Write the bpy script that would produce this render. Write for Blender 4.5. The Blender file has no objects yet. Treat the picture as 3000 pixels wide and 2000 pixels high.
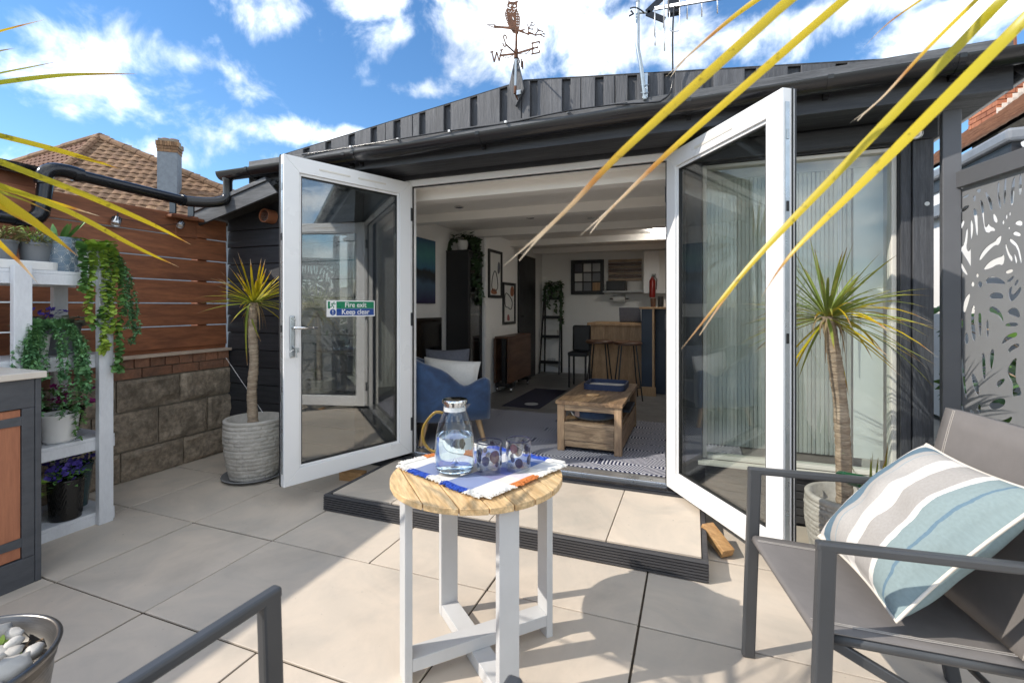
import bpy, math, random
from mathutils import Vector, Matrix, Euler, noise
from mathutils.geometry import delaunay_2d_cdt

R = math.radians
random.seed(7)
scene = bpy.context.scene
col = scene.collection

# ------------------------------------------------------------------ camera
CAM_H = 1.25
YAW = R(20.8)
FPX = 1394.0          # focal length in photograph pixels (3000 px wide)
HORIZON = 897.0
cam_data = bpy.data.cameras.new('camera')
cam_data.sensor_width = 36.0
cam_data.lens = FPX / 3000.0 * 36.0
cam_data.shift_y = -(1000.0 - HORIZON) / 3000.0
cam_data.clip_start = 0.02
cam_data.clip_end = 2000.0
cam = bpy.data.objects.new('camera', cam_data)
cam.location = (0, 0, CAM_H)
cam.rotation_euler = (R(90), 0, YAW)
col.objects.link(cam)
cam_data.dof.use_dof = True
cam_data.dof.focus_distance = 2.5
cam_data.dof.aperture_fstop = 5.0
scene.camera = cam

# ------------------------------------------------------------------ light
SUN_DIR = Vector((0.62, 0.42, -0.62)).normalized()      # the way the light travels
SUN_EL = math.asin(-SUN_DIR.z)
SUN_AZ = math.atan2(-SUN_DIR.x, -SUN_DIR.y)              # compass angle of the sun from +Y towards +X
sun_data = bpy.data.lights.new('sun', 'SUN')
sun_data.energy = 2.0
sun_data.angle = R(0.53)
sun_data.color = (1.0, 0.925, 0.82)
sun = bpy.data.objects.new('sun', sun_data)
sun.rotation_euler = SUN_DIR.to_track_quat('-Z', 'Y').to_euler()
sun.location = (-6, -4, 8)
col.objects.link(sun)

vs = scene.view_settings
vs.view_transform = 'Standard'
vs.look = 'None'
vs.gamma = 1.0
vs.use_curve_mapping = False
vs.exposure = 1.28

scene.render.engine = 'CYCLES'
cy = scene.cycles
cy.use_denoising = True
cy.max_bounces = 12
cy.diffuse_bounces = 8
cy.glossy_bounces = 5
cy.transmission_bounces = 8
cy.transparent_max_bounces = 16
cy.sample_clamp_indirect = 8.0
cy.caustics_reflective = False
cy.caustics_refractive = False

# ------------------------------------------------------------------ pixel helpers (photograph pixels, 3000 x 2000)
FV = Vector((-math.sin(YAW), math.cos(YAW), 0))
RV = Vector((math.cos(YAW), math.sin(YAW), 0))
UP = Vector((0, 0, 1))
EYE = Vector((0, 0, CAM_H))
def ray(u, v): return FV + RV * ((u - 1500) / FPX) + UP * ((HORIZON - v) / FPX)
def pw(u, v, w): return EYE + ray(u, v) * w                 # at depth w
def pz(u, v, z):                                            # on the level z
    d = ray(u, v); return EYE + d * ((z - CAM_H) / d.z)
def py(u, v, y):                                            # on the plane Y = y
    d = ray(u, v); return EYE + d * (y / d.y)
def px(u, v, x):
    d = ray(u, v); return EYE + d * (x / d.x)
def pplane(u, v, p, n):
    d = ray(u, v); return EYE + d * ((p - EYE).dot(n) / d.dot(n))
def proj(p):
    q = p - EYE; w = q.dot(FV)
    if w < .02: return None
    return (1500 + FPX * q.dot(RV) / w, HORIZON - FPX * q.z / w)

# ------------------------------------------------------------------ sky
world = bpy.data.worlds.new('World')
scene.world = world
world.use_nodes = True
nt = world.node_tree
for n in list(nt.nodes): nt.nodes.remove(n)
def N(tree, typ, **kw):
    n = tree.nodes.new(typ)
    for k, v in kw.items():
        if k in ('ins',):
            for i, val in v.items(): n.inputs[i].default_value = val
        else: setattr(n, k, v)
    return n
def math_node(tree, op, a, b=None, clamp=False):
    n = tree.nodes.new('ShaderNodeMath'); n.operation = op; n.use_clamp = clamp
    for i, x in enumerate((a, b)):
        if x is None: continue
        if isinstance(x, (int, float)): n.inputs[i].default_value = x
        else: tree.links.new(x, n.inputs[i])
    return n.outputs[0]
L = nt.links.new
out = N(nt, 'ShaderNodeOutputWorld')
bg = N(nt, 'ShaderNodeBackground')
bg.inputs[1].default_value = 0.15
sky = N(nt, 'ShaderNodeTexSky', sky_type='NISHITA', sun_disc=False, sun_elevation=SUN_EL, sun_rotation=SUN_AZ,
        altitude=0.0, air_density=1.0, dust_density=0.05, ozone_density=2.5)
tc = N(nt, 'ShaderNodeTexCoord')
nz = N(nt, 'ShaderNodeVectorMath', operation='NORMALIZE'); L(tc.outputs['Generated'], nz.inputs[0])
sep = N(nt, 'ShaderNodeSeparateXYZ'); L(nz.outputs[0], sep.inputs[0])
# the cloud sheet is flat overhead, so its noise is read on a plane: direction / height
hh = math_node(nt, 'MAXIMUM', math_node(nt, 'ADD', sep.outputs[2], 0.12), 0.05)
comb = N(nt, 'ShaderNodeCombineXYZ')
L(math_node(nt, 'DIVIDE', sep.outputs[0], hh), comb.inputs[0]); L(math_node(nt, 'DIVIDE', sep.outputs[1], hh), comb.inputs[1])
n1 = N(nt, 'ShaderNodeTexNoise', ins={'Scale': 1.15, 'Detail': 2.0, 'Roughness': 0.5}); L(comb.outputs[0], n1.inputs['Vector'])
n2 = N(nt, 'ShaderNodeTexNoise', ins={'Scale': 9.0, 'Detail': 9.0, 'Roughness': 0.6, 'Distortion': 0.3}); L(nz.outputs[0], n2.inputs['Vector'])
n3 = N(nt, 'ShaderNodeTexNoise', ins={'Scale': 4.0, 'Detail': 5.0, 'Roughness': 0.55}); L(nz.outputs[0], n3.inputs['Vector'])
# unseen cloud added for fill light, plus the banks that stand over the roof
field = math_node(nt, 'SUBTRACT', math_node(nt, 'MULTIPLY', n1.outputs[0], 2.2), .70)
# fill cloud cleared from view, open blue between the banks over the roof
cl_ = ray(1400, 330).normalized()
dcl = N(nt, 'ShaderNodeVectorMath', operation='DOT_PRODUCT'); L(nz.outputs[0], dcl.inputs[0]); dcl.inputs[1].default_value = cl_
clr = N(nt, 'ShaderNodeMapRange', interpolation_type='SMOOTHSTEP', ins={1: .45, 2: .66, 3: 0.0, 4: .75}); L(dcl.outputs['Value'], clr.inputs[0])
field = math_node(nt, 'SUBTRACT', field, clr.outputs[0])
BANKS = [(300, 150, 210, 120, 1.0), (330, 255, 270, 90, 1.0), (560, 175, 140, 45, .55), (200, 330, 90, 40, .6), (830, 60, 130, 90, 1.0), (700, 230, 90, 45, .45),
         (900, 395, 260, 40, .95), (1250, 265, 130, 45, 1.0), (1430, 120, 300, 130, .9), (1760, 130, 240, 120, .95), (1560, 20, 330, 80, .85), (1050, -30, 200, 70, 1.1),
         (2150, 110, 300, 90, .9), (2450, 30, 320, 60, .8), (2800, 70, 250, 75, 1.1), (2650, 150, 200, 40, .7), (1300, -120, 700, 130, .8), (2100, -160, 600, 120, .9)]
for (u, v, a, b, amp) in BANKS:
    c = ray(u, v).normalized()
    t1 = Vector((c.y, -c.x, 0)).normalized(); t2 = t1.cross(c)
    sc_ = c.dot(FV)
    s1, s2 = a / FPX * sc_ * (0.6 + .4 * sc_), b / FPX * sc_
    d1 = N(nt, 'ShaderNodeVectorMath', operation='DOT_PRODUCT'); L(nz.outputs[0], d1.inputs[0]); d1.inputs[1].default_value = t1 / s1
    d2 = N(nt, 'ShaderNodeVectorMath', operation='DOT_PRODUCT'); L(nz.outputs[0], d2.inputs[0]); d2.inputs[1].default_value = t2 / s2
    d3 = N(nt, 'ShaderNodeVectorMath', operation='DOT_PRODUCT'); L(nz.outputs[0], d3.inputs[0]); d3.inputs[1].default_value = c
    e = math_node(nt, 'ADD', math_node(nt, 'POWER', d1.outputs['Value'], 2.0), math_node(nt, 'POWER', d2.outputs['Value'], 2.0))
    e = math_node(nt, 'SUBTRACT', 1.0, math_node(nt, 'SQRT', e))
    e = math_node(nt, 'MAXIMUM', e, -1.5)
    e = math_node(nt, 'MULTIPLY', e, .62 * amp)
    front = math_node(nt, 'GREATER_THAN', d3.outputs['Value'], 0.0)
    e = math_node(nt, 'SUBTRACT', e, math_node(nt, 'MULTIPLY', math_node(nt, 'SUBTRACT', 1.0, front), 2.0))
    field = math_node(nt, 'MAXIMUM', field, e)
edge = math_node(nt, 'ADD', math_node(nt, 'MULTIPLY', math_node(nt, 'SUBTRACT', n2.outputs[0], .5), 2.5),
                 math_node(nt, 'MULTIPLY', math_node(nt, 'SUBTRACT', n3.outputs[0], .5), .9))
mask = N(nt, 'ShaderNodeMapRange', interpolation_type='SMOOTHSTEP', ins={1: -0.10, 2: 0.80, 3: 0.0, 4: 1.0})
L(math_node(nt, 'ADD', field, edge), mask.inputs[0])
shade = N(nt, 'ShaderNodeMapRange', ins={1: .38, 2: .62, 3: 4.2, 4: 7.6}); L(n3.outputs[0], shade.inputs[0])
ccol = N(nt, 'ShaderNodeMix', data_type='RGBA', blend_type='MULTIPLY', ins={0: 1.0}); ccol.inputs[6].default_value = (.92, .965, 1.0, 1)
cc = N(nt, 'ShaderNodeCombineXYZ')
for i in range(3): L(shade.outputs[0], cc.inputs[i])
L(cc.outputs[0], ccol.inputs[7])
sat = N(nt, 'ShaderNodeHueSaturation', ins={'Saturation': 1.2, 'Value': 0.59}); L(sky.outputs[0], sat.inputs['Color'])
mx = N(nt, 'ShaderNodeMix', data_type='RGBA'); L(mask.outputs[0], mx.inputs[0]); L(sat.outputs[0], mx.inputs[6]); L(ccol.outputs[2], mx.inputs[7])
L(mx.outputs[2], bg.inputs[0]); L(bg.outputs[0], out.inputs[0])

# ------------------------------------------------------------------ materials
MATS = {}
def newmat(name):
    m = bpy.data.materials.new(name); m.use_nodes = True
    MATS[name] = m
    t = m.node_tree
    return m, t, t.nodes['Principled BSDF']
def scalecol(c, k): return tuple(min(1, x * k) for x in c[:3])
def mat(name, c1, c2=None, rough=.5, metal=0.0, scale=6.0, stretch=(1, 1, 1), bump=0.0, bs=None, spec=.5, rnd=0.0, detail=5.0,
        lo=.3, hi=.7, distort=0.0, coat=0.0, trans=0.0, sheen=0.0, bdist=.01, grain=None, sss=0.0):
    m, t, b = newmat(name)
    k = t.links.new
    if c2 is None: c2 = scalecol(c1, .82)
    tcn = N(t, 'ShaderNodeTexCoord'); mp = N(t, 'ShaderNodeMapping'); mp.inputs['Scale'].default_value = stretch
    k(tcn.outputs['Object'], mp.inputs[0])
    vec = mp.outputs[0]
    oi = N(t, 'ShaderNodeObjectInfo')
    if rnd:
        add = N(t, 'ShaderNodeVectorMath', operation='ADD'); k(vec, add.inputs[0])
        sc3 = N(t, 'ShaderNodeVectorMath', operation='SCALE'); k(oi.outputs['Random'], sc3.inputs['Scale']); sc3.inputs[0].default_value = (37, 19, 53)
        k(sc3.outputs[0], add.inputs[1]); vec = add.outputs[0]
    nn = N(t, 'ShaderNodeTexNoise', ins={'Scale': scale, 'Detail': detail, 'Roughness': .6, 'Distortion': distort}); k(vec, nn.inputs['Vector'])
    mr = N(t, 'ShaderNodeMapRange', ins={1: lo, 2: hi}); k(nn.outputs[0], mr.inputs[0])
    mixc = N(t, 'ShaderNodeMix', data_type='RGBA'); k(mr.outputs[0], mixc.inputs[0])
    mixc.inputs[6].default_value = (*c1[:3], 1); mixc.inputs[7].default_value = (*c2[:3], 1)
    colout = mixc.outputs[2]
    if grain:
        g2 = N(t, 'ShaderNodeTexNoise', ins={'Scale': grain[0], 'Detail': 3.0, 'Roughness': .7}); k(vec, g2.inputs['Vector'])
        gr = N(t, 'ShaderNodeMapRange', ins={1: .35, 2: .65, 3: 1 - grain[1], 4: 1 + grain[1] * .5}); k(g2.outputs[0], gr.inputs[0])
        gm = N(t, 'ShaderNodeHueSaturation'); k(gr.outputs[0], gm.inputs['Value']); k(colout, gm.inputs['Color']); colout = gm.outputs[0]
    if rnd:
        hv = N(t, 'ShaderNodeHueSaturation'); rr = N(t, 'ShaderNodeMapRange', ins={1: 0., 2: 1., 3: 1 - rnd, 4: 1 + rnd}); k(oi.outputs['Random'], rr.inputs[0])
        k(rr.outputs[0], hv.inputs['Value']); k(colout, hv.inputs['Color']); colout = hv.outputs[0]
    k(colout, b.inputs['Base Color'])
    rm = N(t, 'ShaderNodeMapRange', ins={1: .25, 2: .75, 3: max(.02, rough - .08), 4: min(1, rough + .08)}); k(nn.outputs[0], rm.inputs[0]); k(rm.outputs[0], b.inputs['Roughness'])
    b.inputs['Metallic'].default_value = metal
    b.inputs['Specular IOR Level'].default_value = spec
    b.inputs['Coat Weight'].default_value = coat
    b.inputs['Transmission Weight'].default_value = trans
    b.inputs['Sheen Weight'].default_value = sheen
    if sss:
        b.inputs['Subsurface Weight'].default_value = sss; b.inputs['Subsurface Scale'].default_value = .02
    if bump:
        bn = N(t, 'ShaderNodeTexNoise', ins={'Scale': bs or scale * 4, 'Detail': 4.0, 'Roughness': .65}); k(vec, bn.inputs['Vector'])
        bp = N(t, 'ShaderNodeBump', ins={'Strength': bump, 'Distance': bdist}); k(bn.outputs[0], bp.inputs['Height']); k(bp.outputs[0], b.inputs['Normal'])
    return m

def glassmat(name, tint=(.93, .97, .96), ior=1.5, gain=1.0, rough=0.0):
    m = bpy.data.materials.new(name); m.use_nodes = True; MATS[name] = m
    t = m.node_tree
    for n in list(t.nodes): t.nodes.remove(n)
    k = t.links.new
    o = N(t, 'ShaderNodeOutputMaterial'); tr = N(t, 'ShaderNodeBsdfTransparent'); tr.inputs[0].default_value = (*tint, 1)
    gl = N(t, 'ShaderNodeBsdfGlossy'); gl.inputs['Roughness'].default_value = rough; gl.inputs[0].default_value = (1, 1, 1, 1)
    lw = N(t, 'ShaderNodeLayerWeight'); lw.inputs[0].default_value = .5     # 1 - |cos|, the same on both sides of the sheet
    f0 = ((ior - 1) / (ior + 1)) ** 2
    fr = math_node(t, 'ADD', math_node(t, 'MULTIPLY', math_node(t, 'POWER', lw.outputs['Facing'], 5.0), 1 - f0), f0)
    g = math_node(t, 'MULTIPLY', fr, gain, True)
    ms = N(t, 'ShaderNodeMixShader'); k(g, ms.inputs[0]); k(tr.outputs[0], ms.inputs[1]); k(gl.outputs[0], ms.inputs[2]); k(ms.outputs[0], o.inputs[0])
    return m

def leafmat(name, ramp, rough=.45, trans=.35, var=.18):
    """ramp runs along the leaf (UV y)"""
    m, t, b = newmat(name); k = t.links.new
    uv = N(t, 'ShaderNodeUVMap'); sp = N(t, 'ShaderNodeSeparateXYZ'); k(uv.outputs[0], sp.inputs[0])
    nn = N(t, 'ShaderNodeTexNoise', ins={'Scale': 9.0, 'Detail': 3.0}); tcn = N(t, 'ShaderNodeTexCoord'); k(tcn.outputs['Object'], nn.inputs['Vector'])
    ad = math_node(t, 'ADD', sp.outputs[1], math_node(t, 'MULTIPLY', math_node(t, 'SUBTRACT', nn.outputs[0], .5), .10))
    cr = N(t, 'ShaderNodeValToRGB'); k(ad, cr.inputs[0])
    els = cr.color_ramp.elements
    els[0].position, els[0].color = ramp[0][0], (*ramp[0][1], 1)
    els[1].position, els[1].color = ramp[-1][0], (*ramp[-1][1], 1)
    for p, c in ramp[1:-1]:
        e = els.new(p); e.color = (*c, 1)
    oi = N(t, 'ShaderNodeObjectInfo'); rr = N(t, 'ShaderNodeMapRange', ins={1: 0., 2: 1., 3: 1 - var, 4: 1 + var}); k(oi.outputs['Random'], rr.inputs[0])
    # fine parallel veins
    wv = N(t, 'ShaderNodeTexWave', ins={'Scale': 9.0, 'Distortion': 1.0}); wv.bands_direction = 'X'; k(uv.outputs[0], wv.inputs['Vector'])
    vm = N(t, 'ShaderNodeMapRange', ins={3: .74, 4: 1.1}); k(wv.outputs['Fac'], vm.inputs[0])
    sn = N(t, 'ShaderNodeTexNoise', ins={'Scale': 70.0, 'Detail': 2.0}); k(tcn.outputs['Object'], sn.inputs['Vector'])
    sm = N(t, 'ShaderNodeMapRange', ins={1: .64, 2: .72, 3: 1.0, 4: .55}); k(sn.outputs[0], sm.inputs[0])
    hv = N(t, 'ShaderNodeHueSaturation'); k(math_node(t, 'MULTIPLY', math_node(t, 'MULTIPLY', rr.outputs[0], vm.outputs[0]), sm.outputs[0]), hv.inputs['Value']); k(cr.outputs[0], hv.inputs['Color'])
    k(hv.outputs[0], b.inputs['Base Color']); b.inputs['Roughness'].default_value = rough
    if trans:
        tl = N(t, 'ShaderNodeBsdfTranslucent'); k(hv.outputs[0], tl.inputs[0])
        ms = N(t, 'ShaderNodeMixShader', ins={0: trans}); k(b.outputs[0], ms.inputs[1]); k(tl.outputs[0], ms.inputs[2])
        k(ms.outputs[0], t.nodes['Material Output'].inputs[0])
    return m

# ------------------------------------------------------------------ mesh helpers
ORG = {}
class MB:
    def __init__(s): s.v = []; s.f = []; s.uv = []
    def add(s, vs_, fs, uvs=None):
        o = len(s.v); s.v += [Vector(p) for p in vs_]; s.f += [tuple(i + o for i in f) for f in fs]
        s.uv += list(uvs) if uvs else [(0, 0)] * len(vs_)
        return s
    def box(s, x0, x1, y0, y1, z0, z1, T=None):
        vs_ = [Vector((x, y, z)) for z in (z0, z1) for y in (y0, y1) for x in (x0, x1)]
        if T: vs_ = [T @ p for p in vs_]
        return s.add(vs_, [(0, 2, 3, 1), (4, 5, 7, 6), (0, 1, 5, 4), (2, 6, 7, 3), (0, 4, 6, 2), (1, 3, 7, 5)])
    def hexa(s, a, b): # two quads, a below b, same winding (ccw seen from b side)
        return s.add(list(a) + list(b), [(3, 2, 1, 0), (4, 5, 6, 7), (0, 1, 5, 4), (1, 2, 6, 5), (2, 3, 7, 6), (3, 0, 4, 7)])
    def beam(s, p0, p1, w, h, up=UP):
        p0, p1 = Vector(p0), Vector(p1); d = (p1 - p0).normalized(); up = Vector(up)
        sd = d.cross(up)
        if sd.length < 1e-4: sd = d.cross(Vector((1, 0, 0)))
        sd.normalize(); u = sd.cross(d)
        a = [p0 + sd * (w / 2 * i) + u * (h / 2 * j) for i, j in ((-1, -1), (1, -1), (1, 1), (-1, 1))]
        b = [q + (p1 - p0) for q in a]
        return s.hexa(a, b)
    def tube(s, pts, r, n=10, cap=True, closed=False):
        pts = [Vector(p) for p in pts]; m = len(pts)
        rs = r if isinstance(r, (list, tuple)) else [r] * m
        vs_, fs, uvs = [], [], []
        prev = None
        for i, p in enumerate(pts):
            if closed: d = pts[(i + 1) % m] - pts[i - 1]
            else: d = pts[min(i + 1, m - 1)] - pts[max(i - 1, 0)]
            d.normalize()
            if prev is None:
                a = d.orthogonal().normalized()
            else:
                a = prev - d * prev.dot(d)
                if a.length < 1e-5: a = d.orthogonal()
                a.normalize()
            prev = a; b = d.cross(a)
            for j in range(n):
                t = 2 * math.pi * j / n
                vs_.append(p + a * (math.cos(t) * rs[i]) + b * (math.sin(t) * rs[i])); uvs.append((j / n, i / max(1, m - 1)))
        for i in range(m if closed else m - 1):
            i2 = (i + 1) % m
            for j in range(n): fs.append((i * n + j, i * n + (j + 1) % n, i2 * n + (j + 1) % n, i2 * n + j))
        if cap and not closed:
            fs.append(tuple(range(n - 1, -1, -1))); fs.append(tuple((m - 1) * n + j for j in range(n)))
        return s.add(vs_, fs, uvs)
    def lathe(s, prof, n=32, c=(0, 0, 0), disp=None, closed_top=False):
        c = Vector(c); vs_, fs, uvs = [], [], []; m = len(prof)
        for i, (r, z) in enumerate(prof):
            for j in range(n):
                t = 2 * math.pi * j / n
                rr = r + (disp(t, z, r, i) if disp else 0)
                vs_.append(c + Vector((math.cos(t) * rr, math.sin(t) * rr, z))); uvs.append((j / n, i / (m - 1)))
        for i in range(m - 1):
            for j in range(n): fs.append((i * n + j, i * n + (j + 1) % n, (i + 1) * n + (j + 1) % n, (i + 1) * n + j))
        if prof[0][0] > 1e-4: fs.append(tuple(range(n - 1, -1, -1)))
        if closed_top or prof[-1][0] > 1e-4 and closed_top is not None: fs.append(tuple((m - 1) * n + j for j in range(n)))
        return s.add(vs_, fs, uvs)
    def prism(s, poly, f0, f1):
        """poly 2D list; f0,f1 map 2D->3D for the two faces"""
        n = len(poly); a = [Vector(f0(*p)) for p in poly]; b = [Vector(f1(*p)) for p in poly]
        fs = [tuple(range(n - 1, -1, -1)), tuple(range(n, 2 * n))] + [(i, (i + 1) % n, n + (i + 1) % n, n + i) for i in range(n)]
        return s.add(a + b, fs)
    def ball(s, c, rx, ry, rz, n=10, m=7, T=None, wob=0.0, seed=0):
        vs_, fs = [], []
        for i in range(m + 1):
            ph = math.pi * i / m
            for j in range(n):
                t = 2 * math.pi * j / n
                p = Vector((math.sin(ph) * math.cos(t), math.sin(ph) * math.sin(t), math.cos(ph)))
                if wob: p *= 1 + wob * noise.noise(p * 1.5 + Vector((seed, seed * 2, 0)))
                p = Vector((p.x * rx, p.y * ry, p.z * rz))
                if T: p = T @ p
                vs_.append(Vector(c) + p)
        for i in range(m):
            for j in range(n): fs.append((i * n + j, (i + 1) * n + j, (i + 1) * n + (j + 1) % n, i * n + (j + 1) % n))
        return s.add(vs_, fs)
    def blade(s, pts, widths, side, fold=.25, nrm=None):
        """folded strap leaf along pts"""
        m = len(pts); vs_, fs, uvs = [], [], []
        cl = [0.0]
        for i in range(1, m): cl.append(cl[-1] + (Vector(pts[i]) - Vector(pts[i - 1])).length)
        for i, p in enumerate(pts):
            p = Vector(p); d = (Vector(pts[min(i + 1, m - 1)]) - Vector(pts[max(0, i - 1)])).normalized()
            sd = Vector(side) - d * Vector(side).dot(d)
            if sd.length < 1e-4: sd = d.orthogonal()
            sd.normalize(); nn = sd.cross(d)
            w = widths[i] / 2
            vs_ += [p - sd * w + nn * (w * fold), p, p + sd * w + nn * (w * fold)]
            t = cl[i] / max(1e-6, cl[-1]); uvs += [(0, t), (.5, t), (1, t)]
        for i in range(m - 1):
            a = i * 3; fs += [(a, a + 1, a + 4, a + 3), (a + 1, a + 2, a + 5, a + 4)]
        return s.add(vs_, fs, uvs)
    def leaf(s, c, d, nrm, ln, wd, shape=0, cup=.15):
        """small pointed/rounded leaf lying along d from c"""
        d = Vector(d).normalized(); sd = d.cross(Vector(nrm))
        if sd.length < 1e-4: sd = d.orthogonal()
        sd.normalize(); n_ = sd.cross(d)
        prof = ((0, .12), (.3, .85), (.6, .95), (1, 0.0)) if shape == 0 else ((0, .3), (.25, 1.0), (.65, 1.0), (1, .3)) if shape == 1 else ((0, .1), (.2, 1.1), (.55, .7), (1, 0.0))
        vs_, uvs = [], []
        for t, w in prof:
            p = Vector(c) + d * (ln * t) - n_ * (cup * ln * t * t)
            vs_ += [p - sd * (w * wd / 2), p + sd * (w * wd / 2)]; uvs += [(0, t), (1, t)]
        return s.add(vs_, [(0, 1, 3, 2), (2, 3, 5, 4), (4, 5, 7, 6)], uvs)
    def xf(s, M_):
        s.v = [M_ @ p for p in s.v]; return s
    def mesh(s, name):
        me = bpy.data.meshes.new(name); me.from_pydata([tuple(p) for p in s.v], [], s.f); me.update()
        ul = me.uv_layers.new(name='UVMap'); buf = [0.0] * (2 * len(me.loops))
        for i, lp in enumerate(me.loops):
            buf[2 * i], buf[2 * i + 1] = s.uv[lp.vertex_index]
        ul.data.foreach_set('uv', buf)
        return me
    def build(s, name, m, parent=None, smooth=False, bev=0.0, local=False, seg=2, kind=None, sub=0, solid=0):
        if parent is not None and not local:
            o_ = ORG.get(parent.name, Vector())
            s.v = [p - o_ for p in s.v]
        me = s.mesh(name)
        return link(name, me, m, parent, smooth, bev, seg, kind, sub, solid)

def link(name, me, m, parent=None, smooth=False, bev=0.0, seg=2, kind=None, sub=0, solid=0):
    me.materials.clear(); me.materials.append(MATS[m] if isinstance(m, str) else m)
    if smooth:
        me.polygons.foreach_set('use_smooth', [True] * len(me.polygons))
    o = bpy.data.objects.new(name, me); col.objects.link(o)
    if parent is not None:
        o.parent = parent; ORG[o.name] = ORG.get(parent.name, Vector())
    else: ORG[o.name] = Vector()
    if bev:
        b = o.modifiers.new('bevel', 'BEVEL'); b.width = bev; b.segments = seg; b.limit_method = 'ANGLE'; b.angle_limit = R(40)
    if solid:
        b = o.modifiers.new('solid', 'SOLIDIFY'); b.thickness = solid; b.offset = 0
    if sub:
        b = o.modifiers.new('sub', 'SUBSURF'); b.levels = sub; b.render_levels = sub
    if smooth == 2:
        me.set_sharp_from_angle(angle=R(35))
    if kind: o['kind'] = kind
    return o
def tag(o, label, cat, group=None):
    o['label'] = label; o['category'] = cat
    if group: o['group'] = group
    return o
def thing(name, label, cat, loc=(0, 0, 0), rotz=0.0, group=None):
    o = bpy.data.objects.new(name, None); col.objects.link(o)
    o.empty_display_size = .1
    o.location = loc; o.rotation_euler = (0, 0, rotz)
    ORG[o.name] = Vector(loc)
    return tag(o, label, cat, group)
def struct(o): o['kind'] = 'structure'; return o
def dup(root, loc, rotz, label=None, group=None):
    r = root.copy(); col.objects.link(r); r.location = loc; r.rotation_euler = (0, 0, rotz); ORG[r.name] = Vector(loc)
    if label: r['label'] = label
    if group: r['group'] = group
    for ch in [c for c in root.children]:
        c = ch.copy(); col.objects.link(c); c.parent = r
        for g in [x for x in ch.children]:
            d = g.copy(); col.objects.link(d); d.parent = c
    return r
def curve_mesh(splines, extrude):
    cu = bpy.data.curves.new('tmp', 'CURVE'); cu.dimensions = '2D'; cu.fill_mode = 'BOTH'; cu.extrude = extrude
    for sp_ in splines:
        s_ = cu.splines.new('POLY'); s_.points.add(len(sp_) - 1); s_.use_cyclic_u = True
        for i, (x, y) in enumerate(sp_): s_.points[i].co = (x, y, 0, 1)
    ob = bpy.data.objects.new('tmp', cu)
    me = bpy.data.meshes.new_from_object(ob)
    bpy.data.objects.remove(ob); bpy.data.curves.remove(cu)
    return me
def sheet_with_holes(outline, holes_):
    """flat mesh in XY: outline minus holes, by constrained triangulation"""
    vs_, es = [], []
    for lp in [outline] + holes_:
        o_ = len(vs_); vs_ += [Vector(p) for p in lp]; es += [(o_ + i, o_ + (i + 1) % len(lp)) for i in range(len(lp))]
    v2, e2, f2, _, _, _ = delaunay_2d_cdt(vs_, es, [], 0, 1e-6)
    def inside(p, lp):
        c = False; n = len(lp); j = n - 1
        for i in range(n):
            (xi, yi), (xj, yj) = lp[i], lp[j]
            if (yi > p[1]) != (yj > p[1]) and p[0] < (xj - xi) * (p[1] - yi) / (yj - yi) + xi: c = not c
            j = i
        return c
    fs = []
    for f in f2:
        cx_ = [sum(v2[i][k] for i in f) / len(f) for k in (0, 1)]
        if inside(cx_, outline) and not any(inside(cx_, h) for h in holes_): fs.append(tuple(f))
    me = bpy.data.meshes.new('sheet'); me.from_pydata([(p[0], p[1], 0) for p in v2], [], fs); me.update()
    return me
def text_mesh(txt, size, extrude=.0005, bold=0.0, align='CENTER'):
    cu = bpy.data.curves.new('tmp', 'FONT'); cu.body = txt; cu.size = size; cu.extrude = extrude; cu.offset = bold; cu.align_x = align; cu.align_y = 'CENTER'
    ob = bpy.data.objects.new('tmp', cu)
    me = bpy.data.meshes.new_from_object(ob)
    bpy.data.objects.remove(ob); bpy.data.curves.remove(cu)
    return me
def smoothloop(pts, it=2):
    for _ in range(it):
        q = []
        for i in range(len(pts)):
            a, b = pts[i], pts[(i + 1) % len(pts)]
            q += [(a[0] * .75 + b[0] * .25, a[1] * .75 + b[1] * .25), (a[0] * .25 + b[0] * .75, a[1] * .25 + b[1] * .75)]
        pts = q
    return pts
def bez(p0, p1, p2, n=10):
    p0, p1, p2 = Vector(p0), Vector(p1), Vector(p2)
    return [p0 * (1 - t) ** 2 + p1 * (2 * t * (1 - t)) + p2 * t * t for t in (i / n for i in range(n + 1))]
def smooth_path(pts, n=6):
    """Catmull-Rom through points"""
    P = [Vector(p) for p in pts]; o = []
    for i in range(len(P) - 1):
        a, b, c, d = P[max(i - 1, 0)], P[i], P[i + 1], P[min(i + 2, len(P) - 1)]
        for k_ in range(n):
            t = k_ / n
            o.append(.5 * ((2 * b) + (c - a) * t + (2 * a - 5 * b + 4 * c - d) * t * t + (3 * b - a - 3 * c + d) * t ** 3))
    o.append(P[-1]); return o
# ------------------------------------------------------------------ material library
mat('charcoal_timber', (.088, .091, .102), (.044, .047, .055), rough=.55, scale=3, stretch=(14, 14, 1), bump=.55, bs=9, rnd=.16, grain=(22, .25), bdist=.006)
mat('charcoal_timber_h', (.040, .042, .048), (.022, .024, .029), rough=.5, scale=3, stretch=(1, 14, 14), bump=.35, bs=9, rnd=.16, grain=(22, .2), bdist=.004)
mat('charcoal_wall', (.030, .032, .037), (.020, .021, .025), rough=.5, scale=4, bump=.15, bs=30)
mat('roof_felt', (.05, .05, .052), (.025, .025, .027), rough=.9, scale=60, bump=.6, bs=250)
mat('black_pvc', (.014, .014, .016), (.010, .010, .012), rough=.2, scale=3)
mat('black_gasket', (.012, .012, .012), rough=.6)
mat('white_upvc', (.80, .80, .80), (.76, .765, .77), rough=.3, scale=2)
mat('ivory_upvc', (.72, .69, .62), (.66, .63, .57), rough=.35, scale=3)
mat('white_paint_wall', (.84, .83, .80), (.80, .79, .765), rough=.85, scale=3, bump=.05, bs=80)
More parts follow.
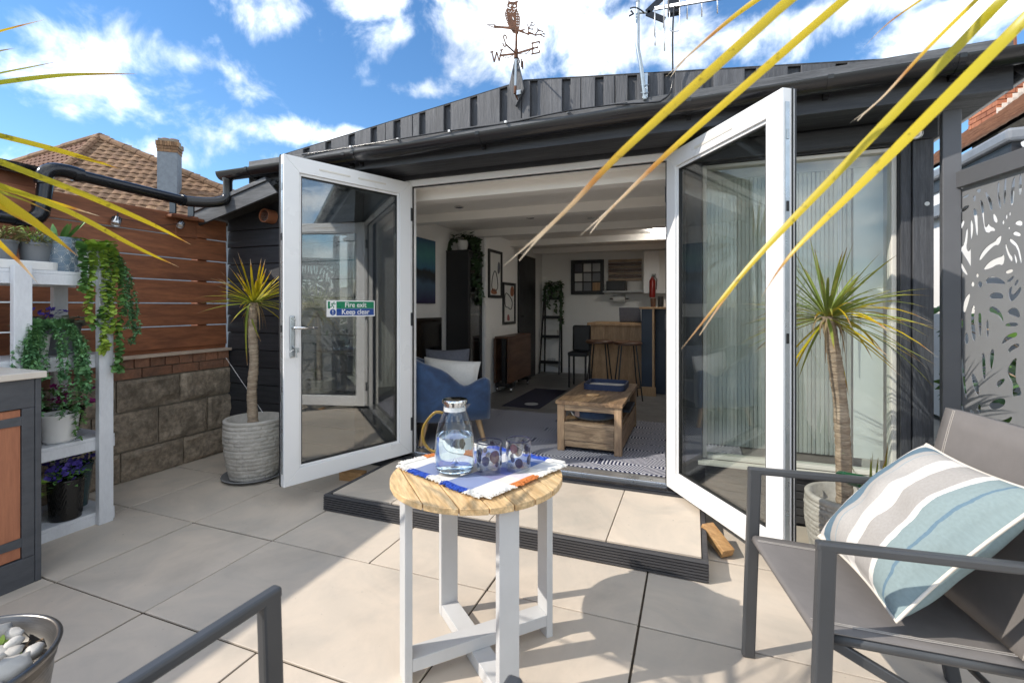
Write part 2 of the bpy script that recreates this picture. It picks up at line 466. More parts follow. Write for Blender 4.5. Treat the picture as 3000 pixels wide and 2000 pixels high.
mat('ceiling_paint', (.85, .83, .79), (.82, .80, .76), rough=.8, scale=2)
mat('interior_floor', (.17, .165, .16), (.13, .127, .122), rough=.42, scale=5, bump=.05, bs=60)
# porcelain paving: cloudy tone, faint water marks, grit and dirty edges
m, t, b = newmat('slab'); k = t.links.new
geo = N(t, 'ShaderNodeNewGeometry'); oi = N(t, 'ShaderNodeObjectInfo')
off = N(t, 'ShaderNodeVectorMath', operation='SCALE'); off.inputs[0].default_value = (31, 17, 7); k(oi.outputs['Random'], off.inputs['Scale'])
vv = N(t, 'ShaderNodeVectorMath', operation='ADD'); k(geo.outputs['Position'], vv.inputs[0]); k(off.outputs[0], vv.inputs[1])
na = N(t, 'ShaderNodeTexNoise', ins={'Scale': 2.6, 'Detail': 8.0, 'Roughness': .62, 'Distortion': .8}); k(vv.outputs[0], na.inputs['Vector'])
nb = N(t, 'ShaderNodeTexNoise', ins={'Scale': 1.1, 'Detail': 5.0, 'Roughness': .6, 'Distortion': 1.5}); k(geo.outputs['Position'], nb.inputs['Vector'])
nc_ = N(t, 'ShaderNodeTexNoise', ins={'Scale': 55.0, 'Detail': 2.0}); k(geo.outputs['Position'], nc_.inputs['Vector'])
ra = N(t, 'ShaderNodeMapRange', ins={1: .3, 2: .7}); k(na.outputs[0], ra.inputs[0])
mc = N(t, 'ShaderNodeMix', data_type='RGBA'); k(ra.outputs[0], mc.inputs[0]); mc.inputs[6].default_value = (.62, .53, .435, 1); mc.inputs[7].default_value = (.47, .42, .36, 1)
sb = N(t, 'ShaderNodeMapRange', ins={1: .48, 2: .70, 3: 1.0, 4: .84}); k(nb.outputs[0], sb.inputs[0])
scn = N(t, 'ShaderNodeMapRange', ins={1: .72, 2: .80, 3: 1.0, 4: .6}); k(nc_.outputs[0], scn.inputs[0])
rv = N(t, 'ShaderNodeMapRange', ins={1: 0., 2: 1., 3: .93, 4: 1.05}); k(oi.outputs['Random'], rv.inputs[0])
hv = N(t, 'ShaderNodeHueSaturation'); k(math_node(t, 'MULTIPLY', math_node(t, 'MULTIPLY', sb.outputs[0], scn.outputs[0]), rv.outputs[0]), hv.inputs['Value']); k(mc.outputs[2], hv.inputs['Color'])
k(hv.outputs[0], b.inputs['Base Color'])
rm = N(t, 'ShaderNodeMapRange', ins={1: .3, 2: .7, 3: .48, 4: .72}); k(nb.outputs[0], rm.inputs[0]); k(rm.outputs[0], b.inputs['Roughness'])
bp = N(t, 'ShaderNodeBump', ins={'Strength': .12, 'Distance': .003}); k(nc_.outputs[0], bp.inputs['Height']); k(bp.outputs[0], b.inputs['Normal'])
mat('joint_bed', (.07, .05, .03), (.02, .016, .012), rough=.95, scale=20, bump=.4)
mat('yard_ground', (.36, .34, .30), (.27, .25, .21), rough=.95, scale=3, bump=.3, bs=40)
mat('composite_board', (.055, .053, .056), (.036, .035, .038), rough=.6, scale=4, stretch=(1, 20, 20), bump=.2, bs=12)
mat('fence_stain', (.345, .128, .056), (.175, .063, .030), rough=.62, scale=2.2, stretch=(8, .8, 6), bump=.3, bs=6, rnd=.14, grain=(9, .22), distort=.8, bdist=.004)
mat('raw_ledge', (.58, .47, .38), (.45, .34, .26), rough=.8, scale=8)
mat('old_stone', (.38, .31, .235), (.165, .132, .098), rough=.85, scale=7, bump=.9, bs=14, rnd=.16, detail=9, grain=(30, .35), bdist=.02)
mat('old_brick', (.33, .15, .085), (.17, .095, .065), rough=.85, scale=9, bump=.5, bs=40, rnd=.28, grain=(50, .2))
mat('mortar', (.30, .26, .21), (.19, .165, .13), rough=.95, scale=20, bump=.5)
mat('lead_grey', (.22, .23, .25), (.17, .18, .20), rough=.45, scale=6)
mat('house_brick', (.42, .17, .085), (.27, .10, .06), rough=.85, scale=9, bump=.3, rnd=.22)
mat('yellow_brick', (.29, .17, .085), (.14, .075, .045), rough=.85, scale=9, bump=.3, rnd=.3)
mat('grey_render', (.22, .25, .28), (.17, .19, .22), rough=.9, scale=12, bump=.4, bs=60)
mat('roof_tile', (.24, .115, .065), (.14, .065, .042), rough=.85, scale=7, bump=.4, rnd=.22, grain=(25, .25))
mat('lichen_tile', (.25, .15, .08), (.135, .075, .048), rough=.88, scale=4, bump=.4, rnd=.25, grain=(20, .3))
mat('clay_tile', (.40, .23, .145), (.27, .15, .10), rough=.85, scale=9, bump=.3, rnd=.2)
mat('terracotta', (.36, .14, .07), (.28, .10, .05), rough=.7, scale=10)
mat('galvanised', (.42, .46, .48), (.32, .36, .38), rough=.32, metal=.85, scale=20)
mat('chrome', (.75, .75, .75), (.65, .65, .66), rough=.12, metal=1.0, scale=6)
mat('zinc', (.50, .55, .58), (.38, .42, .45), rough=.3, metal=.9, scale=14)
mat('rusted_iron', (.15, .058, .026), (.05, .026, .017), rough=.8, scale=40, bump=.4, metal=.15)
mat('aluminium', (.72, .73, .74), (.62, .63, .64), rough=.3, metal=.9, scale=10)
mat('white_painted_wood', (.70, .72, .75), (.60, .62, .66), rough=.45, scale=3, stretch=(3, 3, 1), bump=.1, bs=20, grain=(30, .05))
mat('sawn_wood', (.50, .30, .13), (.34, .18, .07), rough=.6, scale=6, stretch=(1, 9, 9), bump=.3, bs=12, grain=(16, .2))
glassmat('pane_glass', (.92, .95, .94), gain=3.2)
glassmat('window_glass', (.95, .97, .96), gain=1.3)
glassmat('clear_glass', (.95, .965, .975), ior=1.5, gain=1.8)

# ------------------------------------------------------------------ ground and paving
g = MB(); g.add([(-400, -400, -.06), (400, -400, -.06), (400, 400, -.06), (-400, 400, -.06)], [(0, 1, 2, 3)])
struct(g.build('ground', 'yard_ground'))
XJ = [-3.87, -3.28, -2.70, -2.10, -1.475, -.85, -.198, .43, 1.06, 1.69, 2.32]
YJ = [-3.18, -2.545, -1.905, -1.27, -.63, .008, .645, 1.283, 1.921, 2.545, 3.12]
b = MB().box(-3.90, 2.32, -3.2, 3.13, -.055, -.006)
patio = struct(b.build('patio', 'joint_bed'))
slabs = {}
for j in range(len(YJ) - 1):
    i = 0
    while i < len(XJ) - 1:
        x0, x1 = XJ[i], XJ[i + 1]
        if j == 7 and i == 3: x1 = XJ[i + 2]; i += 1
        y0, y1 = YJ[j], YJ[j + 1]
        w_, d_ = round(x1 - x0 - .0085, 3), round(y1 - y0 - .0085, 3)
        key = (w_, d_)
        if key not in slabs:
            m_ = MB().box(-w_ / 2, w_ / 2, -d_ / 2, d_ / 2, -.02, 0)
            slabs[key] = m_.mesh('slab')
        o = link('slab', slabs[key], 'slab', patio, bev=.0025)
        o.location = ((x0 + x1) / 2, (y0 + y1) / 2, random.uniform(-.0012, .0012))
        o.rotation_euler = (random.uniform(-.0008, .0008), random.uniform(-.0008, .0008), 0)
        i += 1

# ------------------------------------------------------------------ the step outside the doors
ST = .095
st = thing('door_step', 'low step paved with beige slabs and edged with dark grooved boards', 'step', (-1.03, 2.7, 0))
MB().box(-2.09, .04, 2.37, 3.06, .005, ST - .016).build('base', 'joint_bed', st)
for x0, x1 in ((-2.088, -1.66), (-1.655, -1.03), (-1.025, -.403), (-.398, .038)):
    MB().box(x0, x1, 2.366, 3.055, ST - .015, ST).build('slab', 'slab', st, bev=.002)
def grooved(p0, p1, nrm, name='edge_board'):
    p0, p1, nrm = Vector(p0), Vector(p1), Vector(nrm)
    prof = [(0, .002), (0, ST - .002)]
    pts = [(0.0, .002)]
    k = 6; h = (ST - .014) / k
    for i in range(k):
        z = .006 + i * h
        pts += [(.026, z), (.026, z + h * .62), (.019, z + h * .72), (.019, z + h * .95)]
    pts += [(.026, ST - .006), (.022, ST + .002), (0, ST + .002)]
    m_ = MB(); f0 = lambda a, z: p0 + nrm * a + UP * z; f1 = lambda a, z: p1 + nrm * a + UP * z
    m_.prism(pts, f0, f1).build(name, 'composite_board', st)
grooved((.068, 2.341, 0), (-2.116, 2.341, 0), (0, -1, 0))
grooved((.042, 3.05, 0), (.042, 2.342, 0), (1, 0, 0))
grooved((-2.091, 2.342, 0), (-2.091, 3.05, 0), (-1, 0, 0))

# ------------------------------------------------------------------ the garden room
GR = thing('garden_room', 'charcoal timber garden room with low gable and open french doors', 'building', (-.95, 3.13, 0))
FY = 3.13
def grp(name, m, boxes, bev=0.0, parent=GR, **kw):
    b_ = MB()
    for q in boxes: b_.box(*q)
    return b_.build(name, m, parent, bev=bev, **kw)
grp('front_wall', 'charcoal_wall', [(-3.15, -2.072, FY, FY + .12, 0, 2.30), (-2.072, -.088, FY, FY + .12, 2.214, 2.30), (-.088, .055, FY, FY + .12, 0, 2.30),
                                    (.055, 1.035, FY, FY + .12, 2.115, 2.30), (.055, 1.035, FY, FY + .12, 0, .315), (1.035, 1.168, FY, FY + .12, 0, 2.30)])
grp('inner_lining', 'white_paint_wall', [(-2.78, -2.074, FY + .122, FY + .14, .13, 2.18), (-.086, .053, FY + .122, FY + .14, .13, 2.18), (.053, 1.037, FY + .122, FY + .14, .13, .312),
                                         (.053, 1.037, FY + .122, FY + .14, 2.118, 2.18), (-2.074, -.086, FY + .122, FY + .14, 2.216, 2.18 + .06)])
grp('side_wall', 'charcoal_wall', [(1.10, 1.168, FY + .121, 7.95, 0, 2.32)])
grp('side_wall', 'charcoal_wall', [(-3.15, -2.79, FY + .121, 5.40, 0, 2.32), (-3.15, -2.48, 5.401, 7.95, 0, 2.32)])
grp('wall_lining', 'white_paint_wall', [(-2.785, -2.74, FY + .142, 5.405, .13, 2.182)])
grp('wall_lining', 'white_paint_wall', [(-2.739, -2.43, 5.406, 5.43, .13, 2.182), (-2.475, -2.43, 5.431, 7.85, .13, 2.182)])
grp('wall_lining', 'white_paint_wall', [(1.05, 1.095, FY + .142, 7.85, .13, 2.182)])
grp('back_wall', 'white_paint_wall', [(-2.48, 1.10, 7.86, 7.95, 0, 2.30)])
grp('corner_trim', 'white_upvc', [(-2.428, -2.415, 5.398, 5.45, .13, 2.18)])
grp('skirting', 'white_upvc', [(-2.43, 1.05, 7.835, 7.859, .13, .22)])
grp('floor', 'interior_floor', [(-2.79, 1.10, FY + .10, 7.90, .05, .13)])
grp('ceiling', 'ceiling_paint', [(-2.80, 1.10, FY + .12, 7.90, 2.184, 2.205)])
for yb in (3.34, 4.22, 5.30, 6.33, 7.36):
    grp('ceiling_beam', 'ceiling_paint', [(-2.74 if yb < 5.4 else -2.43, 1.05, yb, yb + .13, 2.10, 2.185)], bev=.004)
for xd, yd in ((-2.05, 4.0), (-1.0, 5.0), (-1.6, 4.75), (.3, 4.0)):
    MB().lathe([(.001, 0), (.036, 0), (.045, -.004), (.045, .001)], 20, (xd, yd, 2.181)).build('downlight', 'chrome', GR, smooth=True)
# window right of the doors
grp('window_frame', 'ivory_upvc', [(.056, .08, FY + .02, FY + .09, .318, 2.112), (1.01, 1.034, FY + .02, FY + .09, .318, 2.112),
                                   (.081, 1.009, FY + .02, FY + .09, 2.09, 2.112), (.081, 1.009, FY + .02, FY + .09, .318, .342)], bev=.004)
grp('window_sill', 'ivory_upvc', [(.03, 1.05, FY - .05, FY + .019, .296, .317)], bev=.004)
grp('window_pane', 'window_glass', [(.081, 1.009, FY + .05, FY + .056, .344, 2.09)])
grp('blind_rail', 'white_upvc', [(.06, 1.03, FY + .19, FY + .23, 2.06, 2.10)])
mat('blind_fabric', (.76, .76, .70), (.70, .70, .65), rough=.8, scale=8, sss=0)
mat('pale_fabric', (.80, .82, .80), (.76, .78, .765), rough=.8, scale=8)
for i in range(36):
    x = .077 + i * .0225
    T = Matrix.Translation((x, FY + .21, 0)) @ Matrix.Rotation(R(24 + 5 * math.sin(i * 1.7)), 4, 'Z')
    MB().box(-.0115, .0115, -.0006, .0006, .36, 2.06, T).build('blind_slat', 'blind_fabric', GR)
MB().box(.885, 1.03, FY + .205, FY + .208, .36, 2.06).build('blind_slat', 'pale_fabric', GR)
MB().tube([(.80, FY + .13, 2.05), (.802, FY + .125, 1.2), (.797, FY + .125, .95), (.792, FY + .125, 1.2), (.79, FY + .13, 2.05)], .0022, 5).build('blind_cord', 'white_upvc', GR)
grp('corner_board', 'charcoal_timber', [(1.038, 1.082, FY - .022, FY - .001, .0, 2.124)], bev=.003)
grp('corner_board', 'charcoal_timber', [(1.086, 1.174, FY - .035, FY - .001, .0, 2.124)], bev=.003)
grp('lintel_board', 'charcoal_timber_h', [(-.085, 1.19, FY - .04, FY - .001, 2.125, 2.228)], bev=.003)
grp('mullion_board', 'charcoal_timber', [(-.048, .052, FY - .022, FY - .001, .31, 2.124)], bev=.003)
for i in range(6):
    z = .015 + i * .046
    grp('plinth_board', 'composite_board', [(.07, 1.036, FY - .018, FY - .001, z, z + .041)], bev=.003)
# door frame
grp('door_frame', 'white_upvc', [(-2.07, -2.012, FY - .005, FY + .07, .131, 2.212), (-.152, -.09, FY - .005, FY + .07, .131, 2.212), (-2.011, -.153, FY - .005, FY + .07, 2.165, 2.212)], bev=.004)
grp('frame_gasket', 'black_gasket', [(-2.011, -2.004, FY + .012, FY + .022, .135, 2.164), (-.160, -.153, FY + .012, FY + .022, .135, 2.164), (-2.003, -.161, FY + .012, FY + .022, 2.156, 2.164)])
grp('frame_cover', 'charcoal_wall', [(-2.115, -2.071, FY - .02, FY - .001, .02, 2.25), (-.089, -.05, FY - .02, FY - .001, .02, 2.25), (-2.07, -.09, FY - .02, FY - .001, 2.2125, 2.25)])
grp('threshold', 'black_pvc', [(-2.07, -.09, 3.06, FY + .02, .03, .118)], bev=.006)
grp('threshold_bar', 'aluminium', [(-2.07, -.09, FY + .021, FY + .10, .08, .134)], bev=.004)
grp('sill_strip', 'charcoal_wall', [(-2.12, -.04, 3.045, 3.059, .03, .108)], bev=.003)

# french doors
DW, DH, DT = .945, 2.06, .062
def ring(b_, x0, x1, z0, z1, w, ya, yb):
    o_ = [(x0, z0), (x1, z0), (x1, z1), (x0, z1)]; i_ = [(x0 + w, z0 + w), (x1 - w, z0 + w), (x1 - w, z1 - w), (x0 + w, z1 - w)]
    for k in range(4):
        k2 = (k + 1) % 4; q = [o_[k], o_[k2], i_[k2], i_[k]]
        b_.hexa([(p[0], yb, p[1]) for p in q], [(p[0], ya, p[1]) for p in q])
def make_door(loc, ang, sg):
    d = MB(); ring(d, 0, DW, 0, DH, .098, 0, -sg * DT)
    door = d.build('door', 'white_upvc', GR, local=True, bev=.003)
    ORG[door.name] = Vector()
    door.location = Vector(loc) - ORG[GR.name]; door.rotation_euler = (0, 0, ang)
    d = MB(); ring(d, .098, DW - .098, .098, DH - .098, .016, -sg * .012, -sg * .05); d.build('bead', 'white_upvc', door, local=True, bev=.003)
    d = MB(); ring(d, .114, DW - .114, .114, DH - .114, .006, -sg * .016, -sg * .046); d.build('gasket', 'black_gasket', door, local=True)
    d = MB(); ring(d, 0, DW, 0, DH, .10, -sg * (DT + .0005), -sg * (DT + .008)); d.build('outer_skin', 'charcoal_wall', door, local=True)
    y0, y1 = sorted((-sg * .026, -sg * .036))
    MB().box(.12, DW - .12, y0, y1, .12, DH - .12).build('glass_pane', 'pane_glass', door, local=True)
    d = MB(); ring(d, -.004, DW + .004, -.004, DH + .004, .005, -sg * .045, -sg * .052); d.build('weather_seal', 'black_gasket', door, local=True)
    for z in (.22, 1.02, 1.82):
        a, b2 = sorted((sg * .002, -sg * .05))
        MB().box(-.016, .0, a, b2, z - .05, z + .05).build('hinge', 'charcoal_wall', door, local=True, bev=.004)
    # lock strip in the free edge
    ya, yb = sorted((-sg * .012, -sg * .034))
    MB().box(DW - .001, DW + .0025, ya, yb, .08, DH - .06).build('lock_strip', 'zinc', door, local=True)
    for z in (.2, .55, .98, 1.12, 1.55, 1.86):
        MB().box(DW + .0026, DW + .006, ya + .005, yb - .005, z - .022, z + .022).build('lock_bolt', 'black_gasket' if z in (.98, 1.55) else 'galvanised', door, local=True, bev=.001)
    return door
doorL = make_door((-2.012, 3.122, .131), math.atan2(-.931, -.365), 1)
doorR = make_door((-.154, 3.118, .131), math.atan2(-.838, .545), -1)
# lever handle with its plate and keys on the inside of the left leaf
hx = DW - .05
MB().box(hx - .016, hx + .016, .0005, .012, .80, 1.06).build('handle_plate', 'zinc', doorL, local=True, bev=.006)
MB().tube([(hx, .012, .985), (hx, .05, .985), (hx - .012, .058, .985), (hx - .135, .06, .983)], [.009, .009, .0095, .008], 10).build('handle', 'chrome', doorL, local=True, smooth=True)
MB().tube([(hx, .012, .868), (hx, .035, .868)], .004, 8).tube([(hx, .032, .868), (hx - .012, .034, .85), (hx - .014, .034, .80)], .004, 6).box(hx - .03, hx - .006, .032, .036, .83, .86).build('key', 'zinc', doorL, local=True)
MB().box(hx + .03, hx + .055, .03, .033, .80, .85, Matrix.Translation((0, 0, 0))).beam((hx + .002, .03, .85), (hx + .04, .031, .83), .004, .003).build('key_tag', 'white_upvc', doorL, local=True)
for x0 in (.22, .50):
    MB().box(x0, x0 + .22, .0003, .003, DH - .058, DH - .046).build('vent_slot', 'ivory_upvc', doorL, local=True, bev=.001)
MB().box(.30, .62, -.003, -.0003, DH - .060, DH - .045).build('vent_slot', 'ivory_upvc', doorR, local=True, bev=.001)

# soffit, fascia, gable, roof
mat('eaves_timber', (.13, .135, .145), (.06, .063, .07), rough=.7, scale=3, stretch=(1, 14, 14), bump=.5, bs=9, grain=(20, .3), bdist=.005)
def gz(x): return 2.312 + .06 * ((x + 3.5) / 4.85) ** 1.6 if x > -3.5 else 2.312
grp('soffit', 'charcoal_timber_h', [(-3.28, 1.335, 2.815, FY - .042, 2.236, 2.248)])
grp('soffit', 'charcoal_timber_h', [(1.17, 1.335, FY - .0415, 7.9, 2.236, 2.248)])
b = MB(); xs = [-3.3 + i * .3 for i in range(16)] + [1.345]
for a, c in zip(xs[:-1], xs[1:]):
    b.hexa([(a, 2.795, 2.225), (c, 2.795, 2.225), (c, 2.814, 2.225), (a, 2.814, 2.225)], [(a, 2.795, gz(a) + .012), (c, 2.795, gz(c) + .012), (c, 2.814, gz(c) + .012), (a, 2.814, gz(a) + .012)])
b.build('fascia', 'charcoal_timber_h', GR)
b = MB()
for a, c in zip(xs[:-1], xs[1:]):
    b.hexa([(a, 2.79, gz(a) + .014), (c, 2.79, gz(c) + .014), (c, 2.826, gz(c) + .014), (a, 2.826, gz(a) + .014)], [(a, 2.796, gz(a) + .088), (c, 2.796, gz(c) + .088), (c, 2.826, gz(c) + .094), (a, 2.826, gz(a) + .094)])
b.build('eaves_strip', 'eaves_timber', GR)
AX, AZ = -.993, 2.676
def rz(x): return AZ - (AX - x) * .122 if x < AX else AZ - (x - AX) * .114
# recessed backing and the boards proud of it
b = MB(); xs2 = [-3.05, -2.5, -2, -1.5, AX, -.5, 0, .5, 1.0, 1.30]
for a, c in zip(xs2[:-1], xs2[1:]):
    b.hexa([(a, 2.858, gz(a) + .03), (c, 2.858, gz(c) + .03), (c, 2.88, gz(c) + .03), (a, 2.88, gz(a) + .03)], [(a, 2.858, rz(a) - .006), (c, 2.858, rz(c) - .006), (c, 2.88, rz(c) - .006), (a, 2.88, rz(a) - .006)])
b.build('gable_backing', 'charcoal_timber', GR)
x = -2.93
while x < 1.22:
    wbd = random.uniform(.135, .16); z0 = gz(x) + .086 + random.uniform(-.003, .004); z1 = rz(x) - .008; z2 = rz(x + wbd) - .008
    if min(z1, z2) - z0 > .012:
        parts = [(x, x + wbd)]
        if random.random() < .4:
            s_ = x + wbd * random.uniform(.4, .65); parts = [(x, s_ - .002), (s_ + .002, x + wbd)]
        for a, c in parts:
            m_ = MB(); yo = random.uniform(-.003, .003)
            za, zc = rz(a) - .008, rz(c) - .008
            m_.hexa([(a, 2.828 + yo, z0), (c, 2.828 + yo, z0), (c, 2.857, z0), (a, 2.857, z0)], [(a, 2.828 + yo, za), (c, 2.828 + yo, zc), (c, 2.857, zc), (a, 2.857, za)])
            m_.build('gable_board', 'charcoal_timber', GR, bev=.003)
    x += wbd + random.uniform(.05, .062)
for a, c in ((-3.02, AX), (AX, 1.36)):
    b = MB(); za, zc = rz(a), rz(c)
    b.hexa([(a, 2.840, za - .007), (c, 2.840, zc - .007), (c, 8.0, zc - .007), (a, 8.0, za - .007)], [(a, 2.840, za + .006), (c, 2.840, zc + .006), (c, 8.0, zc + .006), (a, 8.0, za + .006)])
    b.build('roof', 'roof_felt', GR)
def half_gutter(pts, r, name, parent, side, m='black_pvc'):
    """half round channel along pts; side = horizontal unit vector across it"""
    side = Vector(side); n = 12; vs_, fs = [], []
    for p in pts:
        for rr in (r, r - .004):
            for j in range(n + 1):
                t = math.pi + math.pi * j / n
                vs_.append(Vector(p) + side * (math.cos(t) * rr) + UP * (math.sin(t) * rr))
    k = 2 * (n + 1)
    for i in range(len(pts) - 1):
        for j in range(n):
            a = i * k + j; c = (i + 1) * k + j
            fs += [(a, a + 1, c + 1, c), (a + n + 1, c + n + 1, c + n + 2, a + n + 2)]
        fs += [(i * k, (i + 1) * k, (i + 1) * k + n + 1, i * k + n + 1), (i * k + n, i * k + 2 * n + 1, (i + 1) * k + 2 * n + 1, (i + 1) * k + n)]
    for e in (0, (len(pts) - 1) * k): fs.append(tuple(e + j for j in range(n + 1)))
    return MB().add(vs_, fs).build(name, m, parent, smooth=2)
GY = 2.738
half_gutter([(x_, GY, gz(x_)) for x_ in [-3.52 + i * .33 for i in range(15)] + [1.44]], .062, 'gutter', GR, (0, 1, 0))
half_gutter([(1.40, 2.80, 2.335), (1.40, 8.0, 2.33)], .056, 'gutter', GR, (1, 0, 0))
for xb in (-3.2, -2.28, -2.20, -1.25, -.02, .62, 1.12):
    z = gz(xb); m_ = MB()
    arc = [(xb, GY + math.cos(t) * .0655, z + math.sin(t) * .0655) for t in [math.pi + math.pi * j / 12 for j in range(13)]]
    for p, q in zip(arc[:-1], arc[1:]): m_.beam(p, q, .026, .006, up=(1, 0, 0)) if False else m_.hexa(
        [(p[0] - .013, p[1], p[2]), (p[0] + .013, p[1], p[2]), (q[0] + .013, q[1], q[2]), (q[0] - .013, q[1], q[2])],
        [(p[0] - .013, GY + (p[1] - GY) * .94, z + (p[2] - z) * .94), (p[0] + .013, GY + (p[1] - GY) * .94, z + (p[2] - z) * .94), (q[0] + .013, GY + (q[1] - GY) * .94, z + (q[2] - z) * .94), (q[0] - .013, GY + (q[1] - GY) * .94, z + (q[2] - z) * .94)])
    m_.box(xb - .012, xb + .012, GY - .062, GY - .048, z - .012, z + .004).box(xb - .012, xb + .012, GY + .03, 2.796, z - .075, z - .045)
    m_.build('gutter_bracket', 'black_pvc', GR)

# cable lying along the eaves
pts = [py(1885, 300, 2.75)]
path = []
for u, v in ((1995, 60), (1990, 120), (1983, 210), (1975, 290)): pass
cabx = [-2.75, -2.3, -1.9, -1.5, -1.1, -.7, -.35]
MB().tube(smooth_path([(x_, 2.785 + .012 * math.sin(i * 2.1), gz(x_) + .072 + (.006 if i % 2 else 0)) for i, x_ in enumerate(cabx)], 5), .0045, 6).build('cable', 'black_pvc', GR, smooth=True)
for x_ in (-2.3, -1.9, -1.5, -1.1, -.7):
    MB().box(x_ - .007, x_ + .007, 2.778, 2.796, gz(x_) + .07, gz(x_) + .084).build('cable_clip', 'white_upvc', GR)

# ------------------------------------------------------------------ lean-to shed beside the room
SY = 3.00
sh = thing('side_shed', 'black boarded lean-to shed with sloping bargeboard beside the french doors', 'shed', (-3.2, 3.5, 0))
MB().box(-3.79, -2.45, SY + .022, 3.128, 0, 2.15).build('wall', 'charcoal_wall', sh)
z = .005
while z < 2.02:
    h = .146
    MB().hexa([(-3.795, SY - .002, z), (-2.44, SY - .002, z), (-2.44, SY + .021, z), (-3.795, SY + .021, z)],
              [(-3.795, SY + .006, z + h - .005), (-2.44, SY + .006, z + h - .005), (-2.44, SY + .021, z + h - .005), (-3.795, SY + .021, z + h - .005)]).build('board', 'charcoal_timber_h', sh, bev=.003)
    z += h
BA, BB = Vector((-3.84, 2.74, 1.965)), Vector((-2.98, 2.74, 2.165))
mat('weathered_board', (.115, .12, .13), (.055, .058, .065), rough=.6, scale=3, stretch=(1, 12, 12), bump=.4, bs=9, rnd=.15, grain=(18, .25), bdist=.004)
bd = (BB - BA).normalized(); bn = Vector((-bd.z, 0, bd.x))
q = [BA - bn * .06, BB - bn * .06 + bd * .02, BB + bn * .055 - bd * .05, BA + bn * .055]
MB().hexa([p + Vector((0, .022, 0)) for p in q][::-1], q[::-1]).build('bargeboard', 'weathered_board', sh, bev=.003)
q = [BA + bn * .058, BB + bn * .058 - bd * .05, BB + bn * .09 - bd * .06, BA + bn * .09]
MB().hexa([p + Vector((0, .05, 0)) for p in q][::-1], [p + Vector((0, -.012, 0)) for p in q][::-1]).build('bargeboard', 'weathered_board', sh, bev=.003)
q = [BA + bn * .02, BB + bn * .02, BB + bn * .052, BA + bn * .052]
MB().hexa([p + Vector((0, .40, 0)) for p in q][::-1], [p + Vector((0, .023, 0)) for p in q][::-1]).build('roof', 'roof_felt', sh)
# terracotta vent pipe with a mesh
vc = py(779, 632, 2.93)
m_ = MB()
pr = [(.052, 0), (.056, 0), (.056, .09), (.048, .09), (.048, .012), (.0001, .012)]
m_.lathe(pr, 24).xf(Matrix.Translation((vc.x, 3.0, vc.z)) @ Matrix.Rotation(R(90), 4, 'X')).build('vent_pipe', 'terracotta', sh, smooth=2)
m_ = MB()
for i in range(-3, 4):
    o_ = i * .013; l = math.sqrt(max(0, .047 ** 2 - o_ ** 2))
    m_.beam((vc.x + o_, 2.925, vc.z - l), (vc.x + o_, 2.925, vc.z + l), .0016, .0016).beam((vc.x - l, 2.925, vc.z + o_), (vc.x + l, 2.925, vc.z + o_), .0016, .0016)
m_.build('vent_mesh', 'galvanised', sh)

# ------------------------------------------------------------------ boundary: stone wall, brick course, board fence
WX = -3.76
sw = thing('stone_wall', 'low wall of rough weathered stone blocks topped with old red bricks', 'wall', (-3.85, 1.5, 0))
MB().box(WX - .17, WX - .028, -3.0, 3.05, 0, .885).build('mortar', 'mortar', sw)
rows = [(.0, .215, [1.2, 1.68, 2.155, 2.60, 3.02]), (.219, .495, [1.05, 1.56, 1.98, 2.41, 2.80, 3.02]), (.499, .727, [1.1, 1.66, 2.127, 2.57, 3.02])]
def rough_block(y0, y1, z0, z1, depth, amp, name, m, parent, seed, ny=7, nz=5, x0=WX, sgn=1):
    """block whose +X face is a rough grid"""
    vs_, fs = [], []
    for i in range(ny + 1):
        for j in range(nz + 1):
            a, c = i / ny, j / nz
            e = min(a, 1 - a, c, 1 - c)
            f_ = amp * (noise.noise(Vector((a * 2.3 + seed, c * 2.3, seed * 1.7))) + .5 * noise.noise(Vector((a * 6 + seed, c * 6, seed)))) if e > 0 else -amp * .5
            vs_.append((x0 + f_, y0 + (y1 - y0) * a, z0 + (z1 - z0) * c))
    k = nz + 1
    for i in range(ny):
        for j in range(nz): fs.append((i * k + j, (i + 1) * k + j, (i + 1) * k + j + 1, i * k + j + 1))
    m_ = MB().add(vs_, fs)
    o_ = len(vs_)
    back = [(x0 - depth, y0, z0), (x0 - depth, y1, z0), (x0 - depth, y1, z1), (x0 - depth, y0, z1)]
    m_.v += [Vector(p) for p in back]; m_.uv += [(0, 0)] * 4
    B0, B1, B2, B3 = o_, o_ + 1, o_ + 2, o_ + 3
    m_.f += [tuple([B1, B0] + [i * k for i in range(ny + 1)]), tuple([B3, B2] + [i * k + nz for i in range(ny, -1, -1)]),
             tuple([B0, B3] + [j for j in range(nz, -1, -1)]), tuple([B2, B1] + [ny * k + j for j in range(nz + 1)]), (B0, B1, B2, B3)]
    return m_.build(name, m, parent, smooth=2)
sd = 1.0
for z0, z1, ys in rows:
    ys = [ys[0] - .55 * i for i in range(7, 0, -1)] + ys
    for a, c in zip(ys[:-1], ys[1:]):
        if a < -.4: continue
        rough_block(a + .007, c - .007, z0 + .004, z1 - .006, .1, .024, 'stone', 'old_stone', sw, sd, 12, 9); sd += 3.1
y = 1.0
while y < 2.98:
    rough_block(y, min(y + .208, 2.99), .731, .797, .09, .005, 'brick', 'old_brick', sw, sd, 3, 2, WX - .002); y += .216; sd += 1.3
y = 0.95
while y < 2.98:
    rough_block(y, min(y + .10, 2.99), .804, .868, .09, .006, 'brick', 'old_brick', sw, sd, 2, 2, WX - .006); y += .108; sd += 1.3
fe = thing('board_fence', 'tall reddish brown fence of wide horizontal boards on a stone wall', 'fence', (-3.82, 1.5, .885))
MB().box(WX - .11, WX + .018, -2.8, 3.0, .871, .893).build('ledge', 'raw_ledge', fe, bev=.002)
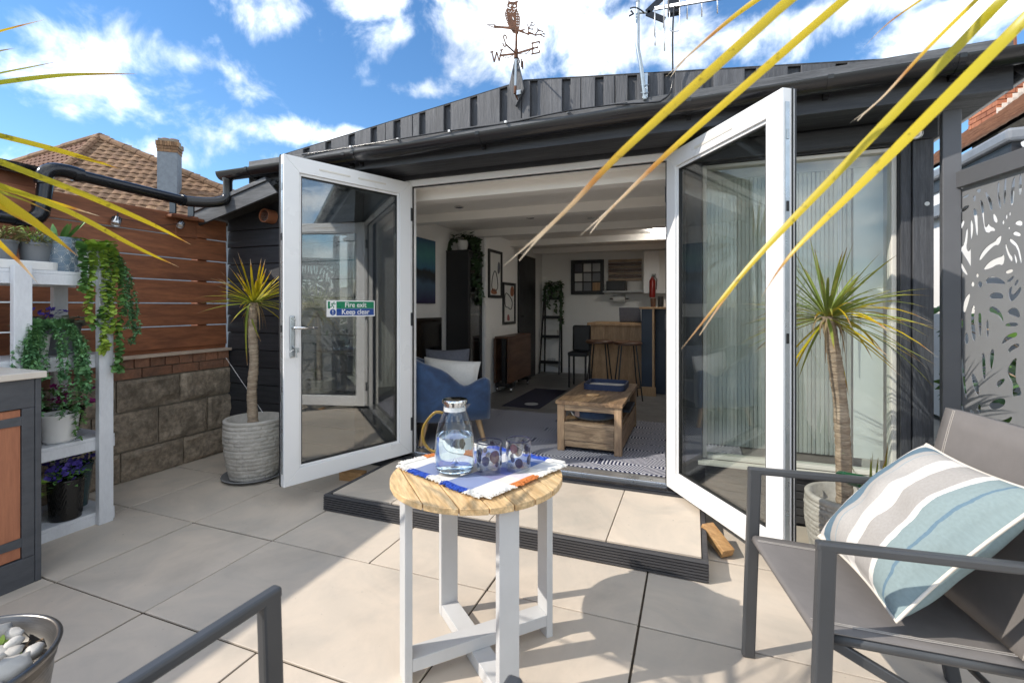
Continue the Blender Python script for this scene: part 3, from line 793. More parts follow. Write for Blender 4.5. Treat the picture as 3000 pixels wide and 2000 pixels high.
MB().box(WX - .075, WX - .045, -2.8, 2.99, .894, 1.0).build('base_board', 'fence_stain', fe)
zs = [.925, 1.100, 1.279, 1.460, 1.634, 1.815]
tops = zs[1:] + [1.99]
for z0, z1 in zip(zs, tops):
    for a, c in ((-2.8, -.2), (-.195, 2.99)):
        MB().hexa([(WX - .058, a, z0), (WX - .030, a, z0), (WX - .030, c, z0), (WX - .058, c, z0)][::-1], [(WX - .052, a, z1 - .009), (WX - .040, a, z1 - .009), (WX - .040, c, z1 - .009), (WX - .052, c, z1 - .009)][::-1]).build('fence_board', 'fence_stain', fe, bev=.003)
for yp in (-2.0, -.2, 1.35, 2.75):
    MB().box(WX - .14, WX - .061, yp, yp + .08, .888, 1.985).build('post', 'fence_stain', fe, bev=.004)
pc = px(535, 625, WX)
MB().box(WX - .16, WX + .03, 2.48, 2.80, 1.935, 1.958).build('post_cap', 'fence_stain', fe, bev=.004)
MB().box(WX - .12, WX - .0285, 2.55, 2.72, 1.80, 1.934).build('post', 'fence_stain', fe, bev=.004)
# rain pipe along the fence
dp = thing('rain_pipe', 'thick black plastic rain pipe running along the top of the brown fence', 'pipe', (-3.70, 2.3, 1.8))
def elbow(p0, p1, p2, r, n=6):
    return bez(p0, p1, p2, n)
PX = -3.66
topz = gz(-3.5) - .05
A0 = Vector((-3.46, GY, topz)); A1 = Vector((-3.46, GY, 2.10))
m_ = MB(); m_.tube([A0 + Vector((0, 0, .05)), A0, A0 - Vector((0, 0, .02)), A1 + Vector((0, 0, .02))], [.03, .042, .034, .034], 16).build('pipe_section', 'black_pvc', dp, smooth=2)
Bq = Vector((-3.63, 2.52, 2.055)); Cq = Vector((PX, 1.80, 2.085))
m_ = MB(); m_.tube(bez(A1 + Vector((0, 0, .03)), A1 - Vector((0, 0, .05)), Bq, 8), .040, 16).build('pipe_bend', 'black_pvc', dp, smooth=2)
m_ = MB(); m_.tube([Bq, Cq], .037, 16).build('pipe_section', 'black_pvc', dp, smooth=2)
Dq = Vector((PX, 1.69, 1.99))
m_ = MB(); m_.tube(bez(Cq + Vector((0, .07, 0)), Vector((PX, 1.66, 2.12)), Dq + Vector((0, -.01, 0)), 10), .044, 16).build('pipe_bend', 'black_pvc', dp, smooth=2)
Eq = Vector((PX + .01, 1.665, 1.80))
m_ = MB(); m_.tube([Dq + Vector((0, 0, .02)), Eq], .038, 16).build('pipe_section', 'black_pvc', dp, smooth=2)
m_ = MB(); m_.tube(bez(Eq + Vector((0, 0, .05)), Eq - Vector((0, 0, .06)), Eq + Vector((.01, -.13, -.045)), 8), .043, 16).build('pipe_bend', 'black_pvc', dp, smooth=2)
m_ = MB(); m_.tube([Eq + Vector((.01, -.12, -.045)), Eq + Vector((.02, -1.6, -.06))], .038, 16).build('pipe_section', 'black_pvc', dp, smooth=2)
for p in (Bq * .96 + Cq * .04, Cq * .95 + Bq * .05):
    d_ = (Cq - Bq).normalized(); MB().tube([p - d_ * .012, p + d_ * .012], .0445, 16).build('collar', 'black_pvc', dp, smooth=2)
MB().tube([Eq + Vector((0, 0, .045)), Eq + Vector((0, 0, .068))], .046, 16).build('collar', 'black_pvc', dp, smooth=2)
for y_ in (2.46, 2.60): MB().box(PX - .065, PX + .0, y_, y_ + .01, 1.955, 2.05).build('bracket', 'black_pvc', dp)
ng = thing('fence_gutter', 'short black half round gutter end fixed above the fence boards', 'gutter', (-3.80, 1.2, 2.0))
half_gutter([(-3.78, 1.74, 2.10), (-3.78, -.5, 2.115)], .055, 'channel', ng, (1, 0, 0))
MB().box(-3.86, -3.835, -.5, 1.72, 1.975, 2.115).build('backing_board', 'fence_stain', ng)
# ------------------------------------------------------------------ inside the room
FZ = .13
mat('black_laminate', (.018, .018, .019), (.013, .013, .014), rough=.45, scale=4)
mat('black_metal', (.012, .012, .013), rough=.4)
mat('black_glass', (.004, .004, .005), rough=.08, scale=3)
mat('navy_velvet', (.010, .050, .135), (.004, .020, .062), rough=.7, scale=7, sheen=.6, bump=.1, bs=40, distort=1.0)
mat('beech', (.52, .34, .18), (.42, .26, .13), rough=.45, scale=5, stretch=(6, 6, 1), grain=(14, .1))
mat('cream_linen', (.66, .63, .58), (.60, .57, .52), rough=.9, scale=50, bump=.25, bs=300)
mat('slate_fabric', (.12, .125, .15), rough=.9, scale=40, bump=.2)
mat('sheesham', (.42, .27, .15), (.16, .095, .055), rough=.4, scale=2.6, stretch=(7, 1, 7), grain=(9, .3), distort=1.6, rnd=.25)
mat('sheesham_x', (.46, .33, .21), (.18, .115, .07), rough=.4, scale=2.6, stretch=(1, 7, 7), grain=(9, .3), distort=1.8, rnd=.25)
mat('sheesham_z', (.42, .29, .18), (.20, .12, .07), rough=.4, scale=2.6, stretch=(7, 7, 1), grain=(9, .3), distort=1.6, rnd=.3)
mat('oak_board', (.52, .33, .17), (.32, .18, .085), rough=.5, scale=2.2, stretch=(6, 6, 1), grain=(10, .18), distort=1.2)
mat('walnut', (.13, .06, .032), (.065, .03, .018), rough=.4, scale=2.5, stretch=(6, 1, 6), grain=(10, .2))
mat('navy_panel', (.018, .035, .065), (.014, .028, .052), rough=.5, scale=3)
mat('dark_blue_felt', (.03, .045, .10), (.022, .034, .08), rough=.7, scale=30)
mat('white_ceramic', (.75, .75, .74), (.70, .70, .69), rough=.25, scale=4)
mat('paper_white', (.70, .70, .67), (.64, .64, .61), rough=.9, scale=10)
mat('extinguisher_red', (.30, .02, .015), (.24, .015, .012), rough=.3, scale=4)
mat('navy_mat', (.012, .012, .035), (.008, .008, .022), rough=.9, scale=80, bump=.3)
mat('petal_tag', (.55, .42, .38), rough=.8)
mat('silver_grey', (.42, .43, .44), rough=.4)
mat('ivy_green', (.05, .10, .035), (.022, .05, .018), rough=.45, scale=12, rnd=.2)

# patterned rug: nested diamonds of white thread on navy
m, t, b = newmat('rug_weave'); k = t.links.new
tcn = N(t, 'ShaderNodeTexCoord'); sp = N(t, 'ShaderNodeSeparateXYZ'); k(tcn.outputs['Object'], sp.inputs[0])
ax = math_node(t, 'ABSOLUTE', math_node(t, 'SUBTRACT', math_node(t, 'FRACT', math_node(t, 'MULTIPLY', sp.outputs[0], 1 / .62)), .5))
ay = math_node(t, 'ABSOLUTE', math_node(t, 'SUBTRACT', math_node(t, 'FRACT', math_node(t, 'MULTIPLY', sp.outputs[1], 1 / .36)), .5))
hx_ = math_node(t, 'ADD', math_node(t, 'MULTIPLY', ax, .62), math_node(t, 'MULTIPLY', math_node(t, 'MAXIMUM', ay, math_node(t, 'MULTIPLY', ax, .35)), .36))
st_ = math_node(t, 'SINE', math_node(t, 'MULTIPLY', hx_, 2 * math.pi / .031))
fa = math_node(t, 'GREATER_THAN', st_, .12)
br = math_node(t, 'GREATER_THAN', math_node(t, 'SINE', math_node(t, 'MULTIPLY', math_node(t, 'ADD', sp.outputs[0], sp.outputs[1]), 620.0)), -.72)
mc = N(t, 'ShaderNodeMix', data_type='RGBA'); k(fa, mc.inputs[0])
mc.inputs[6].default_value = (.014, .020, .060, 1); mc.inputs[7].default_value = (.52, .52, .56, 1); k(mc.outputs[2], b.inputs['Base Color']); b.inputs['Roughness'].default_value = .95
bp = N(t, 'ShaderNodeBump', ins={'Strength': .4, 'Distance': .003}); k(st_, bp.inputs['Height']); k(bp.outputs[0], b.inputs['Normal'])

r_ = MB().box(-2.35, .35, 3.265, 4.76, FZ + .0005, FZ + .010).build('rug', 'rug_weave', bev=.003)
tag(r_, 'large navy and white rug woven in nested diamonds just inside the doors', 'rug')
dm = thing('floor_mat', 'dark navy rectangular mat with a pale disc in its middle', 'mat', (-1.785, 5.56, FZ))
MB().box(-2.005, -1.565, 4.955, 6.17, FZ + .0005, FZ + .007).build('pile', 'navy_mat', dm, bev=.002)
MB().lathe([(.001, .0072), (.078, .0072), (.078, .0085), (.001, .0086)], 32, (-1.72, 5.15, FZ)).build('disc', 'silver_grey', dm)

# coffee table
TX0, TX1, TY0, TY1, TH = -.985, -.485, 3.56, 4.56, .525
ct = thing('coffee_table', 'rustic wooden coffee table with open shelf and drawer on the rug', 'table', (-.735, 4.06, FZ + .01))
bz = FZ + .0102
for x0 in (TX0 + .005, TX1 - .06):
    for y0 in (TY0 + .005, TY1 - .06):
        MB().box(x0, x0 + .055, y0, y0 + .055, bz, TH - .026).build('leg', 'sheesham_z', ct, bev=.003)
for i in range(4):
    a = TX0 - .005 + i * .1275
    MB().box(a, a + .1265, TY0 - .008, TY1 + .008, TH - .026, TH + (.0005 if i % 2 else 0)).build('top_board', 'sheesham', ct, bev=.002)
MB().box(TX0 + .061, TX1 - .061, TY0 + .008, TY0 + .045, TH - .075, TH - .0265).build('apron', 'sheesham_x', ct, bev=.002)
MB().box(TX0 + .061, TX1 - .061, TY0 + .004, TY0 + .03, bz + .085, bz + .20).build('drawer', 'sheesham_x', ct, bev=.003)
MB().box(TX0 + .061, TX1 - .061, TY0 + .012, TY0 + .04, bz + .035, bz + .083).build('bottom_rail', 'sheesham_x', ct, bev=.002)
MB().box(TX0 + .03, TX1 - .03, TY0 + .046, TY1 - .062, bz + .201, bz + .222).build('shelf', 'sheesham', ct)
MB().box(TX0 + .061, TX1 - .061, TY0 + .006, TY0 + .0455, bz + .201, bz + .221).build('shelf_edge', 'sheesham_x', ct)
MB().box(TX1 - .028, TX1 - .010, TY0 + .061, TY1 - .061, bz + .03, bz + .198).build('side_panel', 'sheesham', ct)
MB().box(TX0 + .010, TX0 + .028, TY0 + .061, TY1 - .061, bz + .03, bz + .198).build('side_panel', 'sheesham', ct)
# on it
ty = thing('serving_tray', 'rounded navy tray with pale base on the coffee table', 'tray', (-.71, 4.30, TH))
def rrect(x0, x1, y0, y1, r, n=5):
    o_ = []
    for cx, cy, a0 in ((x1 - r, y1 - r, 0), (x0 + r, y1 - r, 90), (x0 + r, y0 + r, 180), (x1 - r, y0 + r, 270)):
        for i in range(n + 1):
            a = R(a0 + 90 * i / n); o_.append((cx + r * math.cos(a), cy + r * math.sin(a)))
    return o_
out_, in_ = rrect(-.90, -.54, 4.10, 4.46, .06), rrect(-.885, -.555, 4.115, 4.445, .05)
m_ = MB(); n_ = len(out_); zb, zt = TH + .001, TH + .048
m_.add([(x, y, z) for z in (zb, zt) for x, y in out_] + [(x, y, z) for z in (zb, zt) for x, y in in_],
       [(i, (i + 1) % n_, n_ + (i + 1) % n_, n_ + i) for i in range(n_)] + [(2 * n_ + i, 3 * n_ + i, 3 * n_ + (i + 1) % n_, 2 * n_ + (i + 1) % n_) for i in range(n_)] +
       [(n_ + i, n_ + (i + 1) % n_, 3 * n_ + (i + 1) % n_, 3 * n_ + i) for i in range(n_)] + [(i, 2 * n_ + i, 2 * n_ + (i + 1) % n_, (i + 1) % n_) for i in range(n_)])
m_.build('rim', 'dark_blue_felt', ty)
MB().prism(in_, lambda x, y: (x, y, TH + .0012), lambda x, y: (x, y, TH + .014)).build('base', 'cream_linen', ty)
cs = MB().lathe([(.001, 0), (.05, 0), (.052, .004), (.05, .008), (.001, .008)], 28, (-.76, 3.86, TH + .001)).build('coaster', 'beech', smooth=2)
tag(cs, 'round pale wooden coaster on the coffee table beside the tray', 'coaster')
pf = thing('floor_cushion', 'round navy floor cushion with square pale tag on the table shelf', 'cushion', (-.74, 3.83, bz + .222))
MB().lathe([(.001, 0), (.15, 0), (.185, .018), (.20, .05), (.185, .085), (.15, .10), (.001, .102)], 32, (-.74, 3.83, bz + .223)).build('cover', 'navy_velvet', pf, smooth=True)
p_ = Vector((-.845, 3.657, bz + .272))
MB().box(-.024, .024, -.0015, .0015, -.022, .022, Matrix.Translation(p_) @ Matrix.Rotation(R(-32), 4, 'Z')).build('tag', 'petal_tag', pf)
bk = MB().box(-.60, -.49, 4.05, 4.42, bz + .223, bz + .245).build('folder', 'navy_panel', bev=.002)
tag(bk, 'thin navy folder lying on the coffee table shelf', 'folder')

# armchair
ac = thing('armchair', 'navy velvet tub armchair with splayed beech legs inside the doors', 'armchair', (-2.01, 3.65, FZ + .0102), R(40))
def shell(a):       # half-angle along the U from one arm front (0) to the other (1)
    return a
cxA, cyA = 0.0, 0.0; ZA = -.0102
vs_, fs = [], []; nA = 36
pl = []
# U-shaped plan, open towards +X, back at -X
for i in range(nA + 1):
    s_ = i / nA
    if s_ < .3: x, y = .30 - (s_ / .3) * .38, -.31
    elif s_ > .7: x, y = .30 - ((1 - s_) / .3) * .38, .31
    else:
        a = (s_ - .3) / .4 * math.pi; x, y = -.08 - .28 * math.sin(a), -.31 * math.cos(a)
    h = .545 - .075 * math.exp(-((min(s_, 1 - s_) - .16) / .08) ** 2) + .20 * math.exp(-((s_ - .5) / .2) ** 2) - (.02 if min(s_, 1 - s_) < .02 else 0)
    pl.append((x, y, h))
for i, (x, y, h) in enumerate(pl):
    t_ = Vector((pl[min(i + 1, nA)][0] - pl[max(i - 1, 0)][0], pl[min(i + 1, nA)][1] - pl[max(i - 1, 0)][1], 0)).normalized(); nr = Vector((-t_.y, t_.x, 0)) # inward
    low = .205
    for off, z in ((-.0, low), (-.03, low + .06), (-.035, h - .05), (-.02, h - .012), (.02, h), (.055, h - .012), (.07, h - .05), (.065, low + .1), (.06, low)):
        vs_.append((x + nr.x * off, y + nr.y * off, ZA + z))
k9 = 9
for i in range(nA):
    for j in range(k9): fs.append((i * k9 + j, (i + 1) * k9 + j, (i + 1) * k9 + (j + 1) % k9, i * k9 + (j + 1) % k9))
fs += [tuple(range(k9 - 1, -1, -1))[::-1], tuple(nA * k9 + j for j in range(k9))[::-1]]
MB().add(vs_, fs).build('shell', 'navy_velvet', ac, smooth=True, local=True)
MB().box(-.30, .27, -.25, .25, ZA + .21, ZA + .40).build('seat', 'navy_velvet', ac, bev=.04, seg=4, smooth=True, local=True)
for sx, sy in ((.27, -.27), (.27, .27), (-.25, -.25), (-.25, .25)):
    MB().tube([(sx * .8, sy, ZA + .215), (sx, sy * 1.1, .0005)], [.026, .017], 12).build('leg', 'beech', ac, smooth=2, local=True)
def pillow(T, w, h, d, m, name, parent=None, n=22, uvscale=1, crease=.0):
    m_ = MB(); vs_, fs, uvs = [], [], []
    for sgn in (1, -1):
        for i in range(n + 1):
            for j in range(n + 1):
                a, c = i / n * 2 - 1, j / n * 2 - 1
                ea, ec = 1 - abs(a) ** 2.6, 1 - abs(c) ** 2.6
                th = d * .5 * (max(ea, 0) * max(ec, 0)) ** .5
                # corners pulled out a little, sides drawn in
                x = a * w / 2 * (1 - .07 * (1 - c * c)); y = c * h / 2 * (1 - .07 * (1 - a * a))
                th += crease * noise.noise(Vector((a * 2.2, c * 2.2, sgn * 3.0))) * ea * ec
                vs_.append(T @ Vector((x, y, sgn * th))); uvs.append((i / n, j / n))
    k = n + 1; o_ = k * k
    for i in range(n):
        for j in range(n):
            q = (i * k + j, (i + 1) * k + j, (i + 1) * k + j + 1, i * k + j + 1); fs.append(q); fs.append(tuple(o_ + x for x in q[::-1]))
    rim = [i * k for i in range(n)] + [n * k + j for j in range(n)] + [i * k + n for i in range(n, 0, -1)] + [j for j in range(n, 0, -1)]
    for a, c in zip(rim, rim[1:] + rim[:1]): fs.append((c, a, o_ + a, o_ + c))
    m_.add(vs_, fs, uvs)
    return m_.build(name, m, parent, smooth=True), [vs_[i] for i in rim]
T = Matrix.Translation((-1.93, 3.60, FZ + .50)) @ Matrix.Rotation(R(14), 4, 'Z') @ Matrix.Rotation(R(80), 4, 'X') @ Matrix.Rotation(R(-4), 4, 'Z')
o, _ = pillow(T, .50, .34, .14, 'cream_linen', 'scatter_cushion', crease=.012)
tag(o, 'plain cream scatter cushion propped in the navy armchair', 'cushion')
T = Matrix.Translation((-2.06, 3.80, FZ + .54)) @ Matrix.Rotation(R(30), 4, 'Z') @ Matrix.Rotation(R(75), 4, 'X')
o, _ = pillow(T, .40, .40, .11, 'slate_fabric', 'scatter_cushion', crease=.01)
tag(o, 'dark slate scatter cushion behind the cream one in the armchair', 'cushion')

# canvas and screen on the left wall
m, t, b = newmat('night_sea'); k = t.links.new
tcn = N(t, 'ShaderNodeTexCoord'); sp = N(t, 'ShaderNodeSeparateXYZ'); k(tcn.outputs['Generated'], sp.inputs[0])
nn = N(t, 'ShaderNodeTexNoise', ins={'Scale': 4.0, 'Detail': 4.0}); k(tcn.outputs['Generated'], nn.inputs['Vector'])
cr = N(t, 'ShaderNodeValToRGB'); k(math_node(t, 'ADD', sp.outputs[2], math_node(t, 'MULTIPLY', math_node(t, 'SUBTRACT', nn.outputs[0], .5), .25)), cr.inputs[0])
e = cr.color_ramp.elements; e[0].color = (.02, .015, .06, 1); e[1].color = (.02, .07, .14, 1)
for p, c in ((.3, (.05, .10, .16, 1)), (.42, (.01, .02, .03, 1)), (.5, (.01, .012, .015, 1)), (.55, (.03, .12, .2, 1)), (.75, (.05, .2, .2, 1))):
    q = e.new(p); q.color = c
k(cr.outputs[0], b.inputs['Base Color']); b.inputs['Roughness'].default_value = .6
o = MB().box(-2.739, -2.705, 3.98, 4.70, 1.28, 1.98).build('canvas_print', 'night_sea', bev=.003)
tag(o, 'frameless canvas print of a dark teal seascape on the left wall', 'picture')
tv = thing('television', 'black flat television standing behind the navy armchair', 'television', (-2.6, 4.2, FZ))
MB().box(-2.62, -2.58, 3.75, 4.62, .62, 1.13).build('screen', 'black_glass', tv, bev=.004)
MB().box(-2.70, -2.44, 3.72, 4.66, FZ + .0005, .58).build('stand', 'black_laminate', tv, bev=.004)
MB().box(-2.63, -2.57, 4.1, 4.3, .5805, .63).build('foot', 'black_laminate', tv)

# bookcase with glazed door
bc = thing('bookcase', 'tall black bookcase with glazed door against the left wall', 'cabinet', (-2.59, 5.2, FZ))
MB().box(-2.735, -2.445, 5.0, 5.02, FZ + .0005, 1.89).build('side', 'black_laminate', bc, bev=.002)
MB().box(-2.735, -2.445, 5.375, 5.395, FZ + .0005, 1.89).build('side', 'black_laminate', bc, bev=.002)
MB().box(-2.737, -2.72, 5.021, 5.374, FZ + .05, 1.86).build('back', 'black_laminate', bc)
MB().box(-2.737, -2.44, 4.998, 5.397, 1.8905, 1.91).build('top', 'black_laminate', bc, bev=.002)
for z in (FZ + .06, .5, .82, 1.14, 1.48):
    MB().box(-2.715, -2.46, 5.021, 5.374, z, z + .018).build('shelf', 'black_laminate', bc)
m_ = MB()
for q in ((5.021, 5.06), (5.335, 5.374)): m_.box(-2.458, -2.444, q[0], q[1], FZ + .02, 1.885)
m_.box(-2.458, -2.444, 5.061, 5.334, FZ + .02, FZ + .08).box(-2.458, -2.444, 5.061, 5.334, 1.82, 1.885).build('door_frame', 'black_laminate', bc)
MB().box(-2.454, -2.450, 5.061, 5.334, FZ + .08, 1.82).build('door_pane', 'clear_glass', bc)
for y_, z_, h_ in ((5.12, 1.498, .22), (5.2, 1.498, .18), (5.12, 1.158, .10), (5.26, 1.158, .2), (5.15, .838, .16), (5.25, .518, .12)):
    o = MB().lathe([(.001, 0), (.03, 0), (.008, .01), (.006, h_ * .45), (.035, h_ * .6), (.03, h_)], 16, (-2.56, y_, z_ + .0008)).build('wine_glass', 'clear_glass', smooth=2)
    tag(o, 'stemmed drinking glass on a shelf of the black bookcase', 'glass', 'glasses in the bookcase')

def ivy(name, label, potc, potr, poth, potmat, strands, leafm, lw, spread, seed, crown=40, clip=None):
    rnd = random.Random(seed)
    t_ = thing(name, label, 'plant', potc)
    c = Vector(potc)
    if potr:
        MB().lathe([(.001, .0006), (potr * .72, .0006), (potr * .95, poth * .6), (potr, poth), (potr * .9, poth), (potr * .86, poth * .8), (.001, poth * .8)], 28, c).build('pot', potmat, t_, smooth=2)
    m_ = MB(); st2 = MB()
    for _ in range(crown):
        a = rnd.uniform(0, 2 * math.pi); rr = spread * math.sqrt(rnd.random()); p = c + Vector((rr * math.cos(a), rr * math.sin(a), poth + rnd.uniform(.0, spread * .9)))
        m_.leaf(p, (math.cos(a), math.sin(a), rnd.uniform(-.4, .6)), (rnd.uniform(-.5, .5), rnd.uniform(-.8, .1), 1), lw * rnd.uniform(.7, 1.2), lw * rnd.uniform(.6, 1.0), 2)
    for s_ in strands:
        path = smooth_path([c + Vector(q) for q in s_], 7)
        st2.tube(path, .0018, 4)
        for p in path[2:]:
            for _ in range(2):
                d = Vector((rnd.uniform(-1, 1), rnd.uniform(-1, .4), rnd.uniform(-.9, .3)))
                m_.leaf(p, d, (rnd.uniform(-.6, .6), -1, rnd.uniform(0, .9)), lw * rnd.uniform(.6, 1.1), lw * rnd.uniform(.5, .95), 2)
    st2.build('stem', leafm, t_, kind='stuff')
    m_.build('foliage', leafm, t_, kind='stuff')
    return t_
ivy('ivy_plant', 'trailing ivy in a white pot on top of the bookcase', (-2.60, 5.16, 1.911), .072, .13, 'white_ceramic',
    [[(.05, 0, .13), (.16, -.03, .12), (.175, -.03, -.1), (.18, -.02, -.3), (.175, 0, -.42)], [(.04, .06, .14), (.15, .12, .14), (.175, .14, -.05), (.17, .14, -.25), (.18, .15, -.5), (.175, .14, -.62)],
     [(-.03, -.04, .14), (-.09, -.08, .13), (-.13, -.10, .06), (-.12, -.11, .02)], [(.05, .02, .15), (.15, .05, .16), (.176, .06, .0), (.18, .05, -.2)]], 'ivy_green', .062, .10, 3)

# two abstract prints on the left wall
def framed_print(y0, y1, z0, z1, loop, label, blobs):
    t_ = thing('framed_print', label, 'picture', (-2.42, (y0 + y1) / 2, z0))
    X = -2.4295
    m_ = MB(); fw = .035
    m_.box(X, X + .022, y0, y0 + fw, z0, z1).box(X, X + .022, y1 - fw, y1, z0, z1).box(X, X + .022, y0 + fw, y1 - fw, z0, z0 + fw).box(X, X + .022, y0 + fw, y1 - fw, z1 - fw, z1).build('frame', 'black_laminate', t_)
    MB().box(X, X + .006, y0 + fw, y1 - fw, z0 + fw, z1 - fw).build('paper', 'paper_white', t_)
    W_, H_ = y1 - y0 - 2 * fw, z1 - z0 - 2 * fw
    f_ = lambda a, c, dx=.0085: (X + dx, y0 + fw + a * W_, z0 + fw + c * H_)
    for pts_, mm in blobs:
        MB().prism(smoothloop(pts_), lambda a, c: f_(a, c, .0062), lambda a, c: f_(a, c, .0075)).build('paint_patch', mm, t_)
    MB().tube([f_(a, c) for a, c in smoothloop(loop, 2)], .006, 5, closed=True).build('paint_line', 'black_metal', t_)
framed_print(5.53, 5.98, 1.36, 1.98, [(.15, .1), (.25, .45), (.5, .62), (.7, .4), (.75, .12)], 'black framed abstract print with dark oval, upper of the pair',
             [([(.7, .5), (.95, .55), (.95, .8), (.75, .82)], 'slate_fabric'), ([(.1, .02), (.7, .02), (.6, .14), (.2, .16)], 'terracotta')])
framed_print(6.02, 6.50, 1.0, 1.58, [(.1, .4), (.1, .8), (.45, .75), (.85, .55), (.7, .3), (.4, .4)], 'black framed abstract print without oval, lower of the pair',
             [([(.6, .7), (.98, .7), (.98, .98), (.65, .98)], 'terracotta'), ([(.3, .02), (.6, .02), (.5, .2), (.35, .2)], 'extinguisher_red')])

# folded drop-leaf table on castors
dl = thing('folding_table', 'folded dark walnut table on castors against the left wall', 'table', (-2.29, 6.1, FZ))
MB().box(-2.39, -2.195, 5.66, 6.55, .835, .86).build('top', 'walnut', dl, bev=.003)
MB().box(-2.219, -2.197, 5.66, 6.55, .26, .834).build('leaf', 'walnut', dl, bev=.003)
MB().box(-2.40, -2.378, 5.66, 6.55, .26, .834).build('leaf', 'walnut', dl, bev=.003)
for y_ in (5.75, 6.40):
    MB().box(-2.33, -2.27, y_, y_ + .06, .25, .834).build('column', 'black_metal', dl)
    ft_ = MB().box(-2.44 + .02, -2.17, y_ - .01, y_ + .07, .205, .25).build('foot', 'black_metal', dl, bev=.004)
    for x_ in (-2.395, -2.20):
        c_ = MB().lathe([(.001, -.012), (.033, -.012), (.035, -.006), (.035, .006), (.033, .012), (.001, .012)], 16).xf(Matrix.Translation((x_, y_ + .03, FZ + .0355)) @ Matrix.Rotation(R(90), 4, 'Y'))
        c_.build('castor', 'chrome', ft_, smooth=2)
        MB().box(x_ - .004, x_ + .004, y_ + .02, y_ + .04, FZ + .068, .206).build('castor_stem', 'chrome', ft_)
# dark door in the left wall
ddr = thing('inner_door', 'plain black door standing in the left wall behind the folded table', 'door', (-2.42, 7.0, FZ))
MB().box(-2.429, -2.40, 6.62, 7.40, FZ + .0005, 2.03).build('leaf', 'black_laminate', ddr, bev=.003)
m_ = MB(); m_.tube([(-2.40, 6.70, 1.1), (-2.36, 6.70, 1.1), (-2.355, 6.80, 1.1)], .008, 8).build('handle', 'black_metal', ddr)
# ladder shelf
ls = thing('ladder_shelf', 'narrow black metal ladder shelf in the far left corner', 'shelf', (-2.2, 7.7, FZ))
for x_ in (-2.39, -2.05):
    MB().beam((x_, 7.56, FZ + .0005), (x_ + .03 * (1 if x_ < -2.2 else -1), 7.80, 1.60), .022, .022).build('upright', 'black_metal', ls)
    MB().beam((x_ + .02 * (1 if x_ < -2.2 else -1), 7.81, FZ + .0005), (x_ + .03 * (1 if x_ < -2.2 else -1), 7.82, 1.60), .022, .022).build('upright', 'black_metal', ls)
for z in (.30, .72, 1.04, 1.36):
    yf = 7.56 + .24 * (z - FZ) / 1.47
    MB().box(-2.37, -2.07, yf, 7.82, z, z + .012).build('shelf_board', 'black_laminate', ls)
    MB().box(-2.37, -2.07, yf - .006, yf, z, z + .05).build('shelf_lip', 'black_metal', ls)
o = MB().box(-2.28, -2.12, 7.68, 7.78, .7325, .85).build('storage_box', 'paper_white', bev=.004); tag(o, 'small white box on the black ladder shelf', 'box')
o = MB().lathe([(.001, 0), (.06, 0), (.085, .07), (.08, .07), (.055, .01), (.001, .01)], 20, (-2.22, 7.70, .313)).build('glass_bowl', 'clear_glass', smooth=2); tag(o, 'clear glass bowl on the lowest board of the ladder shelf', 'bowl')
ivy('trailing_houseplant', 'dark bushy trailing plant on top of the ladder shelf', (-2.2, 7.76, 1.373), .07, .16, 'black_laminate',
    [[(.03, -.02, .2), (.12, -.06, .16), (.15, -.08, -.1), (.14, -.1, -.35)], [(-.03, -.02, .22), (-.12, -.05, .2), (-.14, -.06, .0)], [(.05, -.03, .2), (.16, -.05, .1), (.17, -.06, -.2), (.16, -.1, -.5)],
     [(0, -.05, .2), (.05, -.1, .1), (.07, -.12, -.2)], [(0, -.05, .2), (-.05, -.1, .1), (-.05, -.12, -.15)]], 'ivy_green', .06, .15, 5, crown=120)

# kitchen end
m, t, b = newmat('lit_diffuser'); b.inputs['Base Color'].default_value = (.8, .8, .78, 1); b.inputs['Emission Color'].default_value = (1, .95, .88, 1); b.inputs['Emission Strength'].default_value = 10.0
kp = thing('breakfast_bar', 'oak fronted breakfast bar with a raised navy end panel', 'counter', (-.9, 6.4, FZ))
for i in range(4):
    a = -1.27 + i * .165
    MB().box(a, a + .164, 6.30, 6.325, FZ + .0005, 1.0).build('front_board', 'oak_board', kp, bev=.001)
MB().box(-1.30, -.585, 6.20, 6.86, 1.0005, 1.035).build('worktop', 'oak_board', kp, bev=.003)
MB().box(-.605, -.475, 6.19, 6.90, FZ + .0005, 1.215).build('end_panel', 'navy_panel', kp)
MB().box(-.4745, -.452, 6.185, 6.90, FZ + .0005, 1.215).build('edge_strip', 'beech', kp)
MB().box(-.63, .10, 6.18, 7.0, 1.2155, 1.24).build('ledge', 'oak_board', kp, bev=.003)
MB().box(-.451, .10, 6.35, 6.45, FZ + .0005, 1.215).build('front_panel', 'navy_panel', kp)
MB().box(-.72, -.43, 6.155, 6.184, FZ + .0005, FZ + .11).build('kick_board', 'beech', kp)
lp = thing('laptop', 'dark laptop standing half open on the breakfast bar', 'laptop', (-.78, 6.6, 1.036))
MB().box(-.92, -.64, 6.5, 6.72, 1.0355, 1.05).build('base', 'black_laminate', lp, bev=.003)
T = Matrix.Translation((-.78, 6.49, 1.052)) @ Matrix.Rotation(R(10), 4, 'X')
MB().box(-.14, .14, -.008, 0, 0, .185, T).build('lid', 'slate_fabric', lp, bev=.003)
for x_, y_, h_, mm, lb in ((-.32, 6.5, .10, 'white_ceramic', 'white cup on the raised bar ledge'), (-.40, 6.62, .14, 'black_laminate', 'black tumbler on the raised bar ledge'), (-.50, 6.7, .12, 'walnut', 'brown jar on the raised bar ledge')):
    o = MB().lathe([(.001, 0), (.032, 0), (.036, h_), (.032, h_), (.028, .01), (.001, .01)], 18, (x_, y_, 1.2405)).build('cup', mm, smooth=2); tag(o, lb, 'cup')
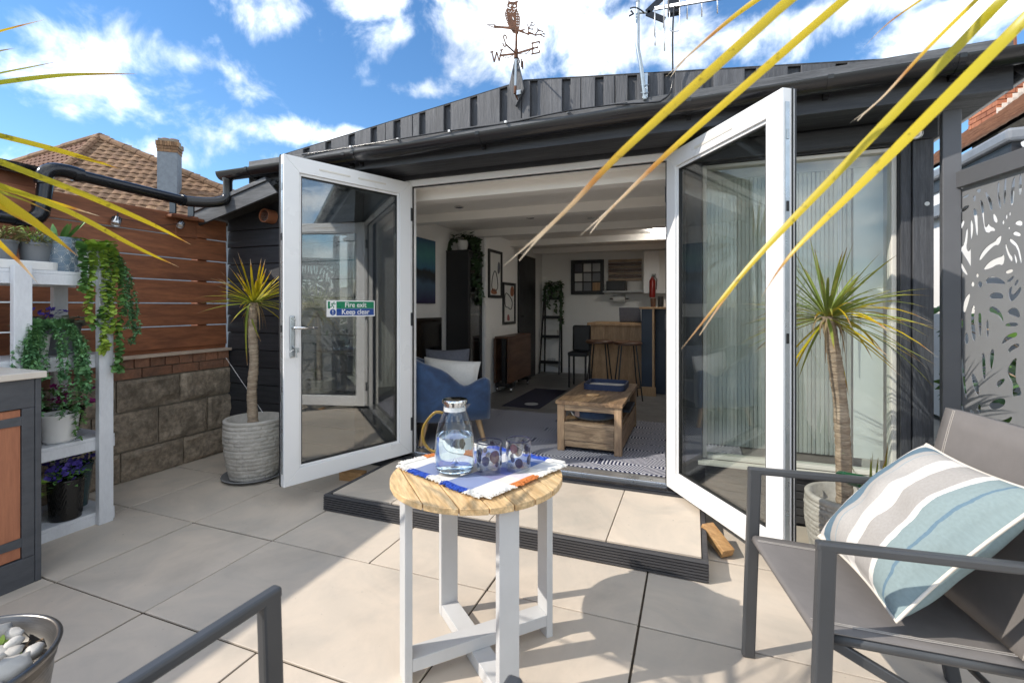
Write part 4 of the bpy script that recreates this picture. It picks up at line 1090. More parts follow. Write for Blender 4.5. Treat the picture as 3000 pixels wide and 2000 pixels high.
def stool(name='bar_stool'):
    t_ = thing(name, 'round wooden bar stool with thin black hairpin legs at the bar', 'stool', (0, 0, FZ), 0, 'bar stools at the breakfast bar')
    MB().lathe([(.001, .655), (.16, .655), (.172, .665), (.172, .685), (.165, .692), (.001, .688)], 30).build('seat', 'walnut', t_, local=True, smooth=2)
    for a in (45, 135, 225, 315):
        c_, s_ = math.cos(R(a)), math.sin(R(a))
        MB().tube([(c_ * .12, s_ * .12, .655), (c_ * .21, s_ * .21, .0055)], .0085, 7).build('leg', 'black_metal', t_, local=True)
    MB().tube([(math.cos(R(a)) * .188, math.sin(R(a)) * .188, .16) for a in range(45, 405, 90)], .006, 6, closed=True).build('footrest', 'black_metal', t_, local=True)
    return t_
s0 = stool(); s0.location = (-1.10, 6.0, FZ)
s0['label'] = 'wooden bar stool with hairpin legs beside the black upholstered chair'
dup(s0, (-.735, 5.86, FZ), .3, 'wooden bar stool with hairpin legs beside the navy end panel')
# back wall furniture
fp = thing('photo_board', 'black framed board of small photographs on the back wall', 'picture', (-1.35, 7.85, 1.2))
pA, pB = py(1673, 763, 7.83), py(1769, 862, 7.83)
x0, x1, z0, z1 = pA.x, pB.x, pB.z, pA.z
m_ = MB(); fw = .05
m_.box(x0, x0 + fw, 7.82, 7.859, z0, z1).box(x1 - fw, x1, 7.82, 7.859, z0, z1).box(x0 + fw, x1 - fw, 7.82, 7.859, z0, z0 + fw).box(x0 + fw, x1 - fw, 7.82, 7.859, z1 - fw, z1).build('frame', 'black_laminate', fp)
MB().box(x0 + fw, x1 - fw, 7.845, 7.859, z0 + fw, z1 - fw).build('backing', 'black_laminate', fp)
for i in range(3):
    for j in range(3):
        w_, h_ = (x1 - x0 - 2 * fw) / 3, (z1 - z0 - 2 * fw) / 3
        a, c = x0 + fw + i * w_, z0 + fw + j * h_
        MB().box(a + .012, a + w_ - .012, 7.840, 7.8445, c + .012, c + h_ - .012).build('photo', ('silver_grey', 'slate_fabric', 'lead_grey', 'paper_white', 'oak_board')[(i * 2 + j * 3) % 5], fp)
sl = thing('slat_panel', 'reddish wooden slatted panel on the back wall above the sink', 'wall panel', (-.7, 7.85, 1.4))
pA, pB = py(1782, 760, 7.83), py(1880, 822, 7.83)
for i in range(7):
    z = pB.z + (pA.z - pB.z) * i / 7
    MB().box(pA.x, pB.x, 7.83, 7.859, z, z + (pA.z - pB.z) / 7 - .008).build('slat', 'walnut' if i % 2 else 'sheesham_x', sl, bev=.001)
pA, pB = py(1780, 824, 7.7), py(1835, 852, 7.7)
o = MB().box(pA.x, pB.x, 7.55, 7.83, pB.z, pA.z).build('bread_bin', 'black_laminate', bev=.012); tag(o, 'black bread bin on a shelf below the wooden slats', 'bread bin')
shf = MB().box(pA.x - .05, .3, 7.55, 7.859, pB.z - .025, pB.z - .0005).build('wall_shelf', 'silver_grey'); tag(shf, 'thin grey wall shelf under the bread bin', 'shelf')
pA, pB = py(1797, 862, 7.75), py(1832, 888, 7.75)
kr = thing('paper_towel', 'white kitchen roll on a black wall holder', 'kitchen roll', (pA.x, 7.75, pB.z))
MB().tube([(pA.x, 7.76, (pA.z + pB.z) / 2), (pB.x, 7.76, (pA.z + pB.z) / 2)], .062, 20).build('roll', 'paper_white', kr, smooth=2)
MB().tube([(pA.x - .06, 7.76, (pA.z + pB.z) / 2), (pB.x + .05, 7.76, (pA.z + pB.z) / 2)], .008, 8).build('holder', 'black_metal', kr)
pA, pB = py(1885, 735, 7.45), py(1931, 859, 7.45)
cb = thing('wall_cupboard', 'white wall cupboard on the back wall', 'cupboard', (pA.x, 7.6, pB.z))
MB().box(pA.x, pB.x + .5, 7.48, 7.859, pB.z, pA.z).build('carcass', 'white_paint_wall', cb)
MB().box(pA.x + .003, pB.x - .003, 7.46, 7.4795, pB.z + .003, pA.z - .003).build('door', 'white_upvc', cb, bev=.002)
pC = py(1911, 838, 7.40)
ex = thing('fire_extinguisher', 'small red fire extinguisher hanging on the white cupboard', 'fire extinguisher', pC)
MB().lathe([(.001, -.17), (.04, -.17), (.045, -.15), (.045, .08), (.02, .12), (.018, .14), (.001, .14)], 18, (pC.x, 7.412, pC.z)).build('cylinder', 'extinguisher_red', ex, smooth=2)
MB().box(pC.x - .012, pC.x + .045, 7.40, 7.425, pC.z + .14, pC.z + .16).box(pC.x - .01, pC.x + .055, 7.405, 7.42, pC.z + .168, pC.z + .178).build('lever', 'black_metal', ex)
MB().tube([(pC.x + .03, 7.41, pC.z + .15), (pC.x + .065, 7.41, pC.z + .1), (pC.x + .055, 7.41, pC.z - .05)], .006, 6).build('hose', 'black_metal', ex)
o = MB().box(-.40, .9, 7.25, 7.83, FZ + .0005, 1.02).build('kitchen_unit', 'white_upvc', bev=.003); tag(o, 'low white kitchen unit behind the raised bar', 'cupboard')
o = MB().lathe([(.001, 0), (.17, 0), (.18, -.02), (.17, -.045), (.001, -.05)], 32, (-.30, 6.05, 2.183)).build('ceiling_lamp', 'lit_diffuser', smooth=2); tag(o, 'round white flush ceiling lamp above the bar', 'lamp')
wp = MB().box(-.62, -.56, 7.0, 7.4, 1.24, 2.18).build('wood_post', 'oak_board'); tag(wp, 'tall oak post panel beside the white cupboard', 'panel')
wp.location.x = .30
ch = thing('dining_chair', 'black upholstered chair tucked beside the oak bar front', 'chair', (-1.5, 6.55, FZ))
MB().box(-1.62, -1.345, 6.42, 6.74, .56, .62).build('seat', 'black_laminate', ch, bev=.02)
MB().box(-1.62, -1.345, 6.70, 6.76, .60, .98).build('backrest', 'black_laminate', ch, bev=.03)
for x_ in (-1.60, -1.37):
    for y_ in (6.44, 6.72):
        MB().box(x_ - .012, x_ + .012, y_ - .012, y_ + .012, FZ + .0005, .565).build('leg', 'black_metal', ch)
# ------------------------------------------------------------------ patio furniture
mat('pine_top', (.74, .54, .30), (.52, .32, .14), rough=.5, scale=2.2, stretch=(1.0, 9, 9), bump=.2, bs=14, rnd=.14, grain=(11, .3), distort=1.2, bdist=.003)
mat('bare_white_wood', (.56, .565, .57), (.49, .495, .50), rough=.5, scale=4, bump=.1, bs=25)
mat('anthracite_metal', (.060, .063, .068), (.050, .052, .056), rough=.38, scale=5, spec=.5)
mat('sling_mesh', (.185, .17, .163), (.155, .143, .137), rough=.75, scale=8, bump=.5, bs=420, bdist=.002)
mat('seam_thread', (.50, .46, .42), rough=.9)

TC = Vector((-.742, 1.592, 0)); TZ = .637; TRAD = .312
tb = thing('side_table', 'small round slatted pine table on crossed white legs', 'table', TC, R(-45))
# planks run along local x, across local y
cuts = [-.312, -.248, -.156, -.07, .01, .088, .173, .252, .312]
for a, c in zip(cuts[:-1], cuts[1:]):
    a += .0017; c -= .0017
    up_, dn_ = [], []
    for i in range(13):
        y = a + (c - a) * i / 12; x = math.sqrt(max(0, TRAD ** 2 - y * y)) if abs(y) < TRAD else 0.0
        up_.append((max(x, .012), y)); dn_.append((-max(x, .012), y))
    MB().prism(up_ + dn_[::-1], lambda x, y: (x, y, TZ - .021), lambda x, y: (x, y, TZ + random.uniform(0, .0003))).build('plank', 'pine_top', tb, local=True, bev=.002, seg=2, smooth=2)
legs = [Vector((-.905, 1.352)), Vector((-.945, 1.737)), Vector((-.522, 1.765)), Vector((-.537, 1.392))]
inv = Matrix.Rotation(R(45), 4, 'Z')
def tl(p, z=0.0):
    q = inv @ Vector((p[0] - TC.x, p[1] - TC.y, 0)); return Vector((q.x, q.y, z))
for i, j, zc in ((0, 2, .0665), (1, 3, .0235)):
    a, c = tl(legs[i]), tl(legs[j]); d = (c - a).normalized(); n_ = Vector((-d.y, d.x, 0))
    for p, s_ in ((a, 1), (c, -1)):
        q = [p + n_ * .036, p - n_ * .036, p - n_ * .036 + d * s_ * .026, p + n_ * .036 + d * s_ * .026]
        if s_ < 0: q = q[::-1]
        MB().hexa([x + UP * .0005 for x in q], [x + UP * (TZ - .0215) for x in q]).build('leg', 'bare_white_wood', tb, local=True, bev=.002)
    a2, c2 = a + d * .026, c - d * .026
    MB().beam(a2 + UP * zc, c2 + UP * zc, .07, .0425).build('stretcher', 'bare_white_wood', tb, local=True, bev=.002)

# woven placemat
m, t, b = newmat('plaid_weave'); k = t.links.new
uv = N(t, 'ShaderNodeUVMap'); sp = N(t, 'ShaderNodeSeparateXYZ'); k(uv.outputs[0], sp.inputs[0])
def cramp(sock, stops):
    cr = N(t, 'ShaderNodeValToRGB'); cr.color_ramp.interpolation = 'CONSTANT'; k(sock, cr.inputs[0])
    e = cr.color_ramp.elements; e[0].position = 0; e[0].color = (*stops[0][1], 1); e[1].position = stops[1][0]; e[1].color = (*stops[1][1], 1)
    for p, c in stops[2:]:
        q = e.new(p); q.color = (*c, 1)
    return cr.outputs[0]
WH, BL, OR, PU = (.80, .78, .74), (.085, .16, .42), (.72, .42, .26), (.30, .16, .50)
cu_ = cramp(sp.outputs[0], [(0, WH), (.15, BL), (.42, WH), (.58, BL), (.84, WH)])
cv_ = cramp(sp.outputs[1], [(0, WH), (.17, (.08, .2, .55)), (.33, (.16, .28, .55)), (.40, WH), (.55, PU), (.74, WH), (.88, OR)])
cv_ = cramp(sp.outputs[1], [(0, WH), (.30, (.74, .5, .4)), (.45, PU), (.60, WH), (.75, BL), (.9, WH)])
thr = math_node(t, 'SINE', math_node(t, 'MULTIPLY', math_node(t, 'ADD', sp.outputs[0], sp.outputs[1]), 700.0))
mf = N(t, 'ShaderNodeMapRange', ins={1: -1, 2: 1, 3: .08, 4: .42}); k(thr, mf.inputs[0])
mc = N(t, 'ShaderNodeMix', data_type='RGBA'); k(mf.outputs[0], mc.inputs[0]); k(cu_, mc.inputs[6]); k(cv_, mc.inputs[7])
k(mc.outputs[2], b.inputs['Base Color']); b.inputs['Roughness'].default_value = .95
bp = N(t, 'ShaderNodeBump', ins={'Strength': .5, 'Distance': .002}); k(thr, bp.inputs['Height']); k(bp.outputs[0], b.inputs['Normal'])
mat('white_fringe', (.80, .78, .74), (.7, .68, .63), rough=.95, scale=40)
mat('blue_fringe', (.03, .10, .50), (.02, .06, .36), rough=.95, scale=40)
mat('orange_fringe', (.62, .22, .06), (.5, .16, .04), rough=.95, scale=40)
PL, PB, PR, PT = Vector((-1.035, 1.545)), Vector((-.622, 1.385)), Vector((-.470, 1.768)), Vector((-.885, 1.885))
pm = thing('placemat', 'fringed plaid placemat in blue, white and purple on the pine table', 'placemat', (TC.x, TC.y, TZ))
def mp_(a, c): # bilinear, a along L-B edge, c towards T-R
    p = PL.lerp(PB, a).lerp(PT.lerp(PR, a), c); 
    z = TZ + .003 + .0035 * (1 + noise.noise(Vector((a * 3.3, c * 2.6, 4.1)))) + .0015 * (1 + noise.noise(Vector((a * 9, c * 7, 1.0))))
    return Vector((p.x, p.y, z))
vs_, fs, uvs = [], [], []; n_ = 36
for i in range(n_ + 1):
    for j in range(n_ + 1): vs_.append(mp_(i / n_, j / n_)); uvs.append((i / n_, j / n_))
for i in range(n_):
    for j in range(n_): fs.append((i * (n_ + 1) + j, (i + 1) * (n_ + 1) + j, (i + 1) * (n_ + 1) + j + 1, i * (n_ + 1) + j + 1))
cloth_ = MB().add(vs_, fs, uvs).build('cloth', 'plaid_weave', pm, smooth=True, solid=.0035)
rf = random.Random(4)
def fringe(e0, e1, outv, mm, k_):
    m_ = MB()
    for i in range(k_):
        s_ = (i + rf.random()) / k_; a = [x + (y - x) * s_ for x, y in zip(e0, e1)]; p = mp_(*a)
        o2 = Vector((outv[0], outv[1], 0)).normalized(); sdv = Vector((-o2.y, o2.x, 0))
        q = [p + UP * .002 - o2 * .004]
        for r2 in (.35, .7, 1.0): q.append(p + o2 * (.026 * r2 * rf.uniform(.7, 1.25)) + sdv * (rf.uniform(-.007, .007)) + UP * rf.uniform(.0005, .006))
        m_.tube(q, [.0028, .0026, .0024, .0016], 4)
    m_.build('fringe', mm, cloth_, kind='stuff')
oLB = (PB - PL); oLB = (oLB.y, -oLB.x); oBR = (PR - PB); oBR = (oBR.y, -oBR.x); oRT = (-oLB[0], -oLB[1]); oTL = (-oBR[0], -oBR[1])
for s_, e_, mm in ((0, .15, 'white_fringe'), (.15, .42, 'blue_fringe'), (.42, .58, 'white_fringe'), (.58, .84, 'blue_fringe'), (.84, 1, 'white_fringe')):
    fringe((s_, 0), (e_, 0), oLB, mm, int(230 * (e_ - s_))); fringe((s_, 1), (e_, 1), oRT, mm, int(230 * (e_ - s_)))
for s_, e_, mm in ((0, .3, 'white_fringe'), (.3, .6, 'orange_fringe'), (.6, 1, 'white_fringe')):
    fringe((1, s_), (1, e_), oBR, mm, int(230 * (e_ - s_))); fringe((0, s_), (0, e_), oTL, mm, int(230 * (e_ - s_)))
MZ = TZ + .0105
# water jug
m, t, b = newmat('water'); b.inputs['Base Color'].default_value = (.80, .93, 1.0, 1); b.inputs['Transmission Weight'].default_value = 1; b.inputs['IOR'].default_value = 1.33; b.inputs['Roughness'].default_value = 0
m, t, b = newmat('amber_glass'); b.inputs['Base Color'].default_value = (.62, .40, .07, 1); b.inputs['Roughness'].default_value = .05; b.inputs['Transmission Weight'].default_value = .75
JC = Vector((-.815, 1.555, MZ))
jg = thing('water_jug', 'glass jug of water with amber handle and steel lid on the placemat', 'jug', JC)
outer = [(.0, .0), (.058, .0), (.068, .006), (.073, .03), (.0725, .085), (.069, .13), (.060, .175), (.048, .205), (.042, .222), (.040, .245)]
MB().lathe([(max(r, .0005), z) for r, z in outer], 48, JC).build('glass_body', 'clear_glass', jg, smooth=True)
wat = [(.0005, .007), (.057, .007), (.066, .012), (.0708, .03), (.0703, .085), (.067, .128), (.0665, .134), (.0005, .134)]
MB().lathe(wat, 48, JC).build('water', 'water', jg, smooth=2)
MB().lathe([(.001, .238), (.0385, .238), (.0385, .250), (.0455, .251), (.0465, .258), (.044, .263), (.02, .266), (.001, .266)], 40, JC).build('lid', 'chrome', jg, smooth=2)
MB().lathe([(.0395, .222), (.0405, .222), (.0405, .2375), (.0395, .2375)], 40, JC, closed_top=None).build('lid_seal', 'white_ceramic', jg, smooth=2)
ha = -RV
sp0 = JC + RV * .037 + UP * .238; MB().prism([(-.014, 0), (.014, 0), (0, .022)], lambda a, c: sp0 + FV * a + RV * c + UP * .008, lambda a, c: sp0 + FV * a * .4 + RV * (c * .3) - UP * .016).build('spout', 'clear_glass', jg)
MB().tube(smooth_path([JC + ha * .044 + UP * .213, JC + ha * .075 + UP * .212, JC + ha * .112 + UP * .165, JC + ha * .116 + UP * .115, JC + ha * .095 + UP * .08, JC + ha * .066 + UP * .068], 6), .0052, 10).build('handle', 'amber_glass', jg, smooth=True)
# tumblers with printed ovals
m, t, b = newmat('navy_print'); b.inputs['Base Color'].default_value = (.022, .026, .07, 1); b.inputs['Roughness'].default_value = .2; b.inputs['Alpha'].default_value = .9
m, t, b = newmat('plum_print'); b.inputs['Base Color'].default_value = (.085, .045, .065, 1); b.inputs['Roughness'].default_value = .2; b.inputs['Alpha'].default_value = .88
def tumbler(c, label, seed):
    t_ = thing('tumbler', label, 'glass', c); rr, hh_ = .046, .110
    MB().lathe([(.0005, 0), (.042, 0), (rr - .001, .006), (rr, .02), (rr, hh_), (rr - .003, hh_), (rr - .004, .016), (.0005, .013)], 40, c).build('glass_body', 'clear_glass', t_, smooth=2)
    MB().tube([c + Vector((math.cos(R(a)) * (rr - .0014), math.sin(R(a)) * (rr - .0014), hh_)) for a in range(0, 360, 9)], .0022, 6, closed=True).build('rim', 'navy_print', t_, smooth=True)
    rg = random.Random(seed); placed = []
    tries = 0
    while len(placed) < 19 and tries < 500:
        tries += 1
        a = rg.uniform(0, 2 * math.pi); z = rg.uniform(.025, hh_ - .02); s_ = rg.choice((.009, .016, .021))
        if z - s_ * 1.1 < .016 or z + s_ * 1.1 > hh_ - .004: continue
        if any(math.hypot(((a - a2 + math.pi) % (2 * math.pi) - math.pi) * rr, z - z2) < (s_ + s2) * .80 for a2, z2, s2 in placed): continue
        placed.append((a, z, s_))
        vs_ = []; n2 = 20
        vs_.append(c + Vector((math.cos(a) * (rr + .0006), math.sin(a) * (rr + .0006), z)))
        for i in range(n2):
            q = 2 * math.pi * i / n2; aa = a + math.cos(q) * s_ * .9 / rr; zz = z + math.sin(q) * s_ * 1.1
            vs_.append(c + Vector((math.cos(aa) * (rr + .0006), math.sin(aa) * (rr + .0006), zz)))
        MB().add(vs_, [(0, 1 + i, 1 + (i + 1) % n2) for i in range(n2)]).build('printed_oval', 'navy_print' if rg.random() < .65 else 'plum_print', t_)
    return t_
tumbler(Vector((-.694, 1.592, MZ)), 'tumbler with dark ovals standing next to the water jug', 11)
tumbler(Vector((-.604, 1.655, MZ)), 'tumbler with dark ovals farther from the water jug', 23)

# ------------------------------------------------------------------ patio chairs
def make_chair(label, loc, rot):
    t_ = thing('patio_chair', label, 'chair', loc, rot, 'metal patio chairs with sling seats')
    W2, AH, tw, td = .272, .677, .026, .042
    for s_ in (-1, 1):
        x = s_ * W2
        MB().beam((x, -.018, .0005), (x, .004, AH - .012), tw, td, up=(0, 1, 0)).build('front_leg', 'anthracite_metal', t_, local=True, bev=.006)
        m_ = MB(); m_.beam((x, -.019, AH - .012), (x, .53, AH - .030), tw, .024)
        m_.build('armrest', 'anthracite_metal', t_, local=True, bev=.006)
        MB().beam((x, .62, .0005), (x, .50, AH - .042), tw, td, up=(0, 1, 0)).build('rear_leg', 'anthracite_metal', t_, local=True, bev=.006)
        xi = s_ * .236
        MB().tube([(xi, .00, .425), (xi, .25, .405), (xi, .50, .385)], .016, 12).build('seat_rail', 'anthracite_metal', t_, local=True, smooth=True)
        MB().tube([(xi, .47, .37), (xi, .53, .60), (xi, .60, .915)], .015, 12).build('back_rail', 'anthracite_metal', t_, local=True, smooth=True)
        MB().beam((xi, .03, .41), (xi + s_ * .02, .50, .16), .018, .026).build('brace', 'anthracite_metal', t_, local=True, bev=.004)
        for y_, z_ in ((.012, .424), (.52, .56)):
            MB().beam((xi + s_ * .014, y_, z_), (x - s_ * .011, y_, z_), .018, .018).build('bolt', 'anthracite_metal', t_, local=True)
    MB().tube([(-.235, .012, .418), (.235, .012, .418)], .014, 12).build('front_rail', 'anthracite_metal', t_, local=True, smooth=True)
    MB().tube([(-.235, .49, .372), (.235, .49, .372)], .013, 12).build('rear_rail', 'anthracite_metal', t_, local=True, smooth=True)
    MB().tube([(-.27, .60, .12), (.27, .60, .12)], .011, 10).build('stretcher', 'anthracite_metal', t_, local=True, smooth=True)
    def sling(path, name, w0=.234, sag=.02):
        vs_, fs = [], []; nu = 12
        for i, (y, z) in enumerate(path):
            for j in range(nu + 1):
                a = j / nu * 2 - 1; e = math.sin(math.pi * i / (len(path) - 1))
                vs_.append((a * w0, y, z - sag * (1 - a * a) * e))
        for i in range(len(path) - 1):
            for j in range(nu): fs.append((i * (nu + 1) + j, i * (nu + 1) + j + 1, (i + 1) * (nu + 1) + j + 1, (i + 1) * (nu + 1) + j))
        return MB().add(vs_, fs).build(name, 'sling_mesh', t_, local=True, smooth=True, solid=.003)
    seat_ = sling([(-.012, .425), (-.008, .438)] + [(.0 + i * .05, .442 - i * .004) for i in range(10)], 'seat', .25, .012)
    bp_ = [(.47 + .13 * (i / 10) ** 1.1, .37 + .545 * i / 10) for i in range(11)]
    vs_, fs = [], []; nu = 12
    for i, (y, z) in enumerate(bp_):
        for j in range(nu + 1):
            a = j / nu * 2 - 1; vs_.append((a * .25, y - .016 + .03 * (1 - a * a) * math.sin(math.pi * min(1, i / 10 + .15)), z))
    for j in range(nu + 1):
        a = j / nu * 2 - 1; vs_.append((a * .25, .612 + .012 * (1 - a * a), .912))
    for i in range(11):
        for j in range(nu): fs.append((i * (nu + 1) + j, i * (nu + 1) + j + 1, (i + 1) * (nu + 1) + j + 1, (i + 1) * (nu + 1) + j))
    back_ = MB().add(vs_, fs).build('backrest', 'sling_mesh', t_, local=True, smooth=True, solid=.003)
    for s_ in (-1, 1):
        for k_ in (.205, .212):
            MB().tube([(s_ * k_, -.004 + i * .05, .4462 - i * .004 - .0105 * math.sin(math.pi * min(1, (i + 2) / 11)) * (1 - (k_ / .25) ** 2)) for i in range(10)], .0012, 4).build('stitching', 'seam_thread', seat_, local=True)
            pts_ = []
            for i, (y, z) in enumerate(bp_):
                a = k_ / .25; pts_.append((s_ * k_, y - .0185 + .03 * (1 - a * a) * math.sin(math.pi * min(1, i / 10 + .15)), z))
            MB().tube(pts_, .0012, 4).build('stitching', 'seam_thread', back_, local=True)
    return t_
chA = make_chair('patio chair holding the striped cushion, grey sling seat and metal arms', (.252, 1.627, 0), R(-79.6))
dup(chA, (-.530, .703, 0), R(174.6), 'empty patio chair facing the round pine table across the paving')
# striped cushion on the right hand chair
m, t, b = newmat('coastal_stripe'); k = t.links.new
uv = N(t, 'ShaderNodeUVMap'); sp = N(t, 'ShaderNodeSeparateXYZ'); k(uv.outputs[0], sp.inputs[0])
nn = N(t, 'ShaderNodeTexNoise', ins={'Scale': 7.0, 'Detail': 3.0}); k(uv.outputs[0], nn.inputs['Vector'])
s_ = math_node(t, 'ADD', sp.outputs[1], math_node(t, 'MULTIPLY', math_node(t, 'SUBTRACT', nn.outputs[0], .5), .035))
GRY, WHT, TEA, BLU, PAL = (.35, .33, .31), (.66, .63, .59), (.215, .275, .28), (.115, .185, .24), (.41, .39, .37)
cr = N(t, 'ShaderNodeValToRGB'); cr.color_ramp.interpolation = 'CONSTANT'; k(s_, cr.inputs[0])
stops = [(0, TEA), (.10, BLU), (.114, TEA), (.20, WHT), (.245, GRY), (.42, WHT), (.54, PAL), (.68, (.24, .33, .38)), (.69, PAL), (.765, BLU), (.88, WHT)]
e = cr.color_ramp.elements; e[0].position = 0; e[0].color = (*TEA, 1); e[1].position = stops[-1][0]; e[1].color = (*WHT, 1)
for p, c in stops[1:-1]:
    q = e.new(p); q.color = (*c, 1)
nw = N(t, 'ShaderNodeTexNoise', ins={'Scale': 60.0, 'Detail': 3.0}); k(uv.outputs[0], nw.inputs['Vector'])
hv = N(t, 'ShaderNodeHueSaturation'); mr = N(t, 'ShaderNodeMapRange', ins={1: .3, 2: .7, 3: .93, 4: 1.06}); k(nw.outputs[0], mr.inputs[0]); k(mr.outputs[0], hv.inputs['Value']); k(cr.outputs[0], hv.inputs['Color'])
k(hv.outputs[0], b.inputs['Base Color']); b.inputs['Roughness'].default_value = .9
bn = N(t, 'ShaderNodeTexNoise', ins={'Scale': 350.0}); k(uv.outputs[0], bn.inputs['Vector']); bp = N(t, 'ShaderNodeBump', ins={'Strength': .25, 'Distance': .002}); k(bn.outputs[0], bp.inputs['Height']); k(bp.outputs[0], b.inputs['Normal'])
cL, cB, cT, cR = Vector((.425, 1.88, .485)), Vector((.478, 1.462, .475)), Vector((.712, 1.925, .785)), Vector((.77, 1.515, .785))
cen = (cL + cB + cT + cR) / 4
ex_ = ((cT - cL) + (cR - cB)).normalized(); ey_ = ((cL - cB) + (cT - cR)).normalized(); ey_ = (ey_ - ex_ * ey_.dot(ex_)).normalized(); ez_ = ex_.cross(ey_)
T = Matrix((ex_, ey_, ez_)).transposed().to_4x4(); T.translation = cen
cu2 = thing('striped_cushion', 'square cushion striped in teal, grey and white leaning in the chair', 'cushion', cen)
o, rim = pillow(T, .465, .455, .19, 'coastal_stripe', 'cover', cu2, n=30, crease=.02)
mat('cream_piping', (.72, .66, .58), rough=.9)
MB().tube(rim, .0045, 6, closed=True).build('piping', 'cream_piping', cu2, smooth=True)

# wooden wedges at the doors
wd = MB(); T = Matrix.Translation((.115, 2.64, .062)) @ Matrix.Rotation(R(-52), 4, 'Z') @ Matrix.Rotation(R(24), 4, 'Y')
o = wd.box(-.085, .085, -.035, .035, -.0225, .0225, T).build('wood_block', 'sawn_wood', bev=.003); tag(o, 'offcut of timber tilted under the door leaf beside the striped cushion chair', 'wood block')
T = Matrix.Translation((-2.29, 2.80, .0325)) @ Matrix.Rotation(R(8), 4, 'Z')
o = MB().box(-.09, .09, -.035, .035, -.032, .032, T).build('wood_block', 'sawn_wood', bev=.003); tag(o, 'offcut of timber lying flat under the door leaf with the fire exit sign', 'wood block')

# ------------------------------------------------------------------ fire exit sign on the left leaf
mat('sign_white', (.82, .82, .82), rough=.3); mat('sign_green', (.0, .20, .09), rough=.3); mat('sign_blue', (.01, .06, .28), rough=.3)
MB4 = Matrix.Translation((-2.012, 3.122, .131)) @ Matrix.Rotation(math.atan2(-.931, -.365), 4, 'Z')
pn = (MB4.to_3x3() @ Vector((0, 1, 0))); p0 = MB4 @ Vector((0, -.024, 0))
ca, cb_ = MB4.inverted() @ pplane(957, 904, p0, pn), MB4.inverted() @ pplane(1098, 904, p0, pn)
sx0, sx1 = sorted((ca.x, cb_.x)); zt = (MB4.inverted() @ pplane(1027, 880, p0, pn)).z; zb = (MB4.inverted() @ pplane(1027, 927, p0, pn)).z
sg = thing('fire_exit_sign', 'white green and blue fire exit sticker on the door glass', 'sign', MB4 @ Vector(((sx0 + sx1) / 2, -.0255, zb)))
sg.rotation_euler = (0, 0, math.atan2(-.931, -.365) + math.pi)
SW, SH = sx1 - sx0, zt - zb
def sbox(name, mm, x0, x1, z0, z1, y0, y1): return MB().box(x0, x1, y0, y1, z0, z1).build(name, mm, sg, local=True)
# local: x to the right as read, -y towards the reader
sbox('backing', 'sign_white', -SW / 2, SW / 2, 0, SH, -.0015, 0)
sbox('green_band', 'sign_green', -SW / 2 + SW * .19, SW / 2 - .008, SH * .50, SH * .93, -.0022, -.0016)
sbox('blue_band', 'sign_blue', -SW / 2 + SW * .19, SW / 2 - .008, SH * .07, SH * .49, -.0022, -.0016)
sbox('green_door', 'sign_green', -SW / 2 + .008, -SW / 2 + SW * .065, SH * .50, SH * .93, -.0022, -.0016)
cxs = -SW / 2 + SW * .125; mz = SH * .72
rm_ = MB().lathe([(.0005, -.0002), (SH * .045, -.0002), (.0005, .0003)], 12).xf(Matrix.Translation((cxs + .006, -.0024, mz + SH * .15)) @ Matrix.Rotation(R(90), 4, 'X'))
for a, c in (((0, .1), (-.06, -.04)), ((-.06, -.04), (.04, -.1)), ((.04, -.1), (.02, -.2)), ((-.06, -.04), (-.12, -.12)), ((-.12, -.12), (-.2, -.14)), ((0, .09), (.1, .03)), ((.1, .03), (.15, .08)), ((0, .09), (-.09, .08)), ((-.09, .08), (-.13, .0))):
    rm_.beam((cxs + a[0] * SH, -.0024, mz + a[1] * SH), (cxs + c[0] * SH, -.0024, mz + c[1] * SH), .0006, SH * .045, up=UP)
rm_.build('running_figure', 'sign_green', sg, local=True, kind='stuff')
MB().lathe([(.0005, -.0002), (SH * .19, -.0002), (SH * .19, .0003), (.0005, .0004)], 28).xf(Matrix.Translation((cxs - .002, -.0020, SH * .28)) @ Matrix.Rotation(R(90), 4, 'X')).build('blue_disc', 'sign_blue', sg, local=True)
def stext(txt, size, x, z, mm, name='lettering', bold=.0006, y=-.0026):
    me = text_mesh(txt, size, .0002, bold)
    me.transform(Matrix.Translation((x, y, z)) @ Matrix.Rotation(R(90), 4, 'X'))
    return link(name, me, mm, sg)
midx = -SW / 2 + SW * .19 + (SW * .81 - .008) / 2
stext('Fire exit', SH * .44, midx, SH * .715, 'sign_white'); stext('Keep clear', SH * .44, midx, SH * .28, 'sign_white')
stext('!', SH * .33, cxs - .002, SH * .28, 'sign_white')
# ------------------------------------------------------------------ bench cupboard and plant stand on the left
mat('slate_paint', (.075, .080, .092), (.055, .059, .068), rough=.5, scale=4, stretch=(1, 3, 8), bump=.15, bs=20)
mat('terracotta_paint', (.42, .165, .085), (.34, .13, .068), rough=.6, scale=4, stretch=(10, 10, 1), bump=.15, bs=14, grain=(12, .1))
mat('pale_worktop', (.66, .60, .53), (.60, .54, .47), rough=.4, scale=6)
BX = -2.787; BYE = 1.272; BT = .925
bn_ = thing('garden_cupboard', 'slate grey outdoor cupboard with a terracotta door and pale worktop', 'cupboard', (-3.15, .5, 0))
MB().box(-3.50, BX + .02, -1.0, BYE + .012, BT, BT + .03).build('worktop', 'pale_worktop', bn_, bev=.004)
MB().box(BX - .09, BX, BYE - .022, BYE, .0008, BT - .0005).build('corner_post', 'slate_paint', bn_, bev=.003)
MB().box(-3.5, -3.41, BYE - .045, BYE, .0008, BT - .0005).build('corner_post', 'slate_paint', bn_, bev=.003)
MB().box(BX - .03, BX - .002, -1.0, BYE - .023, BT - .13, BT - .0005).build('top_rail', 'slate_paint', bn_, bev=.003)
